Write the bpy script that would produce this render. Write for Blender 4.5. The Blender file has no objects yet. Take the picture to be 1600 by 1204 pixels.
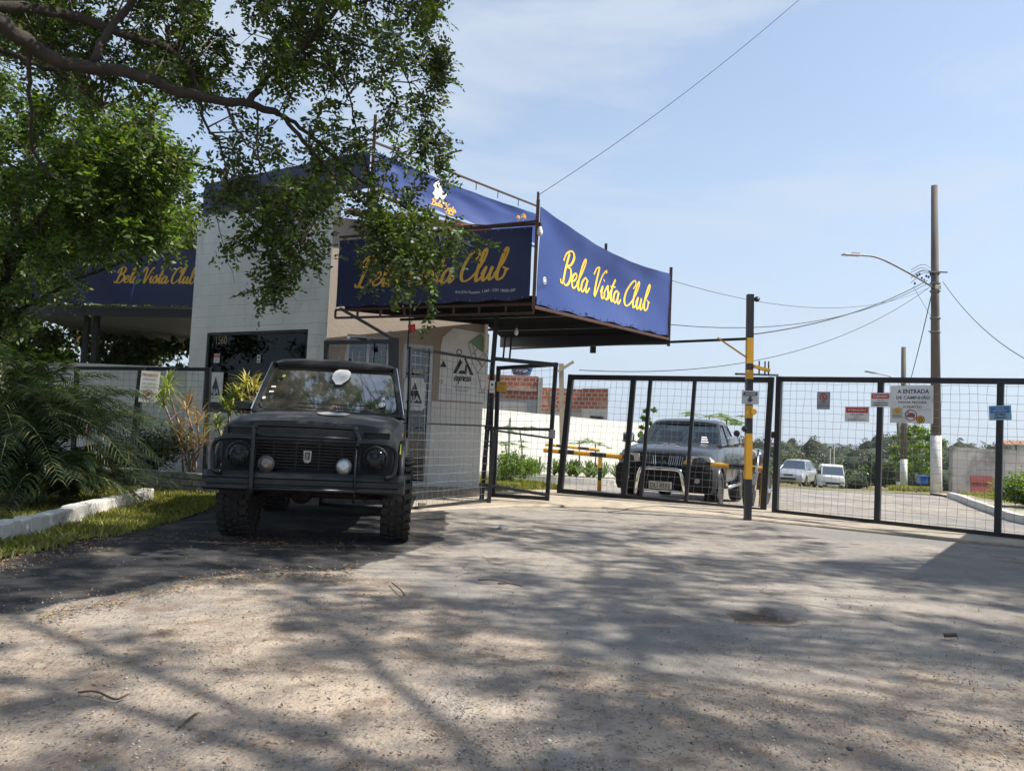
import bpy, bmesh, math, random
import numpy as np
from mathutils import Vector, Matrix
R = math.radians
rng = np.random.default_rng(7)
random.seed(7)
scene = bpy.context.scene
COL = scene.collection

# ------------------------------------------------------------ camera
F = 1200.0                     # focal length in photo pixels (1600 wide)
CAMH = 1.08
PITCH = math.atan(0.0583); ROLL = math.atan(0.045)
_f = Vector((0, math.cos(PITCH), math.sin(PITCH)))
_u0 = Vector((0, -math.sin(PITCH), math.cos(PITCH)))
_r0 = Vector((1, 0, 0))
_u = _u0*math.cos(ROLL) - _r0*math.sin(ROLL)
_r = _r0*math.cos(ROLL) + _u0*math.sin(ROLL)
cam_d = bpy.data.cameras.new('camera'); cam = bpy.data.objects.new('camera', cam_d); COL.objects.link(cam)
cam_d.sensor_width = 36; cam_d.lens = 36*F/1600; cam_d.clip_end = 5000; cam_d.clip_start = 0.05
M = Matrix((( _r.x, _u.x, -_f.x, 0), (_r.y, _u.y, -_f.y, 0), (_r.z, _u.z, -_f.z, CAMH), (0, 0, 0, 1)))
cam.matrix_world = M
scene.camera = cam

# ------------------------------------------------------------ light
SUN_EL = R(50); SUN_AZ = R(98)           # azimuth from +Y (view direction) clockwise to +X
sdir = Vector((math.sin(SUN_AZ)*math.cos(SUN_EL), math.cos(SUN_AZ)*math.cos(SUN_EL), math.sin(SUN_EL)))
sl = bpy.data.lights.new('sun', 'SUN'); sl.energy = 5.0; sl.angle = R(0.53); sl.color = (1.0, 0.95, 0.86)
so = bpy.data.objects.new('sun', sl); COL.objects.link(so)
so.rotation_euler = (-sdir).to_track_quat('-Z', 'Y').to_euler()
w = bpy.data.worlds.new('World'); scene.world = w; w.use_nodes = True
nt = w.node_tree; nt.nodes.clear()
def wn(t, **k):
    n = nt.nodes.new(t)
    for a, b in k.items(): setattr(n, a, b)
    return n
sky = wn('ShaderNodeTexSky', sky_type='NISHITA'); sky.sun_disc = False
sky.sun_elevation = SUN_EL; sky.sun_rotation = SUN_AZ; sky.air_density = 1.0; sky.dust_density = 0.7; sky.ozone_density = .8
bg = wn('ShaderNodeBackground'); bg.inputs[1].default_value = 0.118
out = wn('ShaderNodeOutputWorld')
tc = wn('ShaderNodeTexCoord')
mp = wn('ShaderNodeMapping'); mp.inputs['Scale'].default_value = (1.0, 1.3, 4.2); mp.inputs['Rotation'].default_value = (0.0, R(-24), 0.3)
nt.links.new(tc.outputs['Generated'], mp.inputs[0])
nz = wn('ShaderNodeTexNoise'); nz.inputs['Scale'].default_value = 2.1; nz.inputs['Detail'].default_value = 9; nz.inputs['Roughness'].default_value = 0.58; nz.inputs['Distortion'].default_value = 0.9
nt.links.new(mp.outputs[0], nz.inputs['Vector'])
cr = wn('ShaderNodeMapRange'); cr.inputs[1].default_value = 0.46; cr.inputs[2].default_value = 0.66; cr.inputs[3].default_value = 0.28; cr.inputs[4].default_value = 0.74
nt.links.new(nz.outputs[0], cr.inputs[0])
mx = wn('ShaderNodeMix', data_type='RGBA'); mx.inputs[7].default_value = (3.35, 3.75, 4.2, 1)
nt.links.new(cr.outputs[0], mx.inputs[0]); nt.links.new(sky.outputs[0], mx.inputs[6])
sp_ = wn('ShaderNodeSeparateXYZ'); nt.links.new(tc.outputs['Generated'], sp_.inputs[0])
hz_ = wn('ShaderNodeMapRange', interpolation_type='SMOOTHSTEP'); hz_.inputs[1].default_value = 0.0; hz_.inputs[2].default_value = 0.42; hz_.inputs[3].default_value = .80; hz_.inputs[4].default_value = 0.0
nt.links.new(sp_.outputs[2], hz_.inputs[0])
mx2 = wn('ShaderNodeMix', data_type='RGBA'); mx2.inputs[7].default_value = (2.6, 3.15, 3.85, 1)
nt.links.new(hz_.outputs[0], mx2.inputs[0]); nt.links.new(mx.outputs[2], mx2.inputs[6])
nt.links.new(mx2.outputs[2], bg.inputs[0]); nt.links.new(bg.outputs[0], out.inputs[0])
scene.view_settings.view_transform = 'Standard'; scene.view_settings.look = 'None'
scene.view_settings.exposure = 0.82; scene.view_settings.gamma = 1.0
try:
    scene.cycles.max_bounces = 7; scene.cycles.diffuse_bounces = 3; scene.cycles.glossy_bounces = 3
    scene.cycles.transparent_max_bounces = 12; scene.cycles.caustics_reflective = False; scene.cycles.caustics_refractive = False
except Exception: pass

# ------------------------------------------------------------ pixel -> world helpers (photo pixels)
CP = Vector((0, 0, CAMH))
def ray(px, py):
    return _f*F + _r*(px-800) - _u*(py-602)
def P(px, py, Y):
    d = ray(px, py); return CP + d*(Y/d.y)
def G(px, py, z=0.0):
    d = ray(px, py); return CP + d*((z-CAMH)/d.z)
def ss(a, b, x):
    t = np.clip((x-a)/(b-a), 0, 1); return t*t*(3-2*t)
def gz(x, y):
    s = (x-.75)*.606 + (y-13.9)*.796
    z = -.22*ss(.7, 2.4, s)
    z = z - .06*ss(16, 26, y)
    yy = np.maximum(y-23, 0)
    z = z - .054*yy + .054*yy*ss(120, 260, y)*.6
    return z
def gzf(x, y): return float(gz(np.float64(x), np.float64(y)))

# ------------------------------------------------------------ objects
def tag(o, label=None, cat=None, group=None, kind=None):
    if label: o['label'] = label
    if cat: o['category'] = cat
    if group: o['group'] = group
    if kind: o['kind'] = kind
    return o
def empty(name, loc=(0, 0, 0), rz=0, label=None, cat=None, group=None):
    o = bpy.data.objects.new(name, None); COL.objects.link(o); o.location = loc; o.rotation_euler = (0, 0, rz)
    o.empty_display_size = .1
    return tag(o, label, cat, group)
def rootloc(p):
    while p.parent: p = p.parent
    return Vector(p.location)
def mk(name, verts, faces, m, parent=None, world=True, smooth=False, mi=None):
    me = bpy.data.meshes.new(name)
    if parent is not None and world:
        l = rootloc(parent); verts = [(v[0]-l.x, v[1]-l.y, v[2]-l.z) for v in verts]
    me.from_pydata([tuple(v) for v in verts], [], faces)
    ms = m if isinstance(m, (list, tuple)) else [m]
    for q in ms: me.materials.append(q)
    if mi: me.polygons.foreach_set('material_index', mi)
    if smooth: me.polygons.foreach_set('use_smooth', [True]*len(me.polygons))
    me.update()
    o = bpy.data.objects.new(name, me); COL.objects.link(o)
    if parent is not None: o.parent = parent
    return o
def mk_np(name, V, FQ, m, parent=None, world=True):
    """fast quad mesh from numpy arrays V (n,3), FQ (k,4)"""
    V = np.asarray(V, dtype=np.float32).copy()
    if parent is not None and world:
        l = rootloc(parent); V -= np.array([l.x, l.y, l.z], dtype=np.float32)
    me = bpy.data.meshes.new(name); n = FQ.shape[1]
    me.vertices.add(len(V)); me.vertices.foreach_set('co', V.ravel())
    me.loops.add(FQ.size); me.loops.foreach_set('vertex_index', FQ.astype(np.int32).ravel())
    me.polygons.add(len(FQ)); me.polygons.foreach_set('loop_start', np.arange(0, FQ.size, n, dtype=np.int32))
    me.polygons.foreach_set('loop_total', np.full(len(FQ), n, dtype=np.int32))
    me.materials.append(m); me.update(calc_edges=True)
    o = bpy.data.objects.new(name, me); COL.objects.link(o)
    if parent is not None: o.parent = parent
    return o

class MB:
    def __init__(s): s.v = []; s.f = []; s.m = []; s.cur = 0
    def add(s, vs, fs):
        n = len(s.v); s.v += [Vector(v) for v in vs]; s.f += [tuple(i+n for i in f) for f in fs]; s.m += [s.cur]*len(fs); return s
    def box(s, c, d, rz=0, rx=0, ry=0):
        mt = Matrix.Translation(Vector(c)) @ Matrix.Rotation(rz, 4, 'Z') @ Matrix.Rotation(rx, 4, 'X') @ Matrix.Rotation(ry, 4, 'Y')
        h = [x/2 for x in d]
        vs = [mt @ Vector((x*h[0], y*h[1], z*h[2])) for x in (-1, 1) for y in (-1, 1) for z in (-1, 1)]
        return s.add(vs, [(0, 1, 3, 2), (4, 6, 7, 5), (0, 4, 5, 1), (2, 3, 7, 6), (0, 2, 6, 4), (1, 5, 7, 3)])
    def bar(s, a, b, w, d=None, up=(0, 0, 1)):
        """square bar from a to b, w across, d along 'up'-ish"""
        a = Vector(a); b = Vector(b); d = d or w; t = (b-a).normalized(); up = Vector(up)
        if abs(t.dot(up)) > .95: up = Vector((0, 1, 0))
        sx = t.cross(up).normalized(); sy = sx.cross(t).normalized()
        vs = [p + sx*(i*w/2) + sy*(j*d/2) for p in (a, b) for i, j in ((-1, -1), (1, -1), (1, 1), (-1, 1))]
        return s.add(vs, [(3, 2, 1, 0), (4, 5, 6, 7), (0, 1, 5, 4), (1, 2, 6, 5), (2, 3, 7, 6), (3, 0, 4, 7)])
    def tube(s, pts, r, n=8, caps=True):
        pts = [Vector(p) for p in pts]; rs = r if isinstance(r, (list, tuple)) else [r]*len(pts)
        base = len(s.v); prev = None; k = len(pts)
        for i, p in enumerate(pts):
            t = (pts[min(i+1, k-1)]-pts[max(i-1, 0)]).normalized()
            if prev is None:
                a = Vector((0, 0, 1)) if abs(t.z) < .9 else Vector((1, 0, 0))
                x = t.cross(a).normalized()
            else:
                x = (prev - t*prev.dot(t)); x = x.normalized() if x.length > 1e-6 else t.orthogonal().normalized()
            prev = x; y = t.cross(x)
            for j in range(n):
                q = 2*math.pi*j/n; s.v.append(p + x*(rs[i]*math.cos(q)) + y*(rs[i]*math.sin(q)))
        for i in range(k-1):
            for j in range(n):
                a = base+i*n+j; b = base+i*n+(j+1) % n
                s.f.append((a, b, b+n, a+n)); s.m.append(s.cur)
        if caps:
            s.f.append(tuple(base+j for j in reversed(range(n)))); s.f.append(tuple(base+(k-1)*n+j for j in range(n))); s.m += [s.cur]*2
        return s
    def lathe(s, prof, c=(0, 0, 0), axis='Z', n=20, mat=None):
        """prof list of (r, h)"""
        base = len(s.v); k = len(prof); c = Vector(c)
        for r, h in prof:
            for j in range(n):
                q = 2*math.pi*j/n; a, b = r*math.cos(q), r*math.sin(q)
                v = Vector((a, b, h)) if axis == 'Z' else (Vector((a, h, b)) if axis == 'Y' else Vector((h, a, b)))
                s.v.append(c + (mat @ v if mat else v))
        for i in range(k-1):
            for j in range(n):
                a = base+i*n+j; b = base+i*n+(j+1) % n
                s.f.append((a, b, b+n, a+n)); s.m.append(s.cur)
        s.f.append(tuple(base+j for j in reversed(range(n)))); s.f.append(tuple(base+(k-1)*n+j for j in range(n))); s.m += [s.cur]*2
        return s
    def quad(s, a, b, c, d): return s.add([a, b, c, d], [(0, 1, 2, 3)])
    def slab(s, pts, nrm, t):
        """polygon pts extruded by thickness t along nrm"""
        n = Vector(nrm).normalized()*t; k = len(pts)
        vs = [Vector(p) for p in pts] + [Vector(p)+n for p in pts]
        fs = [tuple(range(k)), tuple(range(2*k-1, k-1, -1))] + [(i, (i+1) % k, k+(i+1) % k, k+i) for i in range(k)]
        return s.add(vs, fs)
    def build(s, name, m, parent=None, world=True, smooth=False, bevel=0, sub=0, fix=True):
        o = mk(name, s.v, s.f, m, parent, world, smooth, s.m if isinstance(m, (list, tuple)) else None)
        if fix:
            bm = bmesh.new(); bm.from_mesh(o.data); bmesh.ops.recalc_face_normals(bm, faces=bm.faces); bm.to_mesh(o.data); bm.free()
        if bevel:
            b = o.modifiers.new('bevel', 'BEVEL'); b.width = bevel; b.segments = 2; b.limit_method = 'ANGLE'
        if sub:
            b = o.modifiers.new('sub', 'SUBSURF'); b.levels = sub; b.render_levels = sub
        return o
def smooth_angle(o, a=40):
    me = o.data
    me.polygons.foreach_set('use_smooth', [True]*len(me.polygons))
    bm = bmesh.new(); bm.from_mesh(me)
    for e in bm.edges:
        if len(e.link_faces) == 2 and e.calc_face_angle(0) > R(a): e.smooth = False
    bm.to_mesh(me); bm.free(); return o
def catmull(pts, n=6):
    pts = [Vector(p) for p in pts]; out = []
    if len(pts) < 3: 
        return [pts[0].lerp(pts[-1], i/n) for i in range(n+1)]
    q = [2*pts[0]-pts[1]] + pts + [2*pts[-1]-pts[-2]]
    for i in range(1, len(q)-2):
        for k in range(n):
            t = k/n; a, b, c, d = q[i-1], q[i], q[i+1], q[i+2]
            out.append(.5*((2*b)+(c-a)*t+(2*a-5*b+4*c-d)*t*t+(3*b-a-3*c+d)*t**3))
    out.append(pts[-1]); return out

# ------------------------------------------------------------ materials
MATS = {}
def mat(name, col, rough=.6, metal=0, spec=.5, var=None, vscale=3.0, bump=0, bscale=40, dirt=None, dscale=1.2, coat=0, stretch=None, damt=(.5, .7)):
    """procedural: base colour, fine variation towards var, larger patches of dirt colour, bump"""
    if name in MATS: return MATS[name]
    m = bpy.data.materials.new(name); MATS[name] = m; m.use_nodes = True
    n = m.node_tree.nodes; l = m.node_tree.links; b = n['Principled BSDF']
    b.inputs['Roughness'].default_value = rough; b.inputs['Metallic'].default_value = metal
    b.inputs['Specular IOR Level'].default_value = spec
    if coat: b.inputs['Coat Weight'].default_value = coat; b.inputs['Coat Roughness'].default_value = .08
    t = n.new('ShaderNodeTexCoord'); vec = t.outputs['Object']
    if stretch:
        mpn = n.new('ShaderNodeMapping'); mpn.inputs['Scale'].default_value = stretch; l.new(vec, mpn.inputs[0]); vec = mpn.outputs[0]
    c = tuple(col)+(1,)
    if var is None: var = tuple(x*.82 for x in col)
    nz = n.new('ShaderNodeTexNoise'); nz.inputs['Scale'].default_value = vscale; nz.inputs['Detail'].default_value = 8; nz.inputs['Roughness'].default_value = .6
    l.new(vec, nz.inputs['Vector'])
    mr = n.new('ShaderNodeMapRange'); mr.inputs[1].default_value = .35; mr.inputs[2].default_value = .68; l.new(nz.outputs[0], mr.inputs[0])
    mx = n.new('ShaderNodeMix'); mx.data_type = 'RGBA'; mx.inputs[6].default_value = c; mx.inputs[7].default_value = tuple(var)+(1,)
    l.new(mr.outputs[0], mx.inputs[0]); colout = mx.outputs[2]
    if dirt:
        n2 = n.new('ShaderNodeTexNoise'); n2.inputs['Scale'].default_value = dscale; n2.inputs['Detail'].default_value = 10; n2.inputs['Roughness'].default_value = .65
        l.new(vec, n2.inputs['Vector'])
        r2 = n.new('ShaderNodeMapRange'); r2.inputs[1].default_value = damt[0]; r2.inputs[2].default_value = damt[1]; l.new(n2.outputs[0], r2.inputs[0])
        m2 = n.new('ShaderNodeMix'); m2.data_type = 'RGBA'; m2.inputs[7].default_value = tuple(dirt)+(1,)
        l.new(r2.outputs[0], m2.inputs[0]); l.new(colout, m2.inputs[6]); colout = m2.outputs[2]
    l.new(colout, b.inputs['Base Color'])
    if bump:
        n3 = n.new('ShaderNodeTexNoise'); n3.inputs['Scale'].default_value = bscale; n3.inputs['Detail'].default_value = 5; l.new(t.outputs['Object'], n3.inputs['Vector'])
        bp = n.new('ShaderNodeBump'); bp.inputs['Strength'].default_value = min(bump, 1); bp.inputs['Distance'].default_value = .01; l.new(n3.outputs[0], bp.inputs['Height']); l.new(bp.outputs[0], b.inputs['Normal'])
    return m
def dust(m, col=(.10, .09, .078), amt=.55, lo=.55, hi=.95):
    """settled dust on the faces that look up, and a light film elsewhere"""
    n = m.node_tree.nodes; l = m.node_tree.links; b = n['Principled BSDF']; src = b.inputs['Base Color'].links[0].from_socket
    g = n.new('ShaderNodeTexCoord'); s = n.new('ShaderNodeSeparateXYZ'); ge = n.new('ShaderNodeNewGeometry'); l.new(ge.outputs['Normal'], s.inputs[0])
    r = n.new('ShaderNodeMapRange'); r.inputs[1].default_value = lo; r.inputs[2].default_value = hi; r.inputs[3].default_value = .05; l.new(s.outputs[2], r.inputs[0])
    z = n.new('ShaderNodeTexNoise'); z.inputs['Scale'].default_value = 4; z.inputs['Detail'].default_value = 9; z.inputs['Roughness'].default_value = .65; l.new(g.outputs['Object'], z.inputs['Vector'])
    q = n.new('ShaderNodeMapRange'); q.inputs[1].default_value = .3; q.inputs[2].default_value = .7; q.inputs[3].default_value = .25; l.new(z.outputs[0], q.inputs[0])
    k = n.new('ShaderNodeMath'); k.operation = 'MULTIPLY'; l.new(r.outputs[0], k.inputs[0]); l.new(q.outputs[0], k.inputs[1]); k2 = n.new('ShaderNodeMath'); k2.operation = 'MULTIPLY'; k2.inputs[1].default_value = amt; l.new(k.outputs[0], k2.inputs[0])
    x = n.new('ShaderNodeMix'); x.data_type = 'RGBA'; x.inputs[7].default_value = tuple(col)+(1,); l.new(k2.outputs[0], x.inputs[0]); l.new(src, x.inputs[6]); l.new(x.outputs[2], b.inputs['Base Color'])
def dusty_glass(m, col=(.34, .31, .27), amt=.22):
    n = m.node_tree.nodes; l = m.node_tree.links; o = n['Material Output']; src = o.inputs[0].links[0].from_socket; d = n.new('ShaderNodeBsdfDiffuse'); d.inputs[0].default_value = tuple(col)+(1,)
    g = n.new('ShaderNodeTexCoord'); z = n.new('ShaderNodeTexNoise'); z.inputs['Scale'].default_value = 3; z.inputs['Detail'].default_value = 9; l.new(g.outputs['Object'], z.inputs['Vector']); q = n.new('ShaderNodeMapRange'); q.inputs[1].default_value = .35; q.inputs[2].default_value = .7; q.inputs[3].default_value = amt*.4; q.inputs[4].default_value = amt*1.5; l.new(z.outputs[0], q.inputs[0])
    x = n.new('ShaderNodeMixShader'); l.new(q.outputs[0], x.inputs[0]); l.new(src, x.inputs[1]); l.new(d.outputs[0], x.inputs[2]); l.new(x.outputs[0], o.inputs[0])
def blockmat(name, col, ang, bw=.39, bh=.19):
    m = mat(name, col, .85, var=tuple(c*.86 for c in col), vscale=2.5, dirt=tuple(c*.55 for c in col), dscale=1.4, damt=(.56, .82), stretch=(1, 1, .45))
    n = m.node_tree.nodes; l = m.node_tree.links; b = n['Principled BSDF']; t = n.new('ShaderNodeTexCoord'); s = n.new('ShaderNodeSeparateXYZ'); l.new(t.outputs['Object'], s.inputs[0])
    a = n.new('ShaderNodeMath'); a.operation = 'MULTIPLY'; a.inputs[1].default_value = math.cos(ang); l.new(s.outputs[0], a.inputs[0]); c = n.new('ShaderNodeMath'); c.operation = 'MULTIPLY_ADD'; c.inputs[1].default_value = math.sin(ang); l.new(s.outputs[1], c.inputs[0]); l.new(a.outputs[0], c.inputs[2])
    k = n.new('ShaderNodeCombineXYZ'); l.new(c.outputs[0], k.inputs[0]); l.new(s.outputs[2], k.inputs[1])
    w_ = n.new('ShaderNodeTexNoise'); w_.inputs['Scale'].default_value = 6; l.new(k.outputs[0], w_.inputs['Vector']); wm = n.new('ShaderNodeVectorMath'); wm.operation = 'MULTIPLY_ADD'; wm.inputs[1].default_value = (.03, .03, .03); l.new(w_.outputs['Color'], wm.inputs[0]); l.new(k.outputs[0], wm.inputs[2])
    br = n.new('ShaderNodeTexBrick'); br.inputs['Scale'].default_value = 1; br.inputs['Brick Width'].default_value = bw; br.inputs['Row Height'].default_value = bh; br.inputs['Mortar Size'].default_value = .012; br.inputs['Mortar Smooth'].default_value = .6; l.new(wm.outputs[0], br.inputs['Vector'])
    nz = n.new('ShaderNodeTexNoise'); nz.inputs['Scale'].default_value = 22; nz.inputs['Detail'].default_value = 7; l.new(t.outputs['Object'], nz.inputs['Vector'])
    ad = n.new('ShaderNodeMath'); ad.operation = 'MULTIPLY_ADD'; ad.inputs[1].default_value = -.8; l.new(br.outputs['Fac'], ad.inputs[0]); l.new(nz.outputs[0], ad.inputs[2])
    bp = n.new('ShaderNodeBump'); bp.inputs['Strength'].default_value = .7; bp.inputs['Distance'].default_value = .012; l.new(ad.outputs[0], bp.inputs['Height']); l.new(bp.outputs[0], b.inputs['Normal'])
    return m
def leafmat(name, c1, c2, c3=None, trans=.35, rough=.45):
    if name in MATS: return MATS[name]
    m = bpy.data.materials.new(name); MATS[name] = m; m.use_nodes = True
    n = m.node_tree.nodes; l = m.node_tree.links; b = n['Principled BSDF']; o = n['Material Output']
    g = n.new('ShaderNodeNewGeometry'); cr = n.new('ShaderNodeValToRGB'); cr.color_ramp.elements[0].color = tuple(c1)+(1,); cr.color_ramp.elements[1].color = tuple(c2)+(1,)
    cr.color_ramp.elements[1].position = .93 if c3 else 1
    if c3:
        e = cr.color_ramp.elements.new(.985); e.color = tuple(c3)+(1,)
    l.new(g.outputs['Random Per Island'], cr.inputs[0]); l.new(cr.outputs[0], b.inputs['Base Color'])
    b.inputs['Roughness'].default_value = rough; b.inputs['Specular IOR Level'].default_value = .35
    tr = n.new('ShaderNodeBsdfTranslucent'); mu = n.new('ShaderNodeMix'); mu.data_type = 'RGBA'; mu.blend_type = 'MULTIPLY'; mu.inputs[0].default_value = 1
    mu.inputs[7].default_value = (2.1, 2.3, .7, 1); l.new(cr.outputs[0], mu.inputs[6]); l.new(mu.outputs[2], tr.inputs[0])
    ms = n.new('ShaderNodeMixShader'); ms.inputs[0].default_value = trans; l.new(b.outputs[0], ms.inputs[1]); l.new(tr.outputs[0], ms.inputs[2]); l.new(ms.outputs[0], o.inputs[0])
    return m
def glassmat(name, tint=(.35, .4, .42), refl=.35, rough=.02, fres=.7):
    if name in MATS: return MATS[name]
    m = bpy.data.materials.new(name); MATS[name] = m; m.use_nodes = True
    n = m.node_tree.nodes; l = m.node_tree.links; n.remove(n['Principled BSDF']); o = n['Material Output']
    t = n.new('ShaderNodeBsdfTransparent'); t.inputs[0].default_value = tuple(tint)+(1,)
    g = n.new('ShaderNodeBsdfGlossy'); g.inputs['Roughness'].default_value = rough; g.inputs[0].default_value = (.9, .95, 1, 1)
    fr = n.new('ShaderNodeLayerWeight'); fr.inputs[0].default_value = .3
    a = n.new('ShaderNodeMath'); a.operation = 'MULTIPLY_ADD'; a.inputs[1].default_value = fres; a.inputs[2].default_value = refl; l.new(fr.outputs['Fresnel'], a.inputs[0])
    ms = n.new('ShaderNodeMixShader'); l.new(a.outputs[0], ms.inputs[0]); l.new(t.outputs[0], ms.inputs[1]); l.new(g.outputs[0], ms.inputs[2]); l.new(ms.outputs[0], o.inputs[0])
    return m
blk = mat('black_paint_steel', (.009, .010, .014), .5, var=(.014, .015, .019), vscale=6, dirt=(.04, .03, .025), dscale=5, damt=(.62, .8))
rust = mat('rusty_steel', (.075, .03, .02), .8, var=(.03, .018, .016), vscale=15, bump=.3)
galv = mat('galvanised_wire', (.20, .21, .22), .55, metal=.2, var=(.12, .12, .12))
wht = mat('white_paint', (.72, .72, .70), .6)
signw = mat('sign_white', (.76, .77, .76), .45, dirt=(.45, .42, .38), dscale=6, damt=(.55, .8))
red = mat('sign_red', (.5, .04, .03), .5)
dk = mat('lettering_black', (.02, .02, .025), .5)
navy = mat('lettering_navy', (.02, .04, .18), .5)
yel = mat('yellow_paint', (.72, .38, .015), .5, var=(.6, .3, .02), dirt=(.12, .09, .05), dscale=9, damt=(.6, .72))
gold = mat('gold_print', (.75, .43, .05), .55)
chrome = mat('chrome', (.75, .76, .78), .12, metal=1)
rubber = mat('tyre_rubber', (.018, .017, .016), .85, var=(.036, .031, .026), vscale=10)
plast = mat('black_plastic', (.015, .015, .017), .5)

# ------------------------------------------------------------ lettering
def text_verts(txt, width=None, height=None, spacing=1.0, bold=0.0, shear=0):
    cu = bpy.data.curves.new('t', 'FONT'); cu.body = txt; cu.size = 1; cu.align_x = 'CENTER'; cu.align_y = 'CENTER'; cu.space_character = spacing; cu.offset = bold; cu.shear = shear
    cu.resolution_u = 3
    ob = bpy.data.objects.new('t', cu); COL.objects.link(ob)
    dg = bpy.context.evaluated_depsgraph_get(); dg.update()
    me = bpy.data.meshes.new_from_object(ob.evaluated_get(dg))
    vs = [v.co.copy() for v in me.vertices]; fs = [tuple(p.vertices) for p in me.polygons]
    bpy.data.objects.remove(ob); bpy.data.curves.remove(cu); bpy.data.meshes.remove(me)
    xs = [v.x for v in vs]; ys = [v.y for v in vs]
    cx, cy = (min(xs)+max(xs))/2, (min(ys)+max(ys))/2; W = max(xs)-min(xs); H = max(ys)-min(ys)
    k = height/H if height else width/W
    kx = width/W if width else k
    return [((v.x-cx)*kx, (v.y-cy)*k) for v in vs], fs
GL = {
 'B': (1.4, [[(.42, 2.1), (.36, 1.1), (.24, .15), (-.05, .02), (-.2, .25)], [(-.15, 1.45), (.05, 2.0), (.65, 2.32), (1.12, 2.0), (.95, 1.45), (.5, 1.2), (1.05, 1.15), (1.28, .65), (1.0, .1), (.55, -.05), (.2, .2)]]),
 'e': (.82, [[(0, .4), (.45, .55), (.66, .85), (.5, 1.06), (.2, .85), (.12, .4), (.35, .02), (.72, .15), (.95, .45)]]),
 'l': (.68, [[(0, .4), (.45, 1.2), (.6, 2.0), (.45, 2.28), (.28, 1.9), (.25, .6), (.4, .03), (.66, .18), (.85, .45)]]),
 'a': (1.1, [[(.74, .88), (.45, 1.04), (.14, .72), (.1, .22), (.35, .0), (.62, .3), (.78, .9)], [(.78, .98), (.74, .35), (.9, .02), (1.1, .18), (1.25, .45)]]),
 'V': (1.25, [[(-.2, 1.55), (-.02, 2.08), (.28, 2.2), (.4, 1.8), (.38, .9), (.46, .0), (.8, .7), (1.12, 1.7), (1.38, 2.2), (1.6, 2.05)]]),
 'i': (.62, [[(0, .45), (.25, .98), (.22, .35), (.38, .02), (.6, .18), (.78, .45)], [(.3, 1.42), (.33, 1.5)]]),
 's': (.8, [[(-.05, .4), (.38, 1.12), (.46, .95), (.66, .42), (.42, .0), (.1, .12)], [(.42, .0), (.78, .18), (.95, .45)]]),
 't': (.68, [[(0, .45), (.32, 1.15), (.42, 1.85), (.28, .7), (.4, .03), (.62, .15), (.8, .45)], [(.02, 1.2), (.78, 1.28)]]),
 'C': (1.2, [[(1.0, 1.55), (1.2, 1.95), (.95, 2.25), (.5, 2.0), (.15, 1.2), (.14, .4), (.48, .0), (.92, .15), (1.25, .5)]]),
 'u': (1.1, [[(0, .45), (.22, .98), (.18, .35), (.36, .0), (.62, .3), (.78, .98)], [(.78, .98), (.74, .35), (.9, .02), (1.1, .18), (1.25, .45)]]),
 'b': (1.0, [[(0, .4), (.45, 1.2), (.6, 2.0), (.45, 2.28), (.3, 1.9), (.24, .5), (.5, .0), (.86, .28), (.84, .78), (.55, .92)], [(.84, .78), (.95, .7), (1.1, .8)]]),
 'x': (.9, [[(0, .8), (.2, 1.0), (.35, .8), (.5, .2), (.75, .05), (.95, .4)], [(.8, 1.0), (.1, .0)]]),
 'p': (.95, [[(0, .45), (.25, 1.0), (.15, -.9)], [(.22, .8), (.5, 1.05), (.75, .7), (.55, .1), (.3, .1), (.9, .4)]]),
 'r': (.75, [[(0, .45), (.25, 1.15), (.35, .95), (.6, .95), (.5, .3), (.7, .05), (.9, .4)]]),
 ' ': (.55, [])}
def script_word(txt, width, height, thick=.2, thin=.07, slant=.32):
    """cursive lettering as flat ribbons, centred; returns 2D verts, faces"""
    vs = []; fs = []; x0 = 0
    for ch in txt:
        adv, strokes = GL[ch]
        for st in strokes:
            p = catmull([(x0+a+b*slant, b, 0) for a, b in st], 7)
            n0 = len(vs); k = len(p)
            for i, q in enumerate(p):
                t = (p[min(i+1, k-1)]-p[max(i-1, 0)]); 
                if t.length < 1e-6: t = Vector((0, 1, 0))
                t.normalize(); wd = thin + (thick-thin)*abs(t.y)**1.5*(1.0 if t.y < 0 else .45)
                if len(st) == 2 and ch == 'i': wd = .13
                nn = Vector((-t.y, t.x, 0))*wd
                vs += [(q.x+nn.x, q.y+nn.y), (q.x-nn.x, q.y-nn.y)]
            fs += [(n0+2*i, n0+2*i+1, n0+2*i+3, n0+2*i+2) for i in range(k-1)]
        x0 += adv
    xs = [v[0] for v in vs]; ys = [v[1] for v in vs]
    cx, cy = (min(xs)+max(xs))/2, (min(ys)+max(ys))/2; kx = width/(max(xs)-min(xs)); ky = height/(max(ys)-min(ys))
    return [((a-cx)*kx, (b-cy)*ky) for a, b in vs], fs
def place2d(v2, org, xa, ya, nrm, off=.004):
    org = Vector(org); xa = Vector(xa); ya = Vector(ya); nn = Vector(nrm)*off
    return [org + xa*a + ya*b + nn*(1+.25*(i % 7 == 0)*0) for i, (a, b) in enumerate(v2)]
def tri2d(*pts): return [tuple(p) for p in pts], [tuple(range(len(pts)))]
def circ2d(cx, cy, r, n=24, r2=None):
    if r2 is None: return [(cx+r*math.cos(2*math.pi*i/n), cy+r*math.sin(2*math.pi*i/n)) for i in range(n)], [tuple(range(n))]
    v = [(cx+q*math.cos(2*math.pi*i/n), cy+q*math.sin(2*math.pi*i/n)) for i in range(n) for q in (r, r2)]
    return v, [(2*i, 2*i+1, (2*i+3) % (2*n), (2*i+2) % (2*n)) for i in range(n)]
def rect2d(cx, cy, w_, h_): return [(cx-w_/2, cy-h_/2), (cx+w_/2, cy-h_/2), (cx+w_/2, cy+h_/2), (cx-w_/2, cy+h_/2)], [(0, 1, 2, 3)]
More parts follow.
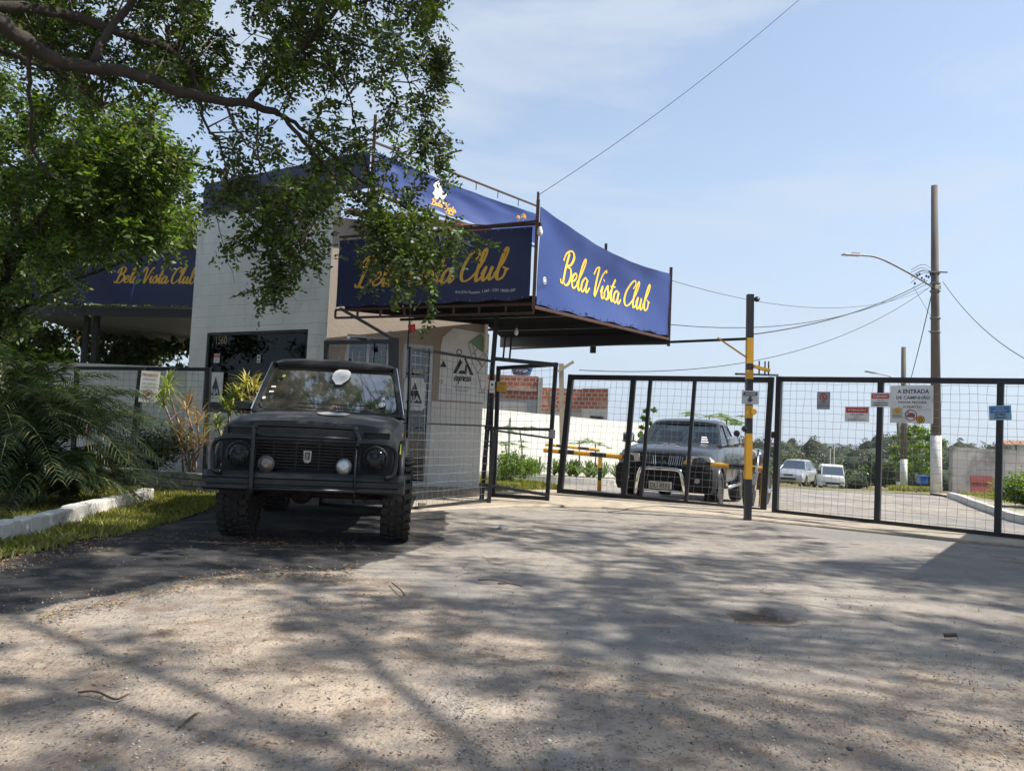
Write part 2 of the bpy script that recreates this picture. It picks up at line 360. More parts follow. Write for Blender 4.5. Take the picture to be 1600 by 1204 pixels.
def sign(name, c, W, H, xa, label, cat='sign', board=None, items=(), tilt=0, group=None, t=.008):
    """flat sign: board slab + items (partname, material, (verts2d, faces), level)"""
    xa = Vector(xa).normalized(); up = Vector((0, 0, 1)); nrm = xa.cross(up)   # towards viewer when xa points to the viewer's right
    if tilt:
        rt = Matrix.Rotation(tilt, 3, nrm); xa = rt @ xa; up = rt @ up
    root = empty(name, c, 0, label, cat, group)
    v2, f2 = board_shape = rect2d(0, 0, W, H)
    m = MB(); m.slab([Vector(c)+xa*a+up*b for a, b in v2], nrm, -t); m.build('board', board or signw, root)
    for pn, mt, (vv, ff), lev in items:
        mk(pn, place2d(vv, c, xa, up, nrm, .0025+.002*lev), ff, mt, root)
    return root
def sh(vf, dx, dy): return [(a+dx, b+dy) for a, b in vf[0]], vf[1]
def merge2(*vfs):
    V = []; Fc = []
    for v, f in vfs:
        n = len(V); V += v; Fc += [tuple(i+n for i in q) for q in f]
    return V, Fc
# ============================================================ GROUND
def poly_sd(x, y, poly):
    """signed distance (positive inside) to polygon, numpy"""
    poly = np.array(poly, float); d = np.full(x.shape, 1e9); inside = np.zeros(x.shape, bool); n = len(poly)
    for i in range(n):
        a = poly[i]; b = poly[(i+1) % n]; e = b-a; wx = x-a[0]; wy = y-a[1]
        t = np.clip((wx*e[0]+wy*e[1])/(e@e+1e-12), 0, 1); d = np.minimum(d, np.hypot(wx-e[0]*t, wy-e[1]*t))
        c = ((a[1] > y) != (b[1] > y)) & (x < (b[0]-a[0])*(y-a[1])/(b[1]-a[1]+1e-12)+a[0]); inside ^= c
    return np.where(inside, d, -d)
def gpoly(pts): return [(G(a, b).x, G(a, b).y) for a, b in pts]
def axis_pts(a, b, st, lo, hi, grow=1.16):
    mid = list(np.arange(a, b, st)); s = st; v = a; L = []
    while v > lo: s *= grow; v -= s; L.append(v)
    s = st; v = mid[-1]; H = []
    while v < hi: s *= grow; v += s; H.append(v)
    return np.array(L[::-1]+mid+H)
xs = axis_pts(-7.5, 8, .07, -700, 700); ys = axis_pts(1.4, 13.5, .07, -80, 1500)
X, Y = np.meshgrid(xs, ys); Z = gz(X, Y)
near = (np.exp(-((Y-6)/9)**2))
Z = Z + near*.012*(np.sin(X*1.7+Y*.9)+np.sin(X*.8-Y*1.3+1))*.5 - .008
dark = poly_sd(X, Y, gpoly([(-700, 1040), (0, 972), (100, 938), (230, 915), (330, 900), (430, 893), (545, 888), (610, 868), (690, 842), (700, 800), (650, 780), (330, 760)]) + [(-9, 12), (-9, 4)])
dirt = poly_sd(X, Y, gpoly([(-700, 1040), (0, 972), (100, 938), (230, 915), (330, 900), (430, 893), (545, 892), (640, 905), (740, 960), (850, 1010), (1000, 1045), (1250, 1062), (1450, 1052), (1600, 1070)]) + [(9, 3.2), (9, -20), (-9, -20)])
hole = poly_sd(X, Y, gpoly([(1125, 958), (1180, 950), (1255, 966), (1240, 975), (1170, 972)]))
crop = poly_sd(X, Y, [(-500, 27), (.2, 24), (14, 24), (400, 90), (400, 1400), (-500, 1400)])   # dry green slope behind
Z = Z - .03*ss(-.05, .1, hole)
V = np.stack([X, Y, Z], -1).reshape(-1, 3); nx, ny = len(xs), len(ys)
I = np.arange(nx*ny).reshape(ny, nx); FQ = np.stack([I[:-1, :-1], I[:-1, 1:], I[1:, 1:], I[1:, :-1]], -1).reshape(-1, 4)
gm = bpy.data.materials.new('driveway_ground'); gm.use_nodes = True
ground = mk_np('ground', V, FQ, gm); tag(ground, kind='structure')
ground.data.polygons.foreach_set('use_smooth', [True]*len(FQ))
for nm, arr in (('dark', dark), ('dirt', dirt), ('hole', hole), ('slope', crop)):
    a = ground.data.attributes.new(nm, 'FLOAT', 'POINT'); a.data.foreach_set('value', arr.ravel().astype(np.float32))
def ground_mat(m):
    n = m.node_tree.nodes; l = m.node_tree.links; b = n['Principled BSDF']; b.inputs['Roughness'].default_value = .9; b.inputs['Specular IOR Level'].default_value = .25
    tc = n.new('ShaderNodeTexCoord').outputs['Object']
    def noise(s, d=8, r=.6):
        q = n.new('ShaderNodeTexNoise'); q.inputs['Scale'].default_value = s; q.inputs['Detail'].default_value = d; q.inputs['Roughness'].default_value = r; l.new(tc, q.inputs['Vector']); return q.outputs[0]
    def rng_(v, a, c, o0=0, o1=1):
        q = n.new('ShaderNodeMapRange'); q.inputs[1].default_value = a; q.inputs[2].default_value = c; q.inputs[3].default_value = o0; q.inputs[4].default_value = o1; l.new(v, q.inputs[0]); return q.outputs[0]
    def mix(f, a, c, bl='MIX'):
        q = n.new('ShaderNodeMix'); q.data_type = 'RGBA'; q.blend_type = bl
        for s, v in ((0, f), (6, a), (7, c)):
            if isinstance(v, (int, float)): q.inputs[s].default_value = v
            elif isinstance(v, tuple): q.inputs[s].default_value = v+(1,)
            else: l.new(v, q.inputs[s])
        return q.outputs[2]
    def math_(op, a, c=None):
        q = n.new('ShaderNodeMath'); q.operation = op
        for s, v in ((0, a), (1, c)):
            if v is None: continue
            if isinstance(v, (int, float)): q.inputs[s].default_value = v
            else: l.new(v, q.inputs[s])
        return q.outputs[0]
    def attr(nm): q = n.new('ShaderNodeAttribute'); q.attribute_name = nm; return q.outputs['Fac']
    def edge(nm, wob, soft, s=2.2):
        d = math_('ADD', attr(nm), rng_(noise(s, 10, .7), 0, 1, -wob, wob)); return rng_(d, -soft, soft)
    def vor(s, feat='F1'):
        q = n.new('ShaderNodeTexVoronoi'); q.feature = feat; q.inputs['Scale'].default_value = s; l.new(tc, q.inputs['Vector']); return q
    # dusty grey asphalt
    grey = mix(rng_(noise(.7), .35, .68), (.245, .22, .192), (.35, .31, .262))
    grey = mix(rng_(noise(5), .5, .75), grey, (.165, .15, .14))
    grey = mix(rng_(noise(1.9, 9, .7), .52, .66), grey, (.17, .14, .115))
    grey = mix(rng_(noise(.33, 5, .6), .5, .62), grey, (.20, .19, .18))
    grey = mix(rng_(noise(130, 3), .56, .72), grey, (.11, .10, .095))
    wv = vor(.3, 'DISTANCE_TO_EDGE'); 
    wob = n.new('ShaderNodeVectorMath'); wob.operation = 'ADD'; nv = n.new('ShaderNodeTexNoise'); nv.inputs['Scale'].default_value = 1.3; nv.inputs['Detail'].default_value = 6; l.new(tc, nv.inputs['Vector'])
    l.new(tc, wob.inputs[0]); l.new(nv.outputs['Color'], wob.inputs[1]); l.new(wob.outputs[0], wv.inputs['Vector'])
    crack = rng_(wv.outputs['Distance'], .002, .007, 1, 0)
    grey = mix(math_('MULTIPLY', math_('MULTIPLY', crack, .5), rng_(noise(.6, 3), .5, .6)), grey, (.06, .05, .045))
    # fresh dark asphalt
    dk_ = mix(rng_(noise(1.6), .35, .7), (.022, .023, .026), (.048, .047, .047))
    dk_ = mix(rng_(noise(160, 3), .55, .75), dk_, (.11, .105, .10))
    dk_ = mix(rng_(noise(1.7, 10, .72), .50, .68), dk_, (.14, .12, .10))
    # gravelly dirt
    v1 = vor(150); v2 = vor(60); sep = n.new('ShaderNodeSeparateColor'); l.new(v1.outputs['Color'], sep.inputs[0])
    sand = mix(rng_(noise(1.1), .38, .66), (.41, .33, .252), (.25, .21, .172))
    sand = mix(rng_(noise(.55, 6, .6), .5, .7), sand, (.30, .28, .26))
    sand = mix(rng_(noise(3.3, 10, .72), .50, .64), sand, (.19, .135, .095))
    stone = mix(sep.outputs[0], (.16, .15, .14), (.44, .39, .33))
    sand = mix(math_('MULTIPLY', rng_(v1.outputs['Distance'], .35, .55, 1, 0), rng_(noise(2.3), .42, .75)), sand, stone)
    sand = mix(rng_(noise(55, 4, .7), .57, .66), sand, (.12, .10, .085))
    sand = mix(rng_(noise(21, 5, .7), .56, .66), sand, (.14, .12, .105))
    sand = mix(math_('MULTIPLY', rng_(noise(1.4, 9, .75), .48, .62), .65), sand, (.17, .15, .135))
    c = mix(edge('dark', .16, .018, 3.5), grey, dk_)
    c = mix(edge('dirt', .55, .06, 1.6), c, sand)
    c = mix(edge('hole', .28, .06, 5), c, (.10, .078, .062))
    c = mix(edge('slope', 1.0, .8, .4), c, mix(rng_(noise(.35), .4, .6), (.12, .13, .05), (.22, .17, .10)))
    l.new(c, b.inputs['Base Color'])
    h = math_('ADD', math_('MULTIPLY', noise(90, 5, .7), .5), math_('MULTIPLY', math_('MULTIPLY', v2.outputs['Distance'], edge('dirt', .5, .3)), -.5))
    h = math_('ADD', h, math_('MULTIPLY', noise(9, 8, .65), 2.2)); h = math_('SUBTRACT', h, math_('MULTIPLY', crack, .4))
    bp = n.new('ShaderNodeBump'); bp.inputs['Strength'].default_value = .75; bp.inputs['Distance'].default_value = .012; l.new(h, bp.inputs['Height']); l.new(bp.outputs[0], b.inputs['Normal'])
ground_mat(gm)

def sheet(name, pts, m, z=.004, kind='structure', hfun=None, parent=None, n=1):
    """flat sheet polygon following the ground at +z"""
    bm = bmesh.new(); vs = [bm.verts.new((p[0], p[1], 0)) for p in pts]; bm.faces.new(vs)
    bmesh.ops.triangulate(bm, faces=bm.faces)
    for _ in range(n):
        es = [e for e in bm.edges if e.calc_length() > .5]
        if es: bmesh.ops.subdivide_edges(bm, edges=es, cuts=1); bmesh.ops.triangulate(bm, faces=bm.faces)
    for v in bm.verts: v.co.z = gzf(v.co.x, v.co.y)+z
    bmesh.ops.recalc_face_normals(bm, faces=bm.faces)
    me = bpy.data.meshes.new(name); bm.to_mesh(me); bm.free(); me.materials.append(m)
    o = bpy.data.objects.new(name, me); COL.objects.link(o)
    if kind: o['kind'] = kind
    return o
conc = mat('pale_concrete', (.42, .36, .28), .9, var=(.28, .235, .18), vscale=4, bump=.5, bscale=30, dirt=(.2, .16, .12), dscale=2.5, damt=(.55, .7))
concw = mat('whitewashed_kerb', (.62, .61, .58), .85, var=(.48, .46, .43), vscale=5, bump=.6, bscale=25, dirt=(.2, .17, .13), dscale=3, damt=(.56, .72))
# concrete sill under the gates
sillp = [(640, 800), (700, 796), (800, 791), (870, 791), (940, 793), (1000, 798), (1100, 805), (1200, 815), (1300, 824), (1420, 836), (1620, 857), (1700, 866), (1750, 857), (1600, 838), (1400, 815), (1200, 795), (1000, 776), (880, 762), (760, 770), (650, 775)]
sp = [G(a, b) for a, b in sillp]
m = MB(); k = len(sp)
for i in range(k-1):
    pass
bm = bmesh.new(); fv = [bm.verts.new((p.x, p.y, .020)) for p in sp]; ff = bm.faces.new(fv)
r_ = bmesh.ops.extrude_face_region(bm, geom=[ff]); bmesh.ops.translate(bm, verts=[v for v in r_['geom'] if isinstance(v, bmesh.types.BMVert)], vec=(0, 0, -.25)); bmesh.ops.recalc_face_normals(bm, faces=bm.faces)
me = bpy.data.meshes.new('pavement'); bm.to_mesh(me); bm.free(); me.materials.append(conc); o = bpy.data.objects.new('pavement', me); COL.objects.link(o); o['kind'] = 'structure'
bv = o.modifiers.new('b', 'BEVEL'); bv.width = .015
# lawn on the left
grassm = mat('turf', (.10, .13, .03), .95, var=(.20, .17, .07), vscale=5, bump=.8, bscale=60, dirt=(.13, .09, .05), dscale=3)
lawnp = gpoly([(-60, 900), (0, 872), (120, 845), (230, 826), (300, 806), (345, 786), (400, 760)]) + [(-3.3, 11.6), (-6, 12.3), (-12, 13.5), (-16, 10), (-9, 4)]
sheet('lawn', lawnp, grassm, .012, n=6)
bladem = leafmat('grass_blade', (.08, .11, .02), (.28, .26, .07), (.36, .28, .14), .3)
def blades(name, poly, n, h, m, z=0, bias=None, wd=.006):
    poly = np.array(poly); lo = poly.min(0); hi = poly.max(0)
    q = rng.uniform(lo, hi, (n*4, 2)); sd = poly_sd(q[:, 0], q[:, 1], poly)
    q = q[sd > rng.uniform(-.08, .25, len(q))*np.where(rng.random(len(q)) < .5, 1, 0)]
    cl = np.sin(q[:, 0]*4.1+np.sin(q[:, 1]*3))*np.cos(q[:, 1]*3.7+1); q = q[rng.random(len(q)) < .62+.38*cl][:n]
    N = len(q); zz = gz(q[:, 0], q[:, 1])+z; a = rng.uniform(0, 6.28, N); hh = h*rng.uniform(.4, 1.3, N); ln = rng.normal(0, .4, (N, 2))*hh[:, None]
    dx = np.cos(a)*wd; dy = np.sin(a)*wd; B = np.stack([q[:, 0], q[:, 1], zz], 1)
    T = B + np.stack([ln[:, 0], ln[:, 1], hh], 1); Md = B + np.stack([ln[:, 0]*.35, ln[:, 1]*.35, hh*.6], 1); D = np.stack([dx, dy, np.zeros(N)], 1)
    Vv = np.stack([B-D, B+D, Md+D*.7, T], 1).reshape(-1, 3); Fq = np.arange(4*N).reshape(-1, 4)
    o = mk_np(name, Vv, Fq, m); tag(o, kind='stuff'); return o
lb = gpoly([(-60, 905), (0, 876), (120, 850), (230, 830), (300, 808), (345, 788), (400, 760)]) + [(-3.3, 11.5), (-6, 11.6), (-7.5, 10), (-6.5, 5)]
tag(blades('grass', lb, 42000, .055, bladem, .01), 'short sunlit yellow-green grass left of the old black off-roader', 'grass')
# ---- white kerb on the left
kb = [(-3.55, 4.3), (-3.93, 5.6), (-4.1, 6.3), (-4.27, 7.4), (-4.4, 8.6), (-4.50, 9.75)]
kb = [(G(-60, 880).x-.25, 5.2), (G(0, 850).x, G(0, 850).y), (G(75, 832).x, G(75, 832).y), (G(150, 808).x, G(150, 808).y), (G(240, 783).x, G(240, 783).y)]
m = MB()
pts = catmull([(a, b, 0) for a, b in kb], 5)
for i in range(len(pts)-1):
    t = (pts[i+1]-pts[i]).normalized(); nn = Vector((-t.y, t.x, 0)); w_ = .15+random.uniform(-.008, .008); hgt = .16+random.uniform(-.01, .01)
    a, b = pts[i], pts[i+1]-t*.006
    m.add([a, b, b+nn*w_, a+nn*w_, a+Vector((0, 0, hgt)), b+Vector((0, 0, hgt)), b+nn*w_+Vector((0, 0, hgt)), a+nn*w_+Vector((0, 0, hgt))], [(0, 3, 2, 1), (4, 5, 6, 7), (0, 1, 5, 4), (1, 2, 6, 5), (2, 3, 7, 6), (3, 0, 4, 7)])
o = m.build('kerb', concw, bevel=.012); tag(o, 'long whitewashed kerb between the grass strip and the palm bush', 'kerb')
# ---- low block edging behind the grass
m = MB(); bp_ = [(-8.4, 11.3), (-6.2, 11.25), (-5.5, 11.3), (-4.6, 11.0), (-3.9, 10.75), (-3.4, 10.7)]
pp = catmull([(a, b, 0) for a, b in bp_], 4); L = 0
for i in range(len(pp)-1):
    d = (pp[i+1]-pp[i]); nseg = max(1, int(d.length/.19)); t = d.normalized()
    for k in range(nseg):
        for c in range(3):
            q = pp[i]+d*((k+.5+(.0 if c % 2 else .3))/nseg); m.box((q.x, q.y, .05+c*.092), (d.length/nseg-.014, .14+random.uniform(-.02, .02), .084), math.atan2(t.y, t.x)+random.uniform(-.03, .03))
o = m.build('block_edging', mat('mossy_block', (.33, .33, .32), .9, var=(.16, .17, .16), vscale=6, bump=.6, dirt=(.1, .1, .07), dscale=4), bevel=.01); tag(o, 'low edging wall of small grey blocks behind the grass left of the off-roader', 'low wall')

# ---- litter, gravel, sticks
def scatter_leaves(name, n, m, region, size, lab, cat):
    q = np.array([region() for _ in range(n)]); N = n; a = rng.uniform(0, 6.28, N); s = size*rng.uniform(.4, 1.5, N); w_ = s*rng.uniform(.25, .5, N)
    z = gz(q[:, 0], q[:, 1])+.004+rng.uniform(0, .012, N); up = rng.uniform(-.006, .012, N)
    ux = np.stack([np.cos(a), np.sin(a), up/np.maximum(s, 1e-3)], 1); uy = np.stack([-np.sin(a), np.cos(a), rng.uniform(-.3, .3, N)], 1); C = np.stack([q[:, 0], q[:, 1], z], 1)
    Vv = np.stack([C-ux*s[:, None]/2, C+uy*w_[:, None]/2, C+ux*s[:, None]/2, C-uy*w_[:, None]/2], 1).reshape(-1, 3)
    o = mk_np(name, Vv, np.arange(4*N).reshape(-1, 4), m); tag(o, lab, cat, kind='stuff'); return o
def reg_all():
    y = 2.2+abs(random.gauss(0, 1))*3.2; return (random.uniform(-.72, .72)*y, min(y, 11))
def reg_edge():
    a, b = random.choice([((-60, 900), (240, 832)), ((60, 965), (330, 905)), ((330, 905), (560, 893)), ((380, 846), (560, 850)), ((240, 838), (480, 850)), ((0, 860), (180, 845))]); t = random.random()
    p = G(a[0]+(b[0]-a[0])*t, a[1]+(b[1]-a[1])*t+random.gauss(0, 6)); return (p.x, p.y)
litm = leafmat('dry_leaf', (.10, .05, .03), (.30, .19, .10), (.15, .2, .04), .1, .8)
scatter_leaves('leaf_litter', 1700, litm, reg_all, .022, 'tiny dry leaves scattered over the driveway', 'leaf litter')
scatter_leaves('leaf_litter', 2300, litm, reg_edge, .03, 'brown leaf drift along the dark asphalt edge and lawn', 'leaf litter')
stonem = leafmat('pebble', (.10, .09, .08), (.42, .38, .33), None, 0, .9)
def pebbles(n):
    V0 = np.array([[1, 0, 0], [-1, 0, 0], [0, 1, 0], [0, -1, 0], [0, 0, .7], [0, 0, -.7]], float); F0 = np.array([[0, 2, 4, 4], [2, 1, 4, 4]])
    F3 = np.array([[0, 2, 4], [2, 1, 4], [1, 3, 4], [3, 0, 4], [2, 0, 5], [1, 2, 5], [3, 1, 5], [0, 3, 5]])
    y = 1.9+np.abs(rng.normal(0, 1, n))*1.7; x = rng.uniform(-.75, .75, n)*y; pt_ = np.sin(x*3.1+2*np.sin(y*1.7))*np.cos(y*3.7+1.5*np.sin(x*2.1))+.35*np.sin(x*9+y*7); kp_ = rng.random(n) < .18+.75*np.clip(pt_, 0, 1); x = x[kp_]; y = y[kp_]; ne = 2600; ee = np.array([reg_edge() for _ in range(ne)]); ee = ee[ee[:, 1] < 6.2]; x = np.concatenate([x, ee[:, 0]]); y = np.concatenate([y, ee[:, 1]]); n = len(x); s = .0016+np.abs(rng.normal(0, .0028, n)); s = np.minimum(s, .0075)
    a = rng.uniform(0, 6.28, n); sc = rng.uniform(.6, 1.3, (n, 6, 3)); Vv = V0[None]*sc*s[:, None, None]
    ca, sa = np.cos(a)[:, None], np.sin(a)[:, None]; vx = Vv[:, :, 0]*ca-Vv[:, :, 1]*sa; vy = Vv[:, :, 0]*sa+Vv[:, :, 1]*ca
    VV = np.stack([vx+x[:, None], vy+y[:, None], Vv[:, :, 2]+(s*.3)[:, None]+.002], -1).reshape(-1, 3)
    FF = (F3[None]+np.arange(n)[:, None, None]*6).reshape(-1, 3); o = mk_np('gravel', VV, FF, stonem)
    tag(o, 'loose gravel over the sandy foreground of the driveway', 'gravel', kind='stuff')
pebbles(30000)
woodm = mat('dead_wood', (.12, .085, .06), .9, var=(.06, .045, .035), bump=.5)
def stick(px, lab, r=.006):
    pts = [G(a, b)+Vector((0, 0, r+.006+.01*(i % 2))) for i, (a, b) in enumerate(px)]
    o = MB().tube(catmull(pts, 4), r, 6).build('stick', woodm, smooth=True); tag(o, lab, 'stick')
stick([(747, 908), (770, 910), (792, 911)], 'short straight dark stick lying on the grey driveway, the left one of a pair')
stick([(778, 914), (800, 916), (816, 918)], 'short straight dark stick lying just right of another on the driveway')
stick([(122, 1085), (150, 1088), (180, 1096), (200, 1092)], 'crooked thin twig lying on the sandy ground at the lower left', .004)
stick([(612, 912), (625, 925), (632, 932)], 'bent twig lying on the ground below the gap right of the off-roader', .004)
stick([(1475, 997), (1495, 999)], 'stubby dark stick lying on the ground at the right', .012)
stick([(280, 1140), (300, 1128), (306, 1120)], 'tiny forked twig on the sandy ground left of the bottom centre', .005)
def rock(px, py, s, lab, m=None, seed=0):
    p = G(px, py); bm = bmesh.new(); bmesh.ops.create_icosphere(bm, subdivisions=2, radius=s); rr = random.Random(seed)
    for v in bm.verts: v.co *= rr.uniform(.75, 1.15); v.co.z *= .6
    me = bpy.data.meshes.new('stone'); bm.to_mesh(me); bm.free(); me.materials.append(m or mat('rock_dark', (.08, .08, .075), .9, bump=.5)); o = bpy.data.objects.new('stone', me); COL.objects.link(o); o.location = (p.x, p.y, s*.35); tag(o, lab, 'stone')
rock(1328, 1171, .013, 'small dark rounded stone on the ground near the bottom right')
rock(784, 826, .04, 'pale stone lying on the driveway in front of the open gate leaf', mat('rock_pale', (.5, .5, .48), .9, bump=.5), 3)
rock(858, 1157, .008, 'small pale pebble on the ground at the bottom centre', mat('rock_pale', (.5, .5, .48), .9, bump=.5), 5)
m = MB(); q = G(659, 798); m.box((q.x, q.y, .085), (.10, .06, .05), .2); tag(m.build('block', conc, bevel=.008), 'small pale block lying beside the right front tyre of the off-roader', 'block')

# ---- right side beyond the gate: sidewalk, kerb, grass
sidewalk = mat('sandy_sidewalk', (.36, .31, .24), .95, var=(.26, .22, .17), vscale=2, bump=.5, dirt=(.12, .13, .06), dscale=1.5)
kr = [Vector((12.6, 22.0, 0)), Vector((12.1, 20.6, 0)), Vector((11.2, 18.5, 0)), Vector((10.3, 16.2, 0)), Vector((9.7, 14.4, 0)), Vector((9.6, 11.5, 0))]
kp = catmull(kr, 5)
sheet('pavement', [(p.x, p.y) for p in kp] + [(30, 11), (30, 25.4), (12.5, 25.4)], sidewalk, .05, n=5)
m = MB()
for i in range(len(kp)-1):
    a, b = kp[i], kp[i+1]; t = (b-a).normalized(); nn = Vector((t.y, -t.x, 0))*-.07; za, zb = gzf(a.x, a.y), gzf(b.x, b.y)
    m.add([a-nn+Vector((0, 0, za-.1)), b-nn+Vector((0, 0, zb-.1)), b+nn+Vector((0, 0, zb-.1)), a+nn+Vector((0, 0, za-.1)), a-nn+Vector((0, 0, za+.14)), b-nn+Vector((0, 0, zb+.14)), b+nn+Vector((0, 0, zb+.14)), a+nn+Vector((0, 0, za+.14))], [(0, 3, 2, 1), (4, 5, 6, 7), (0, 1, 5, 4), (1, 2, 6, 5), (2, 3, 7, 6), (3, 0, 4, 7)])
tag(m.build('kerb', concw), 'white painted kerb curving past the right end of the wide gate', 'kerb')
# left bed kerb beyond the gates
m = MB(); bk = [Vector((-2.0, 20.2, 0)), Vector((-.3, 20.3, 0)), Vector((1.6, 20.0, 0)), Vector((3.2, 20.4, 0)), Vector((5.2, 22.5, 0)), Vector((6.6, 27, 0)), Vector((8.8, 34, 0))]
bkp = catmull(bk, 5)
for i in range(len(bkp)-1):
    a, b = bkp[i], bkp[i+1]; za = gzf(a.x, a.y)
    m.bar(a+Vector((0, 0, za+.06)), b+Vector((0, 0, gzf(b.x, b.y)+.06)), .13, .22)
tag(m.build('kerb', concw), 'white kerb of the planted bed in front of the white boundary wall', 'kerb')
soil = mat('bed_soil', (.16, .14, .08), .95, var=(.10, .12, .04), vscale=3)
sheet('terrain', [(p.x, p.y+.05) for p in bkp] + [(11, 45), (-2.5, 27.5), (-2.5, 20.3)], soil, .09, n=4)
# ============================================================ GATEHOUSE
wallm = blockmat('whitewashed_block_wall', (.76, .77, .75), R(-30))
wall2 = mat('white_plaster_lower', (.80, .80, .78), .85, var=(.70, .70, .68), vscale=2.5, bump=.4, bscale=30, dirt=(.42, .38, .32), dscale=1.8, damt=(.6, .85), stretch=(1, 1, .3))
beige = mat('beige_plaster_upper', (.40, .34, .28), .85, var=(.34, .28, .23), vscale=1.5, bump=.35, bscale=25, dirt=(.24, .19, .15), dscale=2.2, damt=(.62, .8), stretch=(1, 1, .5))
A = Vector((-5.83, 13.78, 0)); B = Vector((-2.97, 12.12, 0)); C_ = Vector((-.48, 12.95, 0)); D_ = Vector((-.95, 17.5, 0)); E_ = Vector((-6.6, 17.8, 0))
gh = empty('gatehouse', ((A+C_)/2).to_tuple(), 0, 'small white gatehouse with a black shop window behind the old off-roader', 'building')
def wall_with_holes(a, b, z0, z1, holes, th):
    """holes: (s0,s1,z0,z1) along a->b in metres; returns MB with front face panels (thickness inward)"""
    t = (b-a); L = t.length; t.normalize(); nin = Vector((-t.y, t.x, 0))
    xs_ = sorted({0, L} | {h[0] for h in holes} | {h[1] for h in holes}); zs_ = sorted({z0, z1} | {h[2] for h in holes} | {h[3] for h in holes}); m = MB()
    keep = {}
    for i in range(len(xs_)-1):
        for j in range(len(zs_)-1):
            cx, cz = (xs_[i]+xs_[i+1])/2, (zs_[j]+zs_[j+1])/2
            keep[i, j] = not any(h[0] < cx < h[1] and h[2] < cz < h[3] for h in holes)
    idx = {}
    def vv(i, j, k):
        if (i, j, k) not in idx: idx[i, j, k] = len(m.v); m.v.append(a+t*xs_[i]+nin*(th*k)+Vector((0, 0, zs_[j])))
        return idx[i, j, k]
    def fc(*q): m.f.append(q); m.m.append(m.cur)
    for (i, j), kk in keep.items():
        if not kk: continue
        fc(vv(i, j, 0), vv(i+1, j, 0), vv(i+1, j+1, 0), vv(i, j+1, 0)); fc(vv(i, j+1, 1), vv(i+1, j+1, 1), vv(i+1, j, 1), vv(i, j, 1))
        for di, dj, e in ((-1, 0, ((i, j), (i, j+1))), (1, 0, ((i+1, j+1), (i+1, j))), (0, -1, ((i+1, j), (i, j))), (0, 1, ((i, j+1), (i+1, j+1)))):
            if not keep.get((i+di, j+dj), False):
                (p, q), (r2, s2) = e; fc(vv(p, q, 0), vv(r2, s2, 0), vv(r2, s2, 1), vv(p, q, 1))
    return m
dAB = (B-A).normalized(); LAB = (B-A).length; LBC = (C_-B).length; dBC = (C_-B).normalized()
def s_on(a, d, px):   # distance along line where photo column px is (at eye level)
    r = ray(px, 602+70); k = (a.x*r.y - a.y*r.x)/(d.y*r.x - d.x*r.y); return k
s0, s1 = s_on(A, dAB, 313), s_on(A, dAB, 472)
m = wall_with_holes(A, B, -.3, 4.70, [(s0, s1, 1.16, 2.56)], .16); m.build('wall', wallm, gh)
sw0, sw1 = s_on(B, dBC, 534), s_on(B, dBC, 602); sd0, sd1 = s_on(B, dBC, 624), s_on(B, dBC, 672)
m = wall_with_holes(B+dBC*.002, C_, 1.5, 4.36, [(sw0, sw1, 1.5, 2.5), (sd0, sd1, 1.5, 2.42)], .16); m.build('wall', beige, gh)
m = wall_with_holes(B+dBC*.002, C_, -.3, 1.5, [(sw0, sw1, 1.2, 1.5), (sd0, sd1, .12, 1.5)], .165); m.build('wall', wall2, gh)
m = wall_with_holes(C_+Vector((-.02, .02, 0)), D_, -.3, 4.0, [], .16); m.build('wall', wall2, gh)
m = wall_with_holes(D_, E_, -.3, 4.0, [], .16); m.build('wall', wallm, gh)
m = wall_with_holes(E_, A+Vector((0.03, .03, 0)), -.3, 4.2, [], .16); m.build('wall', wallm, gh)
m = MB(); m.slab([A+Vector((.2, .2, 4.1)), B+Vector((0, .25, 4.1)), C_+Vector((-.22, .1, 4.03)), D_+Vector((-.2, -.2, 4.0)), E_+Vector((.2, -.2, 4.0))], (0, 0, -1), .12); m.build('ceiling', mat('ceiling', (.3, .29, .27), .9), gh)
# small tiled roof edge seen over the front banner
m = MB(); tile = mat('roof_tile', (.30, .13, .08), .85, var=(.2, .09, .06), bump=.4)
r0 = B+Vector((.25, .15, 4.40)); r1 = C_+Vector((-.05, .05, 4.40))
for i in range(26):
    a = r0.lerp(r1, (i+.5)/26); m.tube([a+Vector((.08, -.25, 0)), a+Vector((-.35, 1.1, .42))], .055, 7)
m.build('roof_tiles', tile, gh)
# shop window
glass = glassmat('shop_glass', (.02, .022, .024), .015, .02, .18)
nAB = Vector((dAB.y, -dAB.x, 0)); nBC = Vector((dBC.y, -dBC.x, 0))
def frame_on(a, d, nrm, s0, s1, z0, z1, mull=(), w_=.05, dep=.07, back=.05):
    m = MB(); o = a - nrm*back
    P_ = lambda s, z: o+d*s+Vector((0, 0, z))
    m.bar(P_(s0, z0+w_/2), P_(s1, z0+w_/2), dep, w_); m.bar(P_(s0, z1-w_/2), P_(s1, z1-w_/2), dep, w_)
    for s in (s0+w_/2, s1-w_/2, *mull): m.bar(P_(s, z0+w_), P_(s, z1-w_), w_ if True else dep, dep, up=nrm)
    return m
def pane_on(a, d, nrm, s0, s1, z0, z1, back=.05):
    o = a - nrm*back; return MB().slab([o+d*s0+Vector((0, 0, z0)), o+d*s1+Vector((0, 0, z0)), o+d*s1+Vector((0, 0, z1)), o+d*s0+Vector((0, 0, z1))], nrm, -.008)
wd = frame_on(A, dAB, nAB, s0, s1, 1.16, 2.56).build('window', blk, gh)
pane_on(A, dAB, nAB, s0+.04, s1-.04, 1.2, 2.52).build('pane', glass, wd)
wd = frame_on(B, dBC, nBC, sw0, sw1, 1.2, 2.5, mull=((sw0+sw1)/2,), w_=.045).build('window', mat('aluminium', (.45, .46, .47), .4, metal=.5), gh)
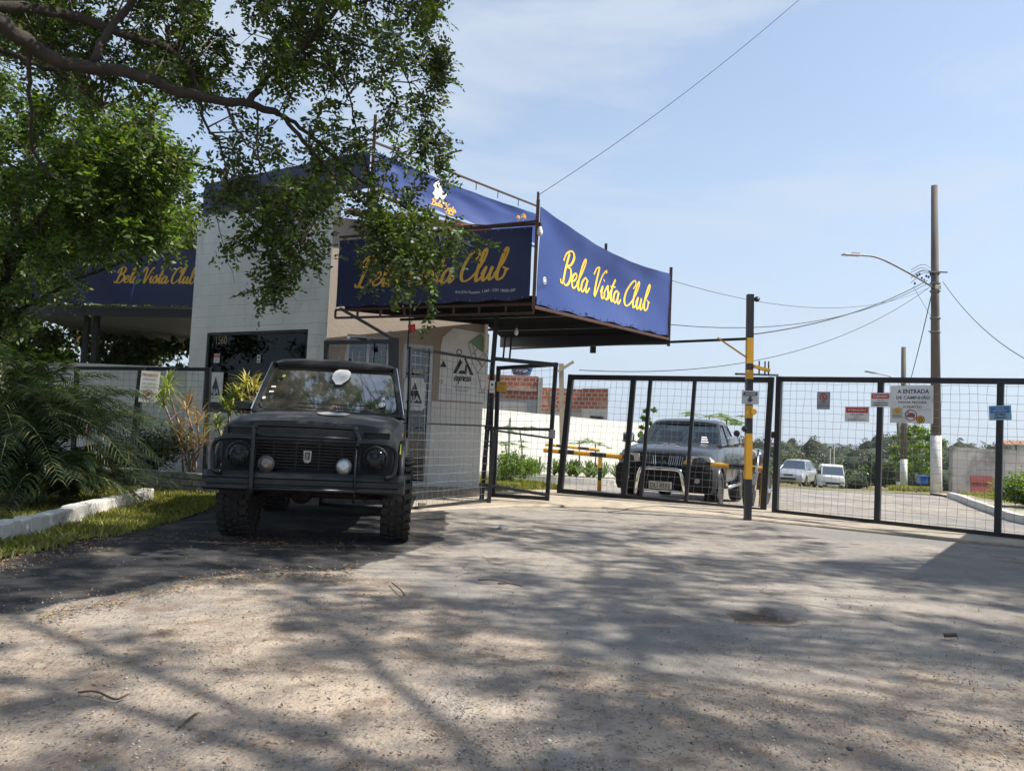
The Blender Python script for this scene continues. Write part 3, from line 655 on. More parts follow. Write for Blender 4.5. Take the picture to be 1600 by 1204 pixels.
glass2 = glassmat('window_glass', (.10, .13, .15), .07, .02, .4)
pane_on(B, dBC, nBC, sw0+.04, sw1-.04, 1.24, 2.46).build('pane', glass2, wd)
dr = frame_on(B, dBC, nBC, sd0, sd1, .12, 2.42, w_=.06).build('door', mat('aluminium', (.45, .46, .47), .4, metal=.5), gh)
pane_on(B, dBC, nBC, sd0+.05, sd1-.05, .18, 2.36, .06).build('pane', glass2, dr)
hp = B+dBC*(sd1-.13)+nBC*.0+Vector((0, 0, 1.05)); m = MB(); m.tube([hp-nBC*.05, hp+nBC*.02, hp+nBC*.02-dBC*.09], .012, 6); m.build('handle', chrome, dr)
m = MB(); m.slab([B+dBC*(sd0-.1)-nBC*.02, C_-nBC*.02, C_+nBC*.75, B+dBC*(sd0-.1)+nBC*.75], (0, 0, 1), .1); m.build('doorstep', conc, gh)
# counter inside; the window's darkness comes from the glass tint
m = MB(); m.box((-4.3, 14.6, .5), (2.2, .5, 1.0), math.atan2(dAB.y, dAB.x)); tag(m.build('counter', mat('dark_wood', (.08, .05, .035), .6), bevel=.01), 'dark counter dimly seen behind the black shop window', 'counter')
# downpipe on the right corner
m = MB(); m.tube([C_+nBC*.07+Vector((-.02, 0, 2.35)), C_+nBC*.07+Vector((-.02, 0, 4.0))], .035, 10); m.build('downpipe', mat('pvc', (.7, .7, .66), .5), gh, smooth=True)
# number on the glass
def on_wall(a, d, nrm, s, z, vf, m, name, parent, off=.004, world=True):
    vv, f = vf; return mk(name, place2d(vv, a+d*s+Vector((0, 0, z)), d, Vector((0, 0, 1)), nrm, off), f, m, parent)
on_wall(A-nAB*.04, dAB, nAB, s_on(A, dAB, 334), 2.43, text_verts('1560', width=.27, height=.15), mat('gold_leaf', (.32, .24, .10), .4), 'lettering', gh, .006)

# --- RJA signs
def rja(name, org, d, nrm, W, H, label, clip=False):
    up = Vector((0, 0, 1)); k = .12*W
    shp = [(-W/2, -H/2), (W/2, -H/2), (W/2, H/2), (-W/2, H/2)] if not clip else [(-W/2, -H/2+k), (-W/2+k, -H/2), (W/2-k, -H/2), (W/2, -H/2+k), (W/2, H/2-k*1.6), (W/2-k*.7, H/2-k*1.5), (W/2-k*.9, H/2), (-W/2+k, H/2), (-W/2, H/2-k)]
    root = empty(name, org, 0, label, 'sign', 'triangle logo signs in the gatehouse windows')
    m = MB(); m.slab([org+d*a+up*b for a, b in shp], nrm, -.01); m.build('board', signw, root)
    T = ([(-.38*W, -.28*H), (.38*W, -.28*H), (0, .36*H)], [(0, 1, 2)])
    mk('emblem', place2d(T[0], org, d, up, nrm, .003), T[1], mat('emblem_blueblack', (.02, .025, .04), .5), root)
    tv = sh(text_verts('RJA', width=.5*W, bold=.03), 0, -.17*H); mk('lettering', place2d(tv[0], org, d, up, nrm, .006), tv[1], signw, root)
    tv = sh(text_verts('BENS DUARTE', width=.55*W), 0, -.36*H); mk('lettering', place2d(tv[0], org, d, up, nrm, .003), tv[1], dk, root)
rja('sign', A+dAB*s_on(A, dAB, 332)+nAB*.0+Vector((0, 0, 1.60)), dAB, nAB, .36, .52, 'white sign with dark triangle low in the black shop window')
rja('sign', B+dBC*(s_on(B, dBC, 644))+nBC*.03+Vector((0, 0, 1.60)), dBC, nBC, .36, .53, 'white sign with dark triangle on the glass door right of the off-roader', True)
def little(px, z, a, d, n_, W, H, items, label, off=.0, bm=None): 
    s = s_on(a, d, px); return sign('sticker', a+d*s+n_*off+Vector((0, 0, z)), W, H, d, label, 'sticker', bm or signw, items, t=.003)
little(331, 2.11, A-nAB*.035, dAB, nAB, .15, .16, [('heading', red, sh(rect2d(0, 0, .135, .06), 0, .04), 0), ('lettering', signw, sh(text_verts('AVISO', width=.1), 0, .04), 1), ('lettering', dk, sh(text_verts('24 HORAS', width=.11), 0, -.03), 0)], 'red and white notice sticker high in the black shop window')
little(397, 2.09, A-nAB*.035, dAB, nAB, .08, .13, [('picture', dk, circ2d(0, .025, .024), 0), ('lettering', dk, sh(rect2d(0, 0, .05, .02), 0, -.035), 0)], 'tiny white sticker with a black dot in the shop window')
little(648, 1.98, B+Vector((0, 0, 0)), dBC, nBC, .17, .055, [('lettering', dk, text_verts('EMPURRE', width=.13), 0)], 'narrow cream push plate on the glass door', 0, mat('cream_plate', (.6, .56, .4), .5))
# --- poster
sp0, sp1 = s_on(B, dBC, 682), s_on(B, dBC, 758); W = sp1-sp0-.01; z0, z1 = 1.53, 2.74; H = z1-z0; pc = B+dBC*((sp0+sp1)/2)+nBC*.006+Vector((0, 0, (z0+z1)/2))
root = empty('poster', pc, 0, 'large white poster with black angular logo and street map beside the door', 'poster')
m = MB(); shp = [(-W/2, -H/2), (W/2, -H/2), (W/2, H/2-.05), (-W/2+.20, H/2), (-W/2+.03, H/2-.16), (-W/2, H/2-.3)]
m.slab([pc+dBC*a+Vector((0, 0, b)) for a, b in shp], nBC, -.005); m.build('sheet', mat('poster_paper', (.84, .85, .85), .5), root)
def pp_(name, vf, mt, lev=0): mk(name, place2d(vf[0], pc, dBC, Vector((0, 0, 1)), nBC, .003+.002*lev), vf[1], mt, root)
lx, ly = -.02, -.02
pp_('emblem', merge2(([(lx-.17, ly-.13), (lx-.11, ly-.13), (lx-.02, ly+.06), (lx-.06, ly+.12)], [(0, 1, 2, 3)]), ([(lx-.02, ly+.20), (lx+.02, ly+.17), (lx+.19, ly-.14), (lx+.13, ly-.14)], [(0, 1, 2, 3)]), ([(lx-.08, ly-.13), (lx+.06, ly-.13), (lx+.03, ly-.075), (lx-.05, ly-.075)], [(0, 1, 2, 3)]), ([(lx+.03, ly-.07), (lx+.065, ly-.13), (lx+.07, ly-.0), (lx+.04, ly+.04)], [(0, 1, 2, 3)])), dk)
pp_('lettering', sh(script_word('express', .30, .15, .17, .09), lx, ly-.24), dk)
pp_('lettering', sh(text_verts('ADM & ALUG', width=.26), lx, ly-.36), dk)
pp_('lettering', sh(text_verts('IMOBILIARIA', width=.22), lx, ly-.41), dk)
pp_('emblem', merge2(([(-.42, -.06), (-.30, -.06), (-.36, .05)], [(0, 1, 2)])), dk)
pp_('emblem', sh(circ2d(0, 0, .05, 20, .035), -.10, .21), dk); pp_('emblem', circ2d(-.38, -.30, .03, 20, .022), dk)
grnp = mat('map_green', (.25, .42, .26), .5); pp_('map_park', ([(.05, .38), (.26, .55), (.36, .40), (.33, .22), (.12, .36)], [(0, 1, 2, 3, 4)]), grnp)
mg = mat('map_grey', (.35, .36, .38), .5)
def ln(a, b, w_=.008):
    a = Vector((*a, 0)); b = Vector((*b, 0)); t = (b-a).normalized(); n_ = Vector((-t.y, t.x, 0))*w_; return [(a+n_)[:2], (a-n_)[:2], (b-n_)[:2], (b+n_)[:2]], [(0, 1, 2, 3)]
ls = [((.05, .38), (.26, .55)), ((.26, .55), (.38, .38)), ((.05, .38), (.15, .02)), ((.15, .02), (.24, -.12)), ((.24, -.12), (.40, .14)), ((.40, .14), (.33, .22)), ((.12, .36), (.22, .1)), ((.22, .1), (.31, -.02)), ((.33, .22), (.22, .1)), ((.27, .36), (.12, .18)), ((.31, .1), (.40, .28)), ((.24, -.12), (.33, -.45)), ((.33, -.45), (.40, -.34)), ((.26, -.45), (.40, -.45)), ((.16, .2), (.30, .02))]
pp_('map_lines', merge2(*[ln(*q) for q in ls]), mg, 0)
pp_('lettering', merge2(*[ln((-.44, y), (-.20, y+.003), .003) for y in (.20, .17, .14, -.42, -.45)]), mg)
pp_('lettering', merge2(*[ln((.12, y), (.28, y), .002) for y in (-.28, -.31)]), mg)

# ============================================================ BANNERS
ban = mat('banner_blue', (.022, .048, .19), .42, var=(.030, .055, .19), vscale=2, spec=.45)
ban_shade = mat('banner_blue_shaded', (.010, .016, .075), .4, var=(.009, .014, .065), vscale=2)  # darker copy of banner_blue; shade on the camera-facing banners is put into its colour
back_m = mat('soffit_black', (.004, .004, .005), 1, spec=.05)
def banner(name, a, b, z0a, z1a, z0b, z1b, m_, label, cat='banner', sag=0, billow=.05, sagtop=0, wr=1):
    """cloth between post a and post b; returns root, point function"""
    a = Vector(a); b = Vector(b); d = (b-a); L = d.length; d.normalize(); nr = Vector((d.y, -d.x, 0)); root = empty(name, ((a+b)/2+Vector((0, 0, z0a))), 0, label, cat)
    NX, NZ = 44, 16
    def pt(u, v, off=0):
        lo = z0a+(z0b-z0a)*u + .012*math.sin(u*40)*(1-v); hi = z1a+(z1b-z1a)*u - sagtop*4*u*(1-u)
        bl = billow*(math.sin(math.pi*u)*math.sin(math.pi*v))+wr*(.006*math.sin(u*19+v*7)+.004*math.sin(u*47-v*3)*v + .010*math.sin(u*9+v*16)*(v**3))
        return a + d*(L*u) + Vector((0, 0, lo+(hi-lo)*v)) + nr*(-bl+off)
    V_ = []; Fc = []
    for side in (0, .006):
        n0 = len(V_)
        for j in range(NZ+1):
            for i in range(NX+1): V_.append(pt(i/NX, j/NZ, -side))
        for j in range(NZ):
            for i in range(NX):
                q = n0+j*(NX+1)+i; Fc.append((q, q+1, q+NX+2, q+NX+1) if side == 0 else (q+NX+1, q+NX+2, q+1, q))
    o = mk('cloth', V_, Fc, m_, root, smooth=True)
    return root, pt, L
def print_on(root, pt, L, H, vf, cx, cz, m_, name='lettering', off=.006):
    """2D shape in metres centred at (cx, cz) of a banner L x H laid on the cloth"""
    vv, f = vf; mk(name, [pt((cx+x)/L, (cz+y)/H, off) for x, y in vv], f, m_, root)
def eyelets(root, pt, n, L, v=.025):
    for i in range(n):
        MB().box(pt((i+.5)/n, v, .006), (.014, .014, .014)).build('eyelet', galv, root)
PC = Vector((.235, 9.96, 0)); PL = Vector((-2.66, 11.3, 0)); PR = Vector((2.62, 12.95, 0)); PB = Vector((-.25, 14.6, 0))
# front banner (faces the camera, in shade)
r, pt, L = banner('banner', PL, PC-Vector((.06, 0, 0)), 2.78, 3.78, 2.80, 3.76, ban_shade, 'shade-darkened blue banner lettered in gold facing the camera over the door, partly behind leaves', billow=.02, wr=.6)
H = .98
print_on(r, pt, L, H, script_word('Bela Vista Club', L*.80, .48, .15, .06), L*.50, .50, gold)
print_on(r, pt, L, H, text_verts('Rua João Faustino, 1.560 - CEP: 18050-207', width=L*.29), L*.79, .13, signw)
eyelets(r, pt, 16, L); eyelets(r, pt, 16, L, .975)
# right banner (sunlit)
r, pt, L = banner('banner', PC+Vector((.04, .05, 0)), PR, 2.74, 4.05, 2.79, 3.86, ban, 'bright blue banner lettered in gold on the sunlit right side of the canopy', billow=.10, sagtop=.14)
H = 1.12
def print_slant(*a): pass
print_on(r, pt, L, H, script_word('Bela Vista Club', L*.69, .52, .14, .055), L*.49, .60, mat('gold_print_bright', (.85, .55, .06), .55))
print_on(r, pt, L, H, circ2d(0, 0, .045), L*.045, .30, signw, 'emblem'); print_on(r, pt, L, H, circ2d(0, 0, .034, 20, .026), L*.045, .30, navy, 'emblem', .009)
eyelets(r, pt, 20, L)
# upper banner, right side of the roof
U0 = Vector((-2.37, 12.0, 0)); U1 = Vector((.35, 15.1, 0)); UL = Vector((-5.85, 13.98, 0))
r, pt, L = banner('banner', U0, U1, 4.80, 5.42, 4.80, 5.40, ban, 'high blue roof banner with a white horse and gold palms, partly behind leaves', billow=.03, sagtop=.05)
H = .6
horse = [(-.17, .0), (-.13, .05), (-.12, .11), (-.16, .13), (-.17, .17), (-.13, .20), (-.10, .25), (-.06, .26), (-.02, .23), (.03, .15), (.07, .10), (.12, .09), (.17, .12), (.16, .05), (.12, .0), (.10, -.06), (.12, -.13), (.08, -.13), (.05, -.05), (-.02, -.01), (-.06, -.05), (-.12, -.04), (-.11, -.07), (-.04, -.09), (.0, -.06), (-.07, -.01), (-.10, .04)][:24]
horse_ = [(-.17, .0), (-.10, .02), (-.09, .10), (-.14, .15), (-.12, .19), (-.06, .17), (-.03, .24), (.03, .27), (.01, .19), (.06, .14), (.10, .17), (.16, .13), (.13, .07), (.10, .08), (.07, .03), (.11, -.04), (.05, -.10), (.02, -.02), (-.04, .0), (-.05, -.08), (-.09, -.09), (-.08, -.02)]
print_on(r, pt, L, H, (horse, [tuple(range(len(horse)))]), L*.36, .30, signw, 'emblem')
print_on(r, pt, L, H, script_word('Bela Vista', .62, .15, .19, .09), L*.385, .15, gold, 'lettering', .008)
print_on(r, pt, L, H, script_word('Club', .2, .07, .2, .1), L*.42, .05, gold, 'lettering', .008)
def palm2d(s):
    v = [(-.03*s, -1*s), (.03*s, -1*s), (.02*s, 0), (-.02*s, 0)]; f = [(0, 1, 2, 3)]; out = (v, f)
    for k in range(7):
        a = R(-25+k*38.5); c, q = math.cos(a), math.sin(a); n_ = (-q, c)
        out = merge2(out, ([(0, 0), (c*.3*s+n_[0]*.09*s, q*.3*s+n_[1]*.09*s+.05*s), (c*.55*s, q*.45*s-.08*s), (c*.3*s-n_[0]*.05*s, q*.3*s-n_[1]*.05*s)], [(0, 1, 2, 3)]))
    return out
print_on(r, pt, L, H, palm2d(.17), L*.90, .47, gold, 'palm_picture'); print_on(r, pt, L, H, palm2d(.12), L*.865, .42, gold, 'palm_picture')
eyelets(r, pt, 14, L, .98)
r, pt, L = banner('banner', UL, U0-Vector((.05, 0, 0)), 4.74, 5.36, 4.80, 5.42, ban_shade, 'high shade-darkened blue roof banner above the white front wall, mostly behind leaves', billow=.03)
# canopy steel frame
fr = empty('canopy_frame', ((PC+PB)/2).to_tuple(), 0, 'rusty steel canopy frame carrying the two big gold-lettered banners', 'canopy')
m = MB()
def pz(p, z): return Vector((p.x, p.y, z))
for z in (2.74, 2.62):
    m.bar(pz(PL, z), pz(PC, z), .03); 
m.bar(pz(PL, 3.83), pz(PC, 3.80), .03); m.bar(pz(PC, 2.70), pz(PR, 2.74), .04)
for i in range(9):
    t = i/8; a = PL.lerp(PC, t); m.bar(pz(a, 2.63), pz(a, 2.73), .03)
m.build('front_rail', rust, fr)
m = MB(); m.bar(pz(PC, 2.68), pz(PC, 4.12), .045); m.build('corner_post', rust, fr)
m = MB(); m.tube([pz(PC, 3.7)+Vector((.0, .05, 0)), pz(PC, 4.22)+Vector((.0, .05, 0))], .018, 8); m.build('pole', rust, fr)
m = MB(); m.bar(pz(PR, 2.62), pz(PR, 3.97), .045); m.build('corner_post', rust, fr)
mid = PC.lerp(PR, .58)+Vector((-.25, .15, 0)); m = MB(); m.bar(pz(mid, 2.8), pz(mid, 4.05), .04); m.build('pole', blk, fr)
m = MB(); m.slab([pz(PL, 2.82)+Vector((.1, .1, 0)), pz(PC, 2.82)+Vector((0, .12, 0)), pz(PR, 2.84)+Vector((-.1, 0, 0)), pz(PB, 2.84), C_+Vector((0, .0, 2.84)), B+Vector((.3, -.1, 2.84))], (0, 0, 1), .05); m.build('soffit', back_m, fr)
m = MB()
for i in (2, 4):
    a = PC.lerp(PR, i/6); b = PL.lerp(PB, i/6); m.bar(pz(a, 2.79), pz(b, 2.79), .04)
m.bar(pz(PR, 2.75), pz(PB, 2.75), .06, .20)
m.build('beam', blk, fr)
m = MB(); q = PR.lerp(PB, .42); m.box((q.x, q.y, 2.58), (.1, .1, .12)); m.build('bracket', blk, fr)
# support posts by the poster (leaning a little)
m = MB(); m.bar(P(752, 786, 11.45), P(778, 470, 11.45), .07); m.build('post', blk, fr)
for a in (790, 800):
    m = MB(); m.bar(P(a-4, 562, 12.4), P(a, 520, 12.4), .03); m.build('hanger', blk, fr)
# diagonal strut and hanging rod over the door
m = MB(); m.bar(P(532, 482, 11.25), P(612, 528, 10.2), .035); m.bar(P(641, 482, 10.9), P(637, 545, 10.9), .02); m.build('strut', blk, fr)
# upper roof frame
uf = empty('roof_frame', U0.to_tuple(), 0, 'thin rusty rails above the roof holding the upper blue banners', 'frame')
m = MB(); m.bar(pz(U0, 5.56), pz(U1, 5.56), .03); m.bar(pz(U0, 4.74), pz(U1, 4.74), .03); m.bar(pz(U0, 4.74), pz(UL, 4.70), .03)
for i in range(8):
    a = U0.lerp(U1, i/7); m.bar(pz(a, 5.42), pz(a, 5.56), .015)
m.build('rail', rust, uf)
m = MB(); m.bar(pz(U0, 4.0), pz(U0, 6.0), .045); m.build('pole', rust, uf)
m = MB(); m.bar(pz(U1, 3.9), pz(U1, 5.85), .045); m.build('pole', blk, uf)
m = MB(); m.bar(pz(UL, 3.9)+Vector((.3, .2, 0)), pz(UL, 5.4)+Vector((.3, .2, 0)), .045); m.build('pole', blk, uf)
# light bulbs
def bulb(p, label, s=1.0, hang=.0):
    r = empty('light_bulb', p, 0, label, 'light bulb')
    m = MB(); m.lathe([(.0, -.135*s), (.022*s, -.13*s), (.037*s, -.10*s), (.04*s, -.07*s), (.028*s, -.03*s), (.018*s, 0)], p); m.build('bulb', mat('bulb_white', (.75, .75, .72), .25), r, smooth=True)
    m = MB(); m.lathe([(.02*s, 0), (.022*s, .05*s), (.012*s, .065*s)], p); m.tube([p+Vector((0, 0, .06*s)), p+Vector((0, .0, .06*s+max(hang, .02)))], .006, 6); m.build('socket', plast, r)
bulb(P(844, 354, 9.85), 'white light bulb at the outer corner of the two big banners', .95, .05)
bulb(P(807, 513, 10.9), 'bare light bulb hanging on its cable under the dark canopy', .75, .22)
m = MB(); m.bar(P(800, 348, 9.9)+Vector((-.8, .1, -.1)), P(842, 345, 9.85), .025)
m.build('lamp_arm', rust, fr)
r = empty('bucket', P(645, 512, 10.85), 0, 'small red bucket hanging on a wire in front of the beige wall', 'bucket')
p = P(645, 519, 10.85); rm = Matrix.Rotation(R(-14), 3, 'Y')
m = MB(); m.lathe([(.040, 0), (.052, .10), (.056, .105)], p, mat=rm, n=18); m.build('body', mat('red_plastic', (.55, .02, .03), .4), r, smooth=False)
m = MB(); m.tube([P(645, 484, 10.85), P(643, 496, 10.85), P(641, 509, 10.85)], .004, 5); m.tube([P(641, 509, 10.85), P(643, 501, 10.85), P(649, 509, 10.85)], .003, 5); m.build('wire', blk, r)

# left-hand canopy behind the building edge
lc = empty('side_canopy', (-7.2, 15, 0), 0, 'low canopy with a corrugated underside left of the gatehouse', 'canopy')
LA = Vector((-10.6, 15.3, 0)); LB = Vector((-5.9, 14.35, 0))
cor = mat('corrugated_sheet', (.35, .35, .34), .6, metal=.3)
m = MB()
for i in range(40):
    a = LA.lerp(LB, i/40); b = LA.lerp(LB, (i+1)/40); dz = .02*(i % 2); dz2 = .02*((i+1) % 2); bk_ = Vector((.6, 4.2, -.25))
    m.quad(pz(a, 3.12+dz), pz(b, 3.12+dz2), pz(b, 3.12+dz2)+bk_, pz(a, 3.12+dz)+bk_)
m.build('roof_sheet', cor, lc, fix=False)
m = MB(); m.bar(pz(LA, 3.02), pz(LB, 3.0), .06, .16); m.build('beam', blk, lc); m = MB(); m.bar(pz(LA, 2.95)+Vector((.5, 4, -.2)), pz(LB, 2.95)+Vector((.5, 4, -.2)), .06, .1); m.build('beam', blk, lc)
for px in (126, 141):
    a = P(px-4, 640, 15.2); m = MB(); m.bar(Vector((a.x, a.y, 0)), Vector((a.x+.05, a.y, 3.0)), .09); m.build('post', blk, lc)
r, pt, L = banner('banner', LA+Vector((1.1, -.35, 0)), LB+Vector((.2, -.1, 0)), 3.16, 4.18, 3.13, 4.2, ban_shade, 'shade-darkened blue gold-lettered banner left of the white wall, half behind the tree', billow=.02)
print_on(r, pt, L, 1.03, script_word('Bela Vista Club', 1.75, .33, .17, .08), L-1.08-.12, .56, gold)
sw_ = [(L-.75+.9*math.cos(R(a)), .1+.85*math.sin(R(a))) for a in range(110, 185, 8)]
vv = []; 
for i, (x, y) in enumerate(sw_): vv += [(x, y), (x-.05*math.sin(i/3), y+.02)]
print_on(r, pt, L, 1.03, (vv, [(2*i, 2*i+1, 2*i+3, 2*i+2) for i in range(len(sw_)-1)]), 0, 0, mat('swoosh_blue', (.05, .10, .35), .5), 'swoosh', .006)
print_on(r, pt, L, 1.03, ([(-.1, -.14), (.1, -.14), (.04, .0), (.0, .14), (-.03, .0)], [(0, 1, 2, 3, 4)]), L-.18, .86, signw, 'emblem')
# ============================================================ GATES AND FENCES
def bil(q, u, v):
    bl, br, tr, tl = q; return bl.lerp(br, u).lerp(tl.lerp(tr, u), v)
def u_px(a, b, px):
    r = ray(px, 672); d = b-a; return (a.x*r.y - a.y*r.x)/(d.y*r.x - d.x*r.y)
def mesh_wires(q, cell, r=.0021, wob=.008, skipv=0):
    bl, br, tr, tl = q; W = (br-bl).length; H = (tl-bl).length; m = MB(); nu = max(2, int(W/cell)); nv = max(2, int(H/cell)); rr = random.Random(int(W*100))
    nrm = (br-bl).cross(tl-bl).normalized()
    for i in range(1, nu):
        pts = [bil(q, (i+rr.uniform(-.14, .14))/nu, j/8) + nrm*rr.uniform(-wob, wob) for j in range(9)]; m.tube(pts, r, 4, False)
    for j in range(1, nv):
        k = max(4, nu//2); base = rr.uniform(-.06, .06); pts = [bil(q, i/k, (j+base+rr.uniform(-.07, .07))/nv) + nrm*(.005+rr.uniform(-wob, wob)) for i in range(k+1)]; m.tube(pts, r, 4, False)
    return m
def gate(name, q, label, cat, ups=(), mids=(), fw=.06, cell=.108, wires='wire_mesh', top=None, upw=None):
    bl, br, tr, tl = q; root = empty(name, (bl+br)/2, 0, label, cat); nrm = (br-bl).cross(tl-bl).normalized()
    m = MB(); h = fw/2/(tl-bl).length; w_ = fw/2/(br-bl).length
    m.bar(bil(q, w_, 0), bil(q, w_, 1), fw, fw, nrm); m.bar(bil(q, 1-w_, 0), bil(q, 1-w_, 1), fw, fw, nrm)
    m.bar(bil(q, 2*w_, h), bil(q, 1-2*w_, h), fw*.94, fw*.94, nrm); m.bar(bil(q, 2*w_, 1-h), bil(q, 1-2*w_, 1-h), (top or fw)*.94, fw*.94, nrm)
    m.build('frame', blk, root, bevel=.003)
    for i, u in enumerate(ups):
        m = MB(); m.bar(bil(q, u, 2*h), bil(q, u, 1-2*h), (upw[i] if upw else fw*.8), fw*.8, nrm); m.build('upright', blk, root)
    for v in mids:
        m = MB(); m.bar(bil(q, 2*w_, v), bil(q, 1-2*w_, v), fw*.6, fw*.8, nrm); m.build('crossbar', blk, root)
    if cell: mesh_wires(q, cell).build(wires, galv, root, fix=False)
    return root
# gate A (the leaf in front of the pickup)
qa = (P(871, 770, 13.6), P(1197, 803, 12.1), P(1210, 589, 12.1), P(889, 585, 13.6))
gA = gate('sliding_gate', qa, 'wide black mesh gate leaf standing in front of the dark pickup', 'gate', [u_px(qa[0], qa[1], x) for x in (978, 1005, 1075)], (), .09, .11, upw=[.085, .055, .055])
m = MB(); m.bar(qa[0]+Vector((0, 0, -.05)), qa[1]+Vector((0, 0, -.05)), .04, .03); m.build('track', rust, gA)
# gate B (right)
qb = (P(1207, 803, 11.75), P(1720, 858, 9.1), P(1724, 592, 9.1), P(1214, 588, 11.75))
gB = gate('sliding_gate', qb, 'wide black mesh gate on the right carrying the notice boards', 'gate', [u_px(qb[0], qb[1], x) for x in (1373, 1560)], (), .08, .107, upw=[.075, .075])
m = MB(); m.bar(qb[0]+Vector((0, -.03, -.05)), qb[1]+Vector((0, -.03, -.05)), .05, .03); m.build('track', rust, gB)
# small pedestrian gate (right of the poster)
qp = (P(768, 776, 11.75), P(858, 782, 11.55), P(872, 566, 11.55), P(776, 572, 11.75))
gP = gate('pedestrian_gate', qp, 'narrow black mesh pedestrian gate between the poster wall and the wide gate', 'gate', (), (), .06, .10)
for a_, b_, w1 in ((P(757, 668, 11.3), P(860, 671, 11.4), .045), (P(764, 671, 11.25), P(858, 684, 11.4), .03), (P(773, 674, 11.2), P(763, 792, 11.2), .06), (P(752, 756, 11.35), P(856, 773, 11.4), .045), (P(770, 560, 11.3), P(872, 570, 11.4), .055)):
    m = MB(); m.bar(a_, b_, w1); m.build('crossbar', blk, gP)
for v_ in (.15, .85):
    m = MB(); c_ = bil(qp, 0.0, v_)+Vector((-.02, -.03, 0)); m.bar(c_-Vector((0, 0, .05)), c_+Vector((0, 0, .05)), .03); m.build('hinge', rust, gP)
m = MB(); c_ = bil(qp, .97, .48)+Vector((0, -.05, 0)); m.box(c_, (.10, .03, .13)); m.build('lock', mat('lock_steel', (.2, .2, .2), .4, metal=.6), gP, bevel=.004)
# fixed panel in front of the poster wall (comes towards the off-roader)
qf = (P(632, 797, 9.75), P(766, 782, 11.3), P(772, 563, 11.3), P(640, 541, 9.75))
gF = gate('mesh_panel', qf, 'black wire mesh panel in front of the poster and glass door', 'fence panel', (), (.53,), .035, .108)
# leaf folded behind the off-roader
qg = (P(500, 790, 9.75), P(618, 800, 9.35), P(618, 530, 9.35), P(508, 532, 9.75))
gG = gate('mesh_panel', qg, 'black mesh panel standing behind the off-roader, left of the glass door', 'fence panel', (), (), .05, .108)
m = MB(); m.bar(P(614, 800, 9.3), P(616, 528, 9.3), .13, .07); tag(m.build('gate_post', blk, bevel=.004), 'thick square black post behind the right side of the off-roader roof', 'post')
# left garden fence
ql = (P(110, 744, 12.6), P(322, 752, 12.3), P(330, 574, 12.3), P(118, 572, 12.6))
gL = gate('garden_fence', ql, 'black mesh garden fence between the palm bush and the white wall', 'fence', [], (), .06, .105)
m = MB(); m.bar(P(203, 752, 12.35), P(222, 574, 12.35), .09, .07); m.build('upright', blk, gL)
# striped post
zp = G(1168, 812)
yp = empty('striped_post', zp, 0, 'tall slim square post striped yellow and black before the gates', 'post')
bands = [(812, 748, 0), (748, 677, 1), (677, 653, 0), (653, 633, 1), (633, 592, 0), (592, 578, 1), (578, 568, 0), (568, 528, 1), (528, 460, 0)]
def ppx(py): return P(1168+(812-py)*.012, py, zp.y)
for i, (a, b, c) in enumerate(bands):
    m = MB(); m.bar(ppx(a), ppx(b), .088 if i % 2 else .086, .088 if i % 2 else .086, up=(0, 1, 0)); m.build('band', yel if c else blk, yp)
m = MB(); m.bar(ppx(560)+Vector((-.02, 0, 0)), ppx(535)+Vector((-.42, .1, .06)), .022); m.build('brace', yel, yp)
m = MB(); m.bar(ppx(572)+Vector((.05, -.03, 0)), ppx(578)+Vector((.27, -.03, 0)), .07, .04); m.build('bracket', yel, yp)
m = MB()
for dx in (.12, .20, .25): m.bar(ppx(585)+Vector((dx, -.05, -.0)), ppx(566)+Vector((dx, -.05, .02)), .016)
m.build('bolts', blk, yp)
m = MB(); c = ppx(467)+Vector((.09, -.02, 0)); m.lathe([(.0, -.03), (.035, -.02), (.038, .02), (.02, .04)], c, axis='Y'); m.bar(c, c+Vector((-.06, 0, 0)), .02); m.build('sensor', plast, yp, smooth=True)
c = ppx(643)+Vector((.05, -.05, 0)); m = MB(); m.lathe([(.0, -.02), (.04, -.02), (.045, .02)], c, axis='Y', n=14); m.build('knob', yel, yp)
c = ppx(670)+Vector((-.055, -.02, 0)); m = MB(); m.lathe([(.0, -.03), (.042, -.02), (.042, .03)], c, axis='Y', n=14); m.build('knob', plast, yp)
m = MB(); a = pz(PR, 2.6); m.bar(pz(PB, 2.60)+Vector((.2, -.3, 0)), ppx(529), .035); tag(m.build('tie_rail', blk), 'long thin black rail from the canopy to the striped post', 'rail')
m = MB(); m.bar(P(1150, 584, 10.7), P(1215, 586, 11.7), .03); m.build('rail', blk, yp)
# yellow-black barrier behind gate A
bt = empty('barrier', P(935, 770, 14.6), 0, 'low yellow and black striped pipe barrier behind the wide gate', 'barrier')
def striped(pts, r, n, parent, name='rail'):
    a, b = pts
    for i in range(n):
        m = MB(); m.tube([a.lerp(b, i/n), a.lerp(b, (i+1)/n)], r, 8); m.build(name, yel if i % 2 == 0 else blk, parent, smooth=False)
striped((P(850, 703, 14.7), P(1200, 733, 12.85)), .042, 13, bt)
striped((P(852, 694, 14.9), P(937, 703, 14.9)), .028, 5, bt)
a = P(938, 712, 14.4)
for i, (z0_, z1_) in enumerate(((a.z-.22, a.z-.02), (a.z-.45, a.z-.22), (a.z-.85, a.z-.45))):
    m = MB(); m.bar(Vector((a.x, a.y, z0_)), Vector((a.x, a.y, z1_)), .07, up=(0, 1, 0)); m.build('leg', (yel, blk, yel)[i], bt)
m = MB(); a = P(1193, 735, 12.85); m.bar(a, Vector((a.x-.03, a.y, 0)), .06, up=(0, 1, 0)); m.build('leg', yel, bt)

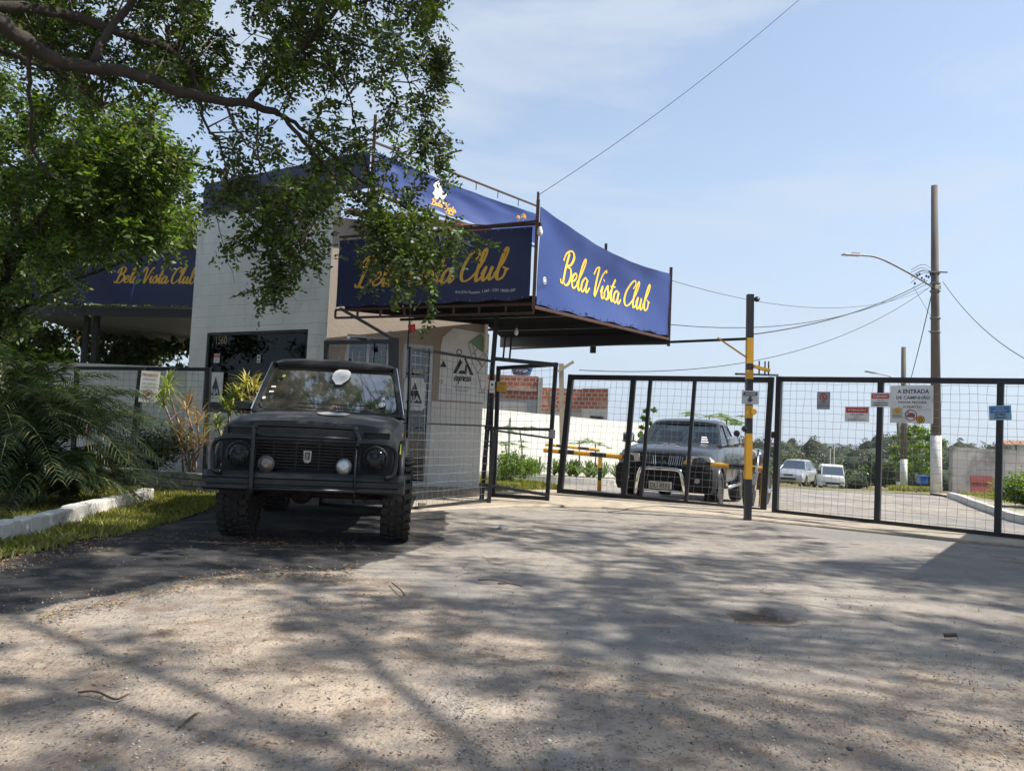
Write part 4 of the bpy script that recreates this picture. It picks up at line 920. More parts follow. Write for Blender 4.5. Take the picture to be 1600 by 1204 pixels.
# ---- notices on gate B
eb = (qb[1]-qb[0]).normalized(); nb = Vector((eb.y, -eb.x, 0)).normalized()
def on_gate(px, py, off=.06):
    u = u_px(qb[0], qb[1], px); b = bil(qb, u, .5); r = ray(px, py); Y = b.y; p = CP + r*(Y/r.y); return p + nb*off
SC = lambda px, py: (on_gate(px, py)-CP).length/ F   # metres per photo pixel (roughly)
def gsign(px, py, wpx, hpx, label, items, board=None, tilt=0, name='notice', off=.06, kw=1.0):
    c = on_gate(px, py, off); k = c.y/F; fx = 1/max(.35, abs(eb.dot(Vector((1, 0, 0))))*1.0 + .0)
    # width corrected for the slant of the gate
    dxdpx = (on_gate(px+5, py, off)-on_gate(px-5, py, off)).length/10
    W = wpx*dxdpx; H = hpx*k; return sign(name, c, W, H, eb, label, 'notice', board, items(W, H), tilt, t=.006)
bluebd = mat('sign_blue', (.05, .20, .50), .5); greybl = mat('sign_edge_blue', (.03, .07, .16), .5)
gsign(1289, 626, 20, 27, 'small grey notice with a red ring and letter on the wide gate', lambda W, H: [('ring', red, sh(circ2d(0, 0, W*.30, 24, W*.22), 0, H*.2), 0), ('lettering', dk, sh(text_verts('E', height=H*.16, bold=.03), 0, H*.2), 0), ('strike', red, sh(([(-W*.2, W*.16), (-W*.16, W*.2), (W*.2, -W*.16), (W*.16, -W*.2)], [(0, 1, 2, 3)]), 0, H*.2), 1), ('lettering', dk, sh(text_verts('NÃO', width=W*.4), 0, -H*.1), 0), ('lettering', dk, sh(text_verts('ESTACIONE', width=W*.8), 0, -H*.28), 0), ('edge', greybl, merge2(rect2d(0, H*.485, W, H*.03), rect2d(0, -H*.485, W, H*.03), rect2d(-W*.48, 0, W*.04, H*.94), rect2d(W*.48, 0, W*.04, H*.94)), 0)], mat('sign_grey', (.34, .37, .40), .5))
def attn(head):
    def f(W, H): return [('heading', red, sh(rect2d(0, 0, W*.9, H*.34), 0, H*.26), 0), ('lettering', signw, sh(text_verts(head, width=W*.76, height=H*.17, bold=.02), 0, H*.26), 1)]
    return f
gsign(1341, 647, 38, 24, 'white notice with a red heading band hanging low on the wide gate', lambda W, H: attn('ATENÇÃO')(W, H)+[('lettering', dk, sh(text_verts('NÃO BUZINE', width=W*.55), 0, -H*.02), 0), ('lettering', dk, sh(text_verts('TOQUE', width=W*.26), 0, -H*.19), 0), ('lettering', dk, sh(text_verts('IDENTIFICAÇÃO', width=W*.72), 0, -H*.36), 0)])
gsign(1378, 625, 30, 22, 'smaller white notice with a red heading beside the big white board', lambda W, H: attn('CUIDADO')(W, H)+[('lettering', dk, sh(text_verts('PORTÃO', width=W*.4), 0, -H*.02), 0), ('lettering', dk, sh(rect2d(0, 0, W*.8, H*.06), 0, -H*.2), 0), ('lettering', dk, sh(rect2d(0, 0, W*.8, H*.06), 0, -H*.36), 0)], off=.075)
def big(W, H):
    L = [('lettering', navy, sh(text_verts('A ENTRADA', width=W*.74, height=H*.11, bold=.02), W*.04, H*.345), 0), ('lettering', mat('lettering_slate', (.05, .07, .12), .5), sh(text_verts('DE CAMINHÃO', width=W*.78, height=H*.105, bold=.02), W*.04, H*.19), 0),
         ('lettering', dk, sh(text_verts('FAVOR FECHAR', width=W*.66, height=H*.065, bold=.01), W*.03, H*.055), 0), ('lettering', dk, sh(text_verts('O PORTÃO', width=W*.44, height=H*.075, bold=.01), W*.03, -H*.06), 0)]
    L += [('panel', mat('panel_greengrey', (.42, .48, .40), .5), sh(rect2d(0, 0, W*.25, H*.28), -W*.33, -H*.24), 0), ('face_picture', yel, sh(circ2d(0, 0, W*.075), -W*.33, -H*.17), 1), ('face_picture', dk, merge2(sh(circ2d(0, 0, W*.01, 8), -W*.355, -H*.155), sh(circ2d(0, 0, W*.01, 8), -W*.305, -H*.155), sh(rect2d(0, 0, W*.06, H*.012), -W*.33, -H*.2)), 2),
          ('lettering', dk, sh(text_verts('SORRIA', width=W*.18), -W*.33, -H*.31), 1)]
    L += [('ring', red, sh(circ2d(0, 0, W*.145, 32, W*.122), -W*.0, -H*.29), 0), ('picture', mat('picture_grey', (.13, .14, .16), .5), sh(([(-.10*W, -.05*W), (.09*W, -.05*W), (.10*W, .02*W), (.04*W, .07*W), (-.03*W, .06*W), (-.07*W, .02*W), (-.10*W, .02*W)], [(0, 1, 2, 3, 4, 5, 6)]), 0, -H*.29), 0), ('strike', red, sh(([(-.1*W, .085*W), (-.085*W, .1*W), (.1*W, -.085*W), (.085*W, -.1*W)], [(0, 1, 2, 3)]), 0, -H*.29), 1)]
    L += [('badge', dk, sh(circ2d(0, 0, W*.10), W*.22, -H*.40), 0), ('badge', yel, sh(circ2d(0, 0, W*.085, 24, W*.055), W*.22, -H*.40), 1), ('badge', yel, sh(circ2d(0, 0, W*.028), W*.22, -H*.40), 1), ('lettering', mat('faded_ink', (.42, .44, .48), .5), sh(text_verts('NÃO ENTRE', width=W*.33, shear=.3), W*.29, -H*.13), 0)]
    return L
gsign(1426, 632, 67, 59, 'big white board asking to close the gate for lorries', big, off=.07)
gsign(1564, 645, 35, 23, 'small blue edged notice at the right end of the wide gate', lambda W, H: [('heading', bluebd, sh(rect2d(0, 0, W*.86, H*.42), 0, H*.2), 0), ('lettering', signw, sh(text_verts('AVISO DE', width=W*.4), 0, H*.3), 1), ('lettering', signw, sh(text_verts('SEGURANÇA', width=W*.62), 0, H*.13), 1), ('lettering', dk, sh(text_verts('SISTEMA', width=W*.5, bold=.03), 0, -H*.12), 0), ('lettering', dk, sh(text_verts('VIGIADO', width=W*.55, bold=.03), 0, -H*.32), 0)], mat('sign_paleblue', (.30, .48, .62), .5), R(3))
# arrow sign on the striped post
c = ppx(621)+Vector((0, -.055, 0))
W, H = 26/F*zp.y, 21/F*zp.y
sign('notice', c, W, H, (1, 0, 0), 'grey sign with a black down arrow on the striped post', 'notice', mat('sign_grey', (.34, .37, .40), .5), [('heading', dk, sh(rect2d(0, 0, W*.82, H*.22), 0, H*.28), 0), ('lettering', signw, sh(text_verts('CAMINHÕES', width=W*.62), 0, H*.28), 1), ('arrow', dk, ([(-W*.07, H*.1), (-W*.07, -H*.12), (-W*.19, -H*.12), (0, -H*.38), (W*.19, -H*.12), (W*.07, -H*.12), (W*.07, H*.1)], [(0, 1, 2, 3, 4, 5, 6)]), 0)])
# left fence notice
c = P(233, 604, 12.25); W, H = .29, .50
sign('notice', c, W, H, (1, .03, 0), 'upright white notice with a red heading on the garden fence', 'notice', signw, [('lettering', red, sh(text_verts('PROIBIDO', width=W*.82, bold=.02), 0, H*.38), 0), ('lettering', dk, sh(text_verts('A ENTRADA', width=W*.74), 0, H*.24), 0), ('lettering', dk, sh(text_verts('DE CARROS', width=W*.72), 0, H*.10), 0), ('lettering', dk, sh(text_verts('E VEÍCULOS', width=W*.76), 0, -H*.0), 0), ('ring', red, sh(circ2d(0, 0, .075, 28, .062), 0, -H*.24), 0), ('strike', red, sh(([(-.055, -.045), (-.045, -.055), (.055, .045), (.045, .055)], [(0, 1, 2, 3)]), 0, -H*.24), 1), ('picture', dk, sh(([(-.03, -.02), (.03, -.02), (.02, .03), (-.02, .03)], [(0, 1, 2, 3)]), 0, -H*.24), 0)], R(-2))
# small signs by the pedestrian gate
c = P(769, 604, 11.2); sign('notice', c, .075, .18, (1, 0, 0), 'narrow white notice on the black canopy post', 'notice', signw, [('picture', dk, sh(circ2d(0, 0, .018), 0, .03), 0), ('lettering', red, sh(text_verts('PARE', width=.055), 0, -.04), 0)])
c = P(784, 604, 11.6); sign('notice', c, .15, .15, (1, 0, 0), 'yellow square notice hanging on the pedestrian gate mesh', 'notice', mat('sign_ochre', (.62, .36, .03), .5), [('lettering', dk, sh(text_verts('ATENÇÃO', width=.11), 0, .045), 0)])
# ============================================================ VEHICLES
matteb = mat('matte_dark_paint', (.008, .0095, .013), .5, var=(.014, .015, .018), vscale=3, bump=.15, bscale=60, dirt=(.04, .04, .034), dscale=3.5, damt=(.5, .85))
dust(matteb, (.12, .115, .10), .6, .7, 1.0)
windsh = glassmat('windshield_glass', (.06, .07, .08), .36, .03); dusty_glass(windsh, amt=.14)
lensm = mat('lamp_lens', (.35, .37, .38), .15, spec=.8)
darkin = mat('interior_dark', (.012, .012, .013), .8)
def mirror_loft(stations, cap=True):
    """stations: list of (y, [(x,z)...]) half profiles from bottom centre to top centre; mirrored"""
    m = MB(); k = len(stations[0][1]); 
    for y, pr in stations:
        for x, z in pr: m.v.append(Vector((x, y if not isinstance(y, tuple) else y[0], z)))
        for x, z in reversed(pr[1:-1]): m.v.append(Vector((-x, y, z)))
    n = 2*k-2
    for i in range(len(stations)-1):
        for j in range(n):
            a = i*n+j; b = i*n+(j+1) % n; m.f.append((a, b, b+n, a+n)); m.m.append(0)
    if cap:
        for base, rev in ((0, False), ((len(stations)-1)*n, True)):
            for j in range(k-1):
                a = base+j; b = base+j+1; c = base+(n-j-1) % n; d = base+(n-j) % n
                q = [a, b, c, d] if j else [a, b, c]
                if j == k-2: q = [a, b, d]
                if j == 0: q = [a, b, base+n-1]
                q = list(dict.fromkeys(q)); m.f.append(tuple(q)); m.m.append(0)
    return m
def carve(o, cutters):
    """boolean difference applied now; cutters removed"""
    for c in cutters:
        md = o.modifiers.new('b', 'BOOLEAN'); md.object = c; md.operation = 'DIFFERENCE'; md.solver = 'EXACT'
    dg = bpy.context.evaluated_depsgraph_get(); dg.update()
    me = bpy.data.meshes.new_from_object(o.evaluated_get(dg)); old = o.data; o.modifiers.clear(); o.data = me; bpy.data.meshes.remove(old)
    for c in cutters: d = c.data; bpy.data.objects.remove(c); bpy.data.meshes.remove(d)
    return o
def panel_strip(root, corners, border, m_frame, m_glass, name, th=.03, inset=.015, parts=1):
    """quad window: returns frame ring + pane. corners bl,br,tr,tl seen from outside"""
    bl, br, tr, tl = [Vector(c) for c in corners]; n = (br-bl).cross(tl-bl).normalized()
    cen = (bl+br+tr+tl)/4; 
    def ins(p, q, r_):   # inset p using edges to q and r_
        return p + (q-p).normalized()*border + (r_-p).normalized()*border
    ib = [ins(bl, br, tl), ins(br, bl, tr), ins(tr, tl, br), ins(tl, tr, bl)]; ob = [bl, br, tr, tl]
    m = MB(); vs = ob+ib+[p-n*th for p in ob]+[p-n*th for p in ib]; fs = []
    for i in range(4):
        j = (i+1) % 4; fs += [(i, j, 4+j, 4+i), (8+i, 12+i, 12+j, 8+j), (4+i, 4+j, 12+j, 12+i)]
    m.add(vs, fs); return m, [p-n*inset for p in ib], n
def tyre(parent, c, r, w_, lugs=True, name='wheel', rimm=None, side=1, seg=40):
    """wheel with axis along local x at c (car local coords). parts: tyre, rim"""
    wr = empty(name, c); wr.parent = parent
    m = MB(); rr = r-(.022 if lugs else 0); h = w_/2
    m.lathe([(rr*.60, -h*.78), (rr*.70, -h*.98), (rr*.88, -h), (rr*.97, -h*.86), (rr, -h*.6), (rr, h*.6), (rr*.97, h*.86), (rr*.88, h), (rr*.70, h*.98), (rr*.60, h*.78)], axis='X', n=seg)
    if lugs:
        for i in range(26):
            a = 2*math.pi*i/26
            for s, off, x0 in ((1, 0, h*.78), (-1, .5, -h*.78), (1, .25, h*.26), (-1, .75, -h*.26)):
                q = a+2*math.pi/26*off; sz = (h*.5, .050, .036) if abs(x0) > h*.5 else (h*.38, .036, .03)
                mt = Matrix.Rotation(q, 3, 'X'); cc = mt @ Vector((x0, 0, rr+.006)); mm = Matrix.Translation(cc) @ mt.to_4x4() @ Matrix.Rotation(s*.25, 4, 'Z')
                hs = [d/2 for d in sz]; vs = [mm @ Vector((x*hs[0], y*hs[1], z*hs[2])) for x in (-1, 1) for y in (-1, 1) for z in (-1, 1)]
                m.add(vs, [(0, 1, 3, 2), (4, 6, 7, 5), (0, 4, 5, 1), (2, 3, 7, 6), (0, 2, 6, 4), (1, 5, 7, 3)])
            for s in (1, -1):    # shoulder blocks down the side wall
                mt = Matrix.Rotation(a+.1*s, 3, 'X'); cc = mt @ Vector((s*h*1.0, 0, rr*.93)); m2 = Matrix.Translation(cc) @ mt.to_4x4(); vs = [m2 @ Vector((x*.012, y*.022, z*.035)) for x in (-1, 1) for y in (-1, 1) for z in (-1, 1)]
                m.add(vs, [(0, 1, 3, 2), (4, 6, 7, 5), (0, 4, 5, 1), (2, 3, 7, 6), (0, 2, 6, 4), (1, 5, 7, 3)])
    t = m.build('tyre', rubber, wr, world=False); 
    m = MB(); s = side
    m.lathe([(rr*.60, -s*h*.7), (rr*.60, s*h*.55), (rr*.52, s*h*.35), (rr*.25, s*h*.25), (rr*.2, s*h*.5), (0.01, s*h*.5)], axis='X', n=24)
    m.build('rim', rimm or mat('rim_dark', (.10, .10, .10), .5, metal=.4), wr, world=False, smooth=False)
    return wr
def car_box(root, name, c, d, m_, bevel=.01, rx=0, rz=0): return MB().box(c, d, rz, rx).build(name, m_, root, world=False, bevel=bevel)

# ------------------------------------------------------------ old square off-roader
jg = Vector((-1.735, 6.62, 0)); jeep = empty('off_roader', jg, R(7.0), 'old boxy matte black off-roader with bull bar and knobbly tyres', 'car'); jeep.scale = (.965, 1.0, 1.01)
NS = [(.10, .70, 1.01, .60), (.14, .775, 1.048, .58), (.45, .80, 1.09, .57), (.9, .812, 1.125, .56), (1.30, .82, 1.15, .54), (1.42, .82, 1.155, .52), (1.6, .825, 1.15, .50), (2.4, .83, 1.15, .50), (3.3, .82, 1.14, .52), (3.68, .80, 1.12, .58), (3.72, .74, 1.06, .64)]
st = []
for y, hw, zt, zb in NS:
    st.append((y, [(0, zb), (hw-.10, zb), (hw-.03, zb+.03), (hw, zb+.16), (hw+.005, zt-.20), (hw, zt-.14), (hw-.035, zt-.045), (hw-.11, zt-.008), (hw*.55, zt+.012), (0, zt+.022)]))
body = mirror_loft(st).build('body', matteb, jeep, world=False)
cut = []
for yy in (.66, 2.86):
    c = MB().lathe([(.455, -1.2), (.455, 1.2)], (0, yy, .42), axis='X', n=32).build('cut', matteb, jeep, world=False); cut.append(c)
for s in (-1, 1):
    c = MB().box((s*.60, .10, .965), (.235, .14, .055)).build('cut', matteb, jeep, world=False); cut.append(c)
c = MB().box((0, .05, .77), (1.50, .16, .255)).build('cut', matteb, jeep, world=False); cut.append(c)
carve(body, cut); smooth_angle(body, 35)
bv = body.modifiers.new('b', 'BEVEL'); bv.width = .008; bv.limit_method = 'ANGLE'; bv.segments = 2; bv.angle_limit = R(40)
car_box(jeep, 'chassis', (0, 1.9, .50), (1.15, 3.2, .12), darkin)
# bonnet lines, cowl grille
m = MB()
for s in (-1, 1): m.bar((s*.64, .16, 1.048), (s*.66, 1.36, 1.168), .008, .008)
m.bar((-.66, 1.37, 1.17), (.66, 1.37, 1.17), .01, .008); m.build('bonnet_gap', plast, jeep, world=False)
# worn pale patch on the bonnet (bare primer)
pm = mat('bare_primer', (.42, .42, .42), .6); v = [(.02, .64, 0), (.12, .60, 0), (.25, .66, 0), (.30, .78, 0), (.22, .84, 0), (.16, .80, 0), (.06, .86, 0), (-.04, .78, 0)]
mk('primer_patch', [(x, y, 1.035+.036+(y-.14)*.128+.004) for x, y, z in v], [tuple(range(8))], pm, jeep, world=False)
# front: grille
m = MB(); m.box((0, .135, .815), (1.5, .01, .26)); m.build('grille_back', darkin, jeep, world=False)
m = MB()
for i in range(9): m.box((0, .082, .715+i*.026), (.92, .03, .010), rx=R(12))
for x in (-.46, .46, -.3, -.1, .1, .3): m.box((x, .095, .815), (.012, .03, .24))
m.build('grille', plast, jeep, world=False)
m = MB(); m.slab([(-.035, .055, .86), (.035, .055, .86), (.032, .055, .775), (.015, .055, .758), (-.015, .055, .758), (-.032, .055, .775)], (0, 1, 0), .012); m.build('badge', mat('badge_grey', (.32, .32, .32), .35, metal=.6), jeep, world=False)
m = MB(); m.slab([(-.022, .049, .848), (.022, .049, .848), (.02, .049, .785), (-.02, .049, .785)], (0, 1, 0), .004); m.build('badge_field', plast, jeep, world=False)
m = MB(); m.bar((-.008, .044, .84), (-.008, .044, .79), .006); m.bar((.008, .044, .84), (.002, .044, .79), .006); m.build('badge_mark', mat('badge_grey', (.32, .32, .32), .35, metal=.6), jeep, world=False)
for s in (-1, 1):
    h = MB().lathe([(.118, .03), (.118, .0), (.10, -.012), (.095, .01)], (s*.60, .09, .81), axis='Y', n=28).build('headlight', plast, jeep, world=False, smooth=False)
    MB().lathe([(.094, .01), (.09, -.012), (.06, -.028), (.0, -.034)], (s*.60, .09, .81), axis='Y', n=28).build('lens', mat('lens_smoked', (.05, .052, .055), .15, metal=.3, spec=.6, var=(.012, .012, .015)), h, world=False, smooth=True)
    MB().box((s*.60, .128, .81), (.29, .01, .245)).build('headlight_panel', darkin, jeep, world=False)
    # fog lamp
    fx = s*.335
    f = MB().lathe([(.03, .07), (.062, .05), (.072, .0), (.066, -.008)], (fx, -.045, .742), axis='Y', n=26).build('fog_lamp', mat('fog_shell', (.16, .16, .16), .35, metal=.5), jeep, world=False, smooth=True)
    MB().lathe([(.065, -.005), (.055, -.016), (.03, -.024), (0, -.026)], (fx, -.045, .742), axis='Y', n=26).build('lens', mat('fog_lens_clear' if s > 0 else 'fog_lens_brown', (.50, .52, .50) if s > 0 else (.20, .17, .15), .28, metal=.75, vscale=25), f, world=False, smooth=True)
# bumper
m = MB(); 
for a, b in (((-.86, .02), (-.80, -.05)), ((-.80, -.05), (.80, -.05)), ((.80, -.05), (.86, .02))):
    pass
prof = [(.66, .02), (.665, -.02), (.63, -.05), (.615, -.055), (.60, -.045), (.56, -.045), (.545, -.055), (.52, -.055), (.50, -.02), (.50, .03)]
m = MB(); xs_ = [(-.88, .16), (-.87, .04), (-.82, 0), (.82, 0), (.87, .04), (.88, .16)]
for x, dy in xs_:
    for z, y in prof: m.v.append(Vector((x, y*1.1+dy-.02, z+.015)))
npf = len(prof)
for i in range(len(xs_)-1):
    for j in range(npf-1): a = i*npf+j; m.f.append((a, a+1, a+1+npf, a+npf)); m.m.append(0)
for base in (0, (len(xs_)-1)*npf): m.f.append(tuple(base+j for j in range(npf))); m.m.append(0)
o = m.build('bumper', matteb, jeep, world=False); smooth_angle(o, 30)
MB().bar((-.85, -.075, .585), (.85, -.075, .585), .02, .012).build('bumper_strip', plast, jeep, world=False)
# bull bar
bbm = mat('satin_black_tube', (.010, .011, .014), .35)
m = MB(); y0 = -.11
m.tube(catmull([(-.44, y0, .44), (-.44, y0, 1.00), (-.42, y0, 1.045), (-.36, y0, 1.07), (.36, y0, 1.07), (.42, y0, 1.045), (.46, y0, .97), (.445, y0, .92)], 5), .021, 10)
m.tube([(-.44, y0, .98), (.44, y0, .98)], .014, 8); m.tube([(-.44, y0, .54), (.44, y0, .54)], .017, 8); m.tube([(.44, y0, .95), (.44, y0, .44)], .011, 8); m.tube([(-.44, y0, .95), (-.44, y0, .44)], .011, 8)
for s in (-1, 1):
    m.tube(catmull([(s*.44, y0, .955), (s*.62, y0, .955), (s*.74, y0+.02, .93), (s*.785, y0+.05, .87), (s*.785, y0+.05, .74), (s*.76, y0+.03, .68), (s*.70, y0, .665)], 5), .02, 10)
    m.tube([(s*.44, y0, .69), (s*.44, .05, .69)], .012, 6); m.tube([(s*.44, y0, .50), (s*.44, .05, .50)], .012, 6)
m.build('bull_bar', bbm, jeep, world=False, smooth=True)
for s in (-1, 1):
    m = MB()
    for i in range(14): x = s*(.47+i*.0225); m.tube([(x, y0, .945), (x, y0, .685)], .0018, 4, False)
    for j in range(12): z = .695+j*.0225; m.tube([(s*.45, y0+.002, z), (s*.775, y0+.02, z)], .0018, 4, False)
    m.build('lamp_guard', bbm, jeep, world=False, fix=False)
for o_ in jeep.children:
    if o_.name.split('.')[0] in ('grille', 'grille_back', 'badge', 'badge_field', 'badge_mark', 'headlight', 'headlight_panel', 'fog_lamp', 'bumper', 'bumper_strip', 'bull_bar', 'lamp_guard'): o_.location.z -= .045
# greenhouse
wb, wt = .805, .69; zb, zt = 1.15, 1.70; yf0, yf1 = 1.42, 1.86; yr0, yr1 = 3.66, 3.38
bl, br, tr, tl = (-wb, yf0, zb), (wb, yf0, zb), (wt, yf1, zt), (-wt, yf1, zt)
m, inn, n = panel_strip(jeep, (bl, br, tr, tl), .042, None, None, 'ws'); 
# round the glass opening with a rubber seal
m.build('windscreen_frame', matteb, jeep, world=False)
def rounded(inn, r=.07, k=4):
    out = []
    for i in range(4):
        p, a, b = inn[i], inn[i-1], inn[(i+1) % 4]; pa = p+(a-p).normalized()*r; pb = p+(b-p).normalized()*r
        for j in range(k+1):
            t = j/k; out.append(pa.lerp(p, t).lerp(p.lerp(pb, t), t))
    return out
rg = rounded([Vector(p) for p in inn], .14)
m = MB(); m.tube(rg+[rg[0]], .013, 6); 
c_ = MB(); m.build('window_seal', rubber, jeep, world=False)
# corner fillets of frame
m = MB()
for i in range(4):
    pts = [Vector(inn[i])]+rg[i*5:(i+1)*5]; base = len(m.v); m.v += pts; m.f.append(tuple(range(base, base+len(pts)))); m.m.append(0)
m.build('windscreen_corner', matteb, jeep, world=False, fix=False)
mk('windscreen', [Vector(p)-n*.002 for p in inn], [(0, 1, 2, 3)], windsh, jeep, world=False)
# stickers on the windscreen
ux = Vector((1, 0, 0)); uy = (Vector(tl)-Vector(bl)).normalized(); wc = (Vector(bl)+Vector(br)+Vector(tr)+Vector(tl))/4
def wst(vf, x, y, m_, name='sticker', off=.012): mk(name, [wc+ux*(a+x)+uy*(b+y)+n*off for a, b in vf[0]], vf[1], m_, jeep, world=False)
blob = [(-.09, -.02), (-.10, .04), (-.085, .09), (-.045, .12), (.045, .12), (.085, .09), (.10, .04), (.09, -.02), (.06, -.06), (.03, -.10), (-.03, -.10), (-.06, -.06)]
stw = mat('sticker_white', (.78, .78, .76), .4)
wst((blob, [tuple(range(len(blob)))]), .06, .155, stw, 'sticker')
wst(circ2d(0, 0, .035, 16, .024), .60, -.20, stw); wst(circ2d(0, 0, .018, 12), .60, -.20, stw); wst(([(-.02, 0), (.02, 0), (0, .04)], [(0, 1, 2)]), .60, -.13, stw)
for y in (-.02, -.09): wst(rect2d(0, 0, .05, .018), -.62, y+.0, stw)
wst(circ2d(0, 0, .018, 10), -.67, -.18, stw); wst(circ2d(0, 0, .02, 10), -.56, .14, mat('sticker_yellow', (.55, .5, .1), .5))
wst(rect2d(0, 0, .04, .02), .10, -.245, mat('sticker_orange', (.5, .2, .05), .5))
# wipers
m = MB()
for x in (.12, .50): m.tube([wc+ux*x+uy*-.30+n*.01, wc+ux*x+uy*-.245+n*.03, wc+ux*(x-.42)+uy*-.235+n*.012], .006, 5)
m.build('wiper', plast, jeep, world=False)
# side windows, rear, roof
for s in (-1, 1):
    zones = [((yf0, yf1), (2.35, 2.35)), ((2.35, 2.35), (3.05, 3.0)), ((3.05, 3.0), (yr0, yr1))]
    for (a0, a1), (b0, b1) in zones:
        cs = [(s*wb, a0, zb), (s*wb, b0, zb), (s*wt, b1, zt), (s*wt, a1, zt)]
        if s < 0: cs = [cs[1], cs[0], cs[3], cs[2]]
        m, inn2, n2 = panel_strip(jeep, cs, .045, None, None, 'sw'); m.build('window_frame', matteb, jeep, world=False); mk('side_window', inn2, [(0, 1, 2, 3)], windsh, jeep, world=False)
    m = MB(); m.tube([(s*(wb+.008), yf0+.02, zb+.02), (s*(wt+.008), yf1+.01, zt-.01)], .008, 6); m.build('door_trim', chrome, jeep, world=False)
    # doors and arches
    m = MB(); 
    for yy in (1.46, 2.42): m.bar((s*.832, yy, .58), (s*.832, yy, 1.08), .008)
    m.build('door_gap', plast, jeep, world=False)
    MB().box((s*.84, 2.28, 1.0), (.02, .11, .025)).build('door_handle', plast, jeep, world=False, bevel=.005)
    # front side repeater and yellow mark
    MB().box((s*.822, .42, .98), (.012, .07, .035)).build('side_repeater', mat('amber', (.65, .28, .03), .3), jeep, world=False, bevel=.004)
    MB().bar((s*.818, .35, .80), (s*.818, .42, .89), .01, .02).build('paint_mark', mat('yellow_mark', (.5, .5, .08), .5), jeep, world=False)
    # flared arches
    for yy in (.66, 2.86):
        m = MB(); pts = [(s*.83, yy+.47*math.cos(R(a)), .42+.47*math.sin(R(a))) for a in range(5, 180, 12)]; m.tube(pts, .035, 8); m.build('arch_flare', plast, jeep, world=False, smooth=True)
        tyre(jeep, (s*.745+(.06 if yy < 1 else .0), yy, .385), .385, .26, side=s)
    MB().box((s*.90, 1.55, 1.2), (.14, .06, .1)).build('side_mirror', plast, jeep, world=False, bevel=.02) if s < 0 else None
cs = [(wb, yr0, zb), (-wb, yr0, zb), (-wt, yr1, zt), (wt, yr1, zt)]; m, inn2, n2 = panel_strip(jeep, cs, .06, None, None, 'rw'); m.build('rear_frame', matteb, jeep, world=False); mk('rear_window', inn2, [(0, 1, 2, 3)], windsh, jeep, world=False)
rst = []
for y, hw, z in [(1.80, wt-.05, 1.695), (1.82, wt-.02, 1.715), (1.88, wt+.012, 1.732), (2.05, wt+.014, 1.745), (2.6, wt+.014, 1.755), (3.2, wt+.01, 1.745), (3.40, wt, 1.70)]:
    rst.append((y, [(0, 1.66), (hw-.05, 1.66), (hw, 1.685), (hw-.025, z-.035), (hw-.11, z-.006), (hw*.5, z+.014), (0, z+.02)]))
o = mirror_loft(rst).build('roof', matteb, jeep, world=False); smooth_angle(o, 50)
# interior
for s in (-1, 1): MB().box((s*.36, 2.35, 1.15), (.46, .16, .6), rx=R(-8)).build('seat', darkin, jeep, world=False, bevel=.04)
m = MB(); m.box((0, 1.62, 1.12), (1.4, .3, .12)); m.build('dashboard', darkin, jeep, world=False, bevel=.03)
m = MB(); ring = [(.36+.18*math.cos(R(a)), 1.78+.05*math.sin(R(a)), 1.24+.17*math.sin(R(a))) for a in range(0, 361, 20)]; m.tube(ring, .013, 6); m.build('steering_wheel', plast, jeep, world=False)
# underside: axle, diff, bars
um = mat('rusty_underside', (.035, .02, .016), .8); m = MB(); m.tube([(-.68, .66, .40), (.68, .66, .40)], .04, 8); m.lathe([(.0, -.13), (.09, -.08), (.12, 0), (.09, .08), (0, .13)], (-.12, .66, .42), axis='Y'); m.tube([(-.55, .48, .46), (.55, .48, .44)], .02, 6); m.tube([(-.5, .52, .38), (-.3, 1.2, .45)], .025, 6); m.tube([(.5, .52, .38), (.3, 1.2, .45)], .025, 6)
m.box((0, .35, .50), (.7, .35, .03), rx=R(-15)); m.build('front_axle', um, jeep, world=False)
for s in (-1, 1):
    m = MB(); m.tube([(s*.50+.03*math.cos(i*.9), .66+.03*math.sin(i*.9)+0, .40+i*.009) for i in range(24)], .007, 5); m.build('spring', um, jeep, world=False)

# ------------------------------------------------------------ dark pickup behind the gate
pk = Vector((2.72, 13.62, -.21)); pick = empty('pickup_truck', pk, R(-24), 'dark grey pickup with chrome bull bar parked behind the gate', 'pickup truck')
pm_ = mat('pickup_paint', (.014, .016, .021), .26, coat=.3, spec=.45, var=(.03, .033, .04), dirt=(.05, .045, .04), dscale=2, damt=(.55, .9))
lowm = mat('pickup_lower_black', (.008, .008, .009), .65, spec=.25)
def bodyst(y, hw, zt, zb, crown=.04, sh_=.78): 
    return (y, [(0, zb), (hw*.8, zb), (hw*.96, zb+.05), (hw, zb+.18), (hw*1.01, zb+(zt-zb)*.55), (hw*.985, zt-.16), (hw*.94, zt-.05), (hw*.80, zt-.005), (hw*.45, zt+crown*.7), (0, zt+crown)])
PS = [(.0, .60, .96, .42), (.03, .74, 1.0, .40), (.12, .83, 1.04, .38), (.30, .87, 1.08, .38), (.7, .885, 1.13, .40), (1.25, .885, 1.18, .42), (1.5, .88, 1.19, .42), (2.6, .88, 1.19, .42), (3.6, .875, 1.19, .42), (4.9, .86, 1.17, .50), (4.95, .84, 1.15, .52)]
body = mirror_loft([bodyst(*q) for q in PS]).build('body', pm_, pick, world=False)
cut = [MB().lathe([(.44, -1.2), (.44, 1.2)], (0, yy, .38), axis='X', n=32).build('cut', pm_, pick, world=False) for yy in (.86, 3.75)]
cut.append(MB().box((0, .0, .55), (1.1, .20, .20)).build('cut', pm_, pick, world=False))
cut.append(MB().box((0, 4.25, 1.18), (1.5, 1.2, .6)).build('cut', pm_, pick, world=False))
carve(body, cut); smooth_angle(body, 32)
m = MB(); m.box((0, .2, .545), (1.2, .3, .2)); m.build('lower_grille', lowm, pick, world=False)
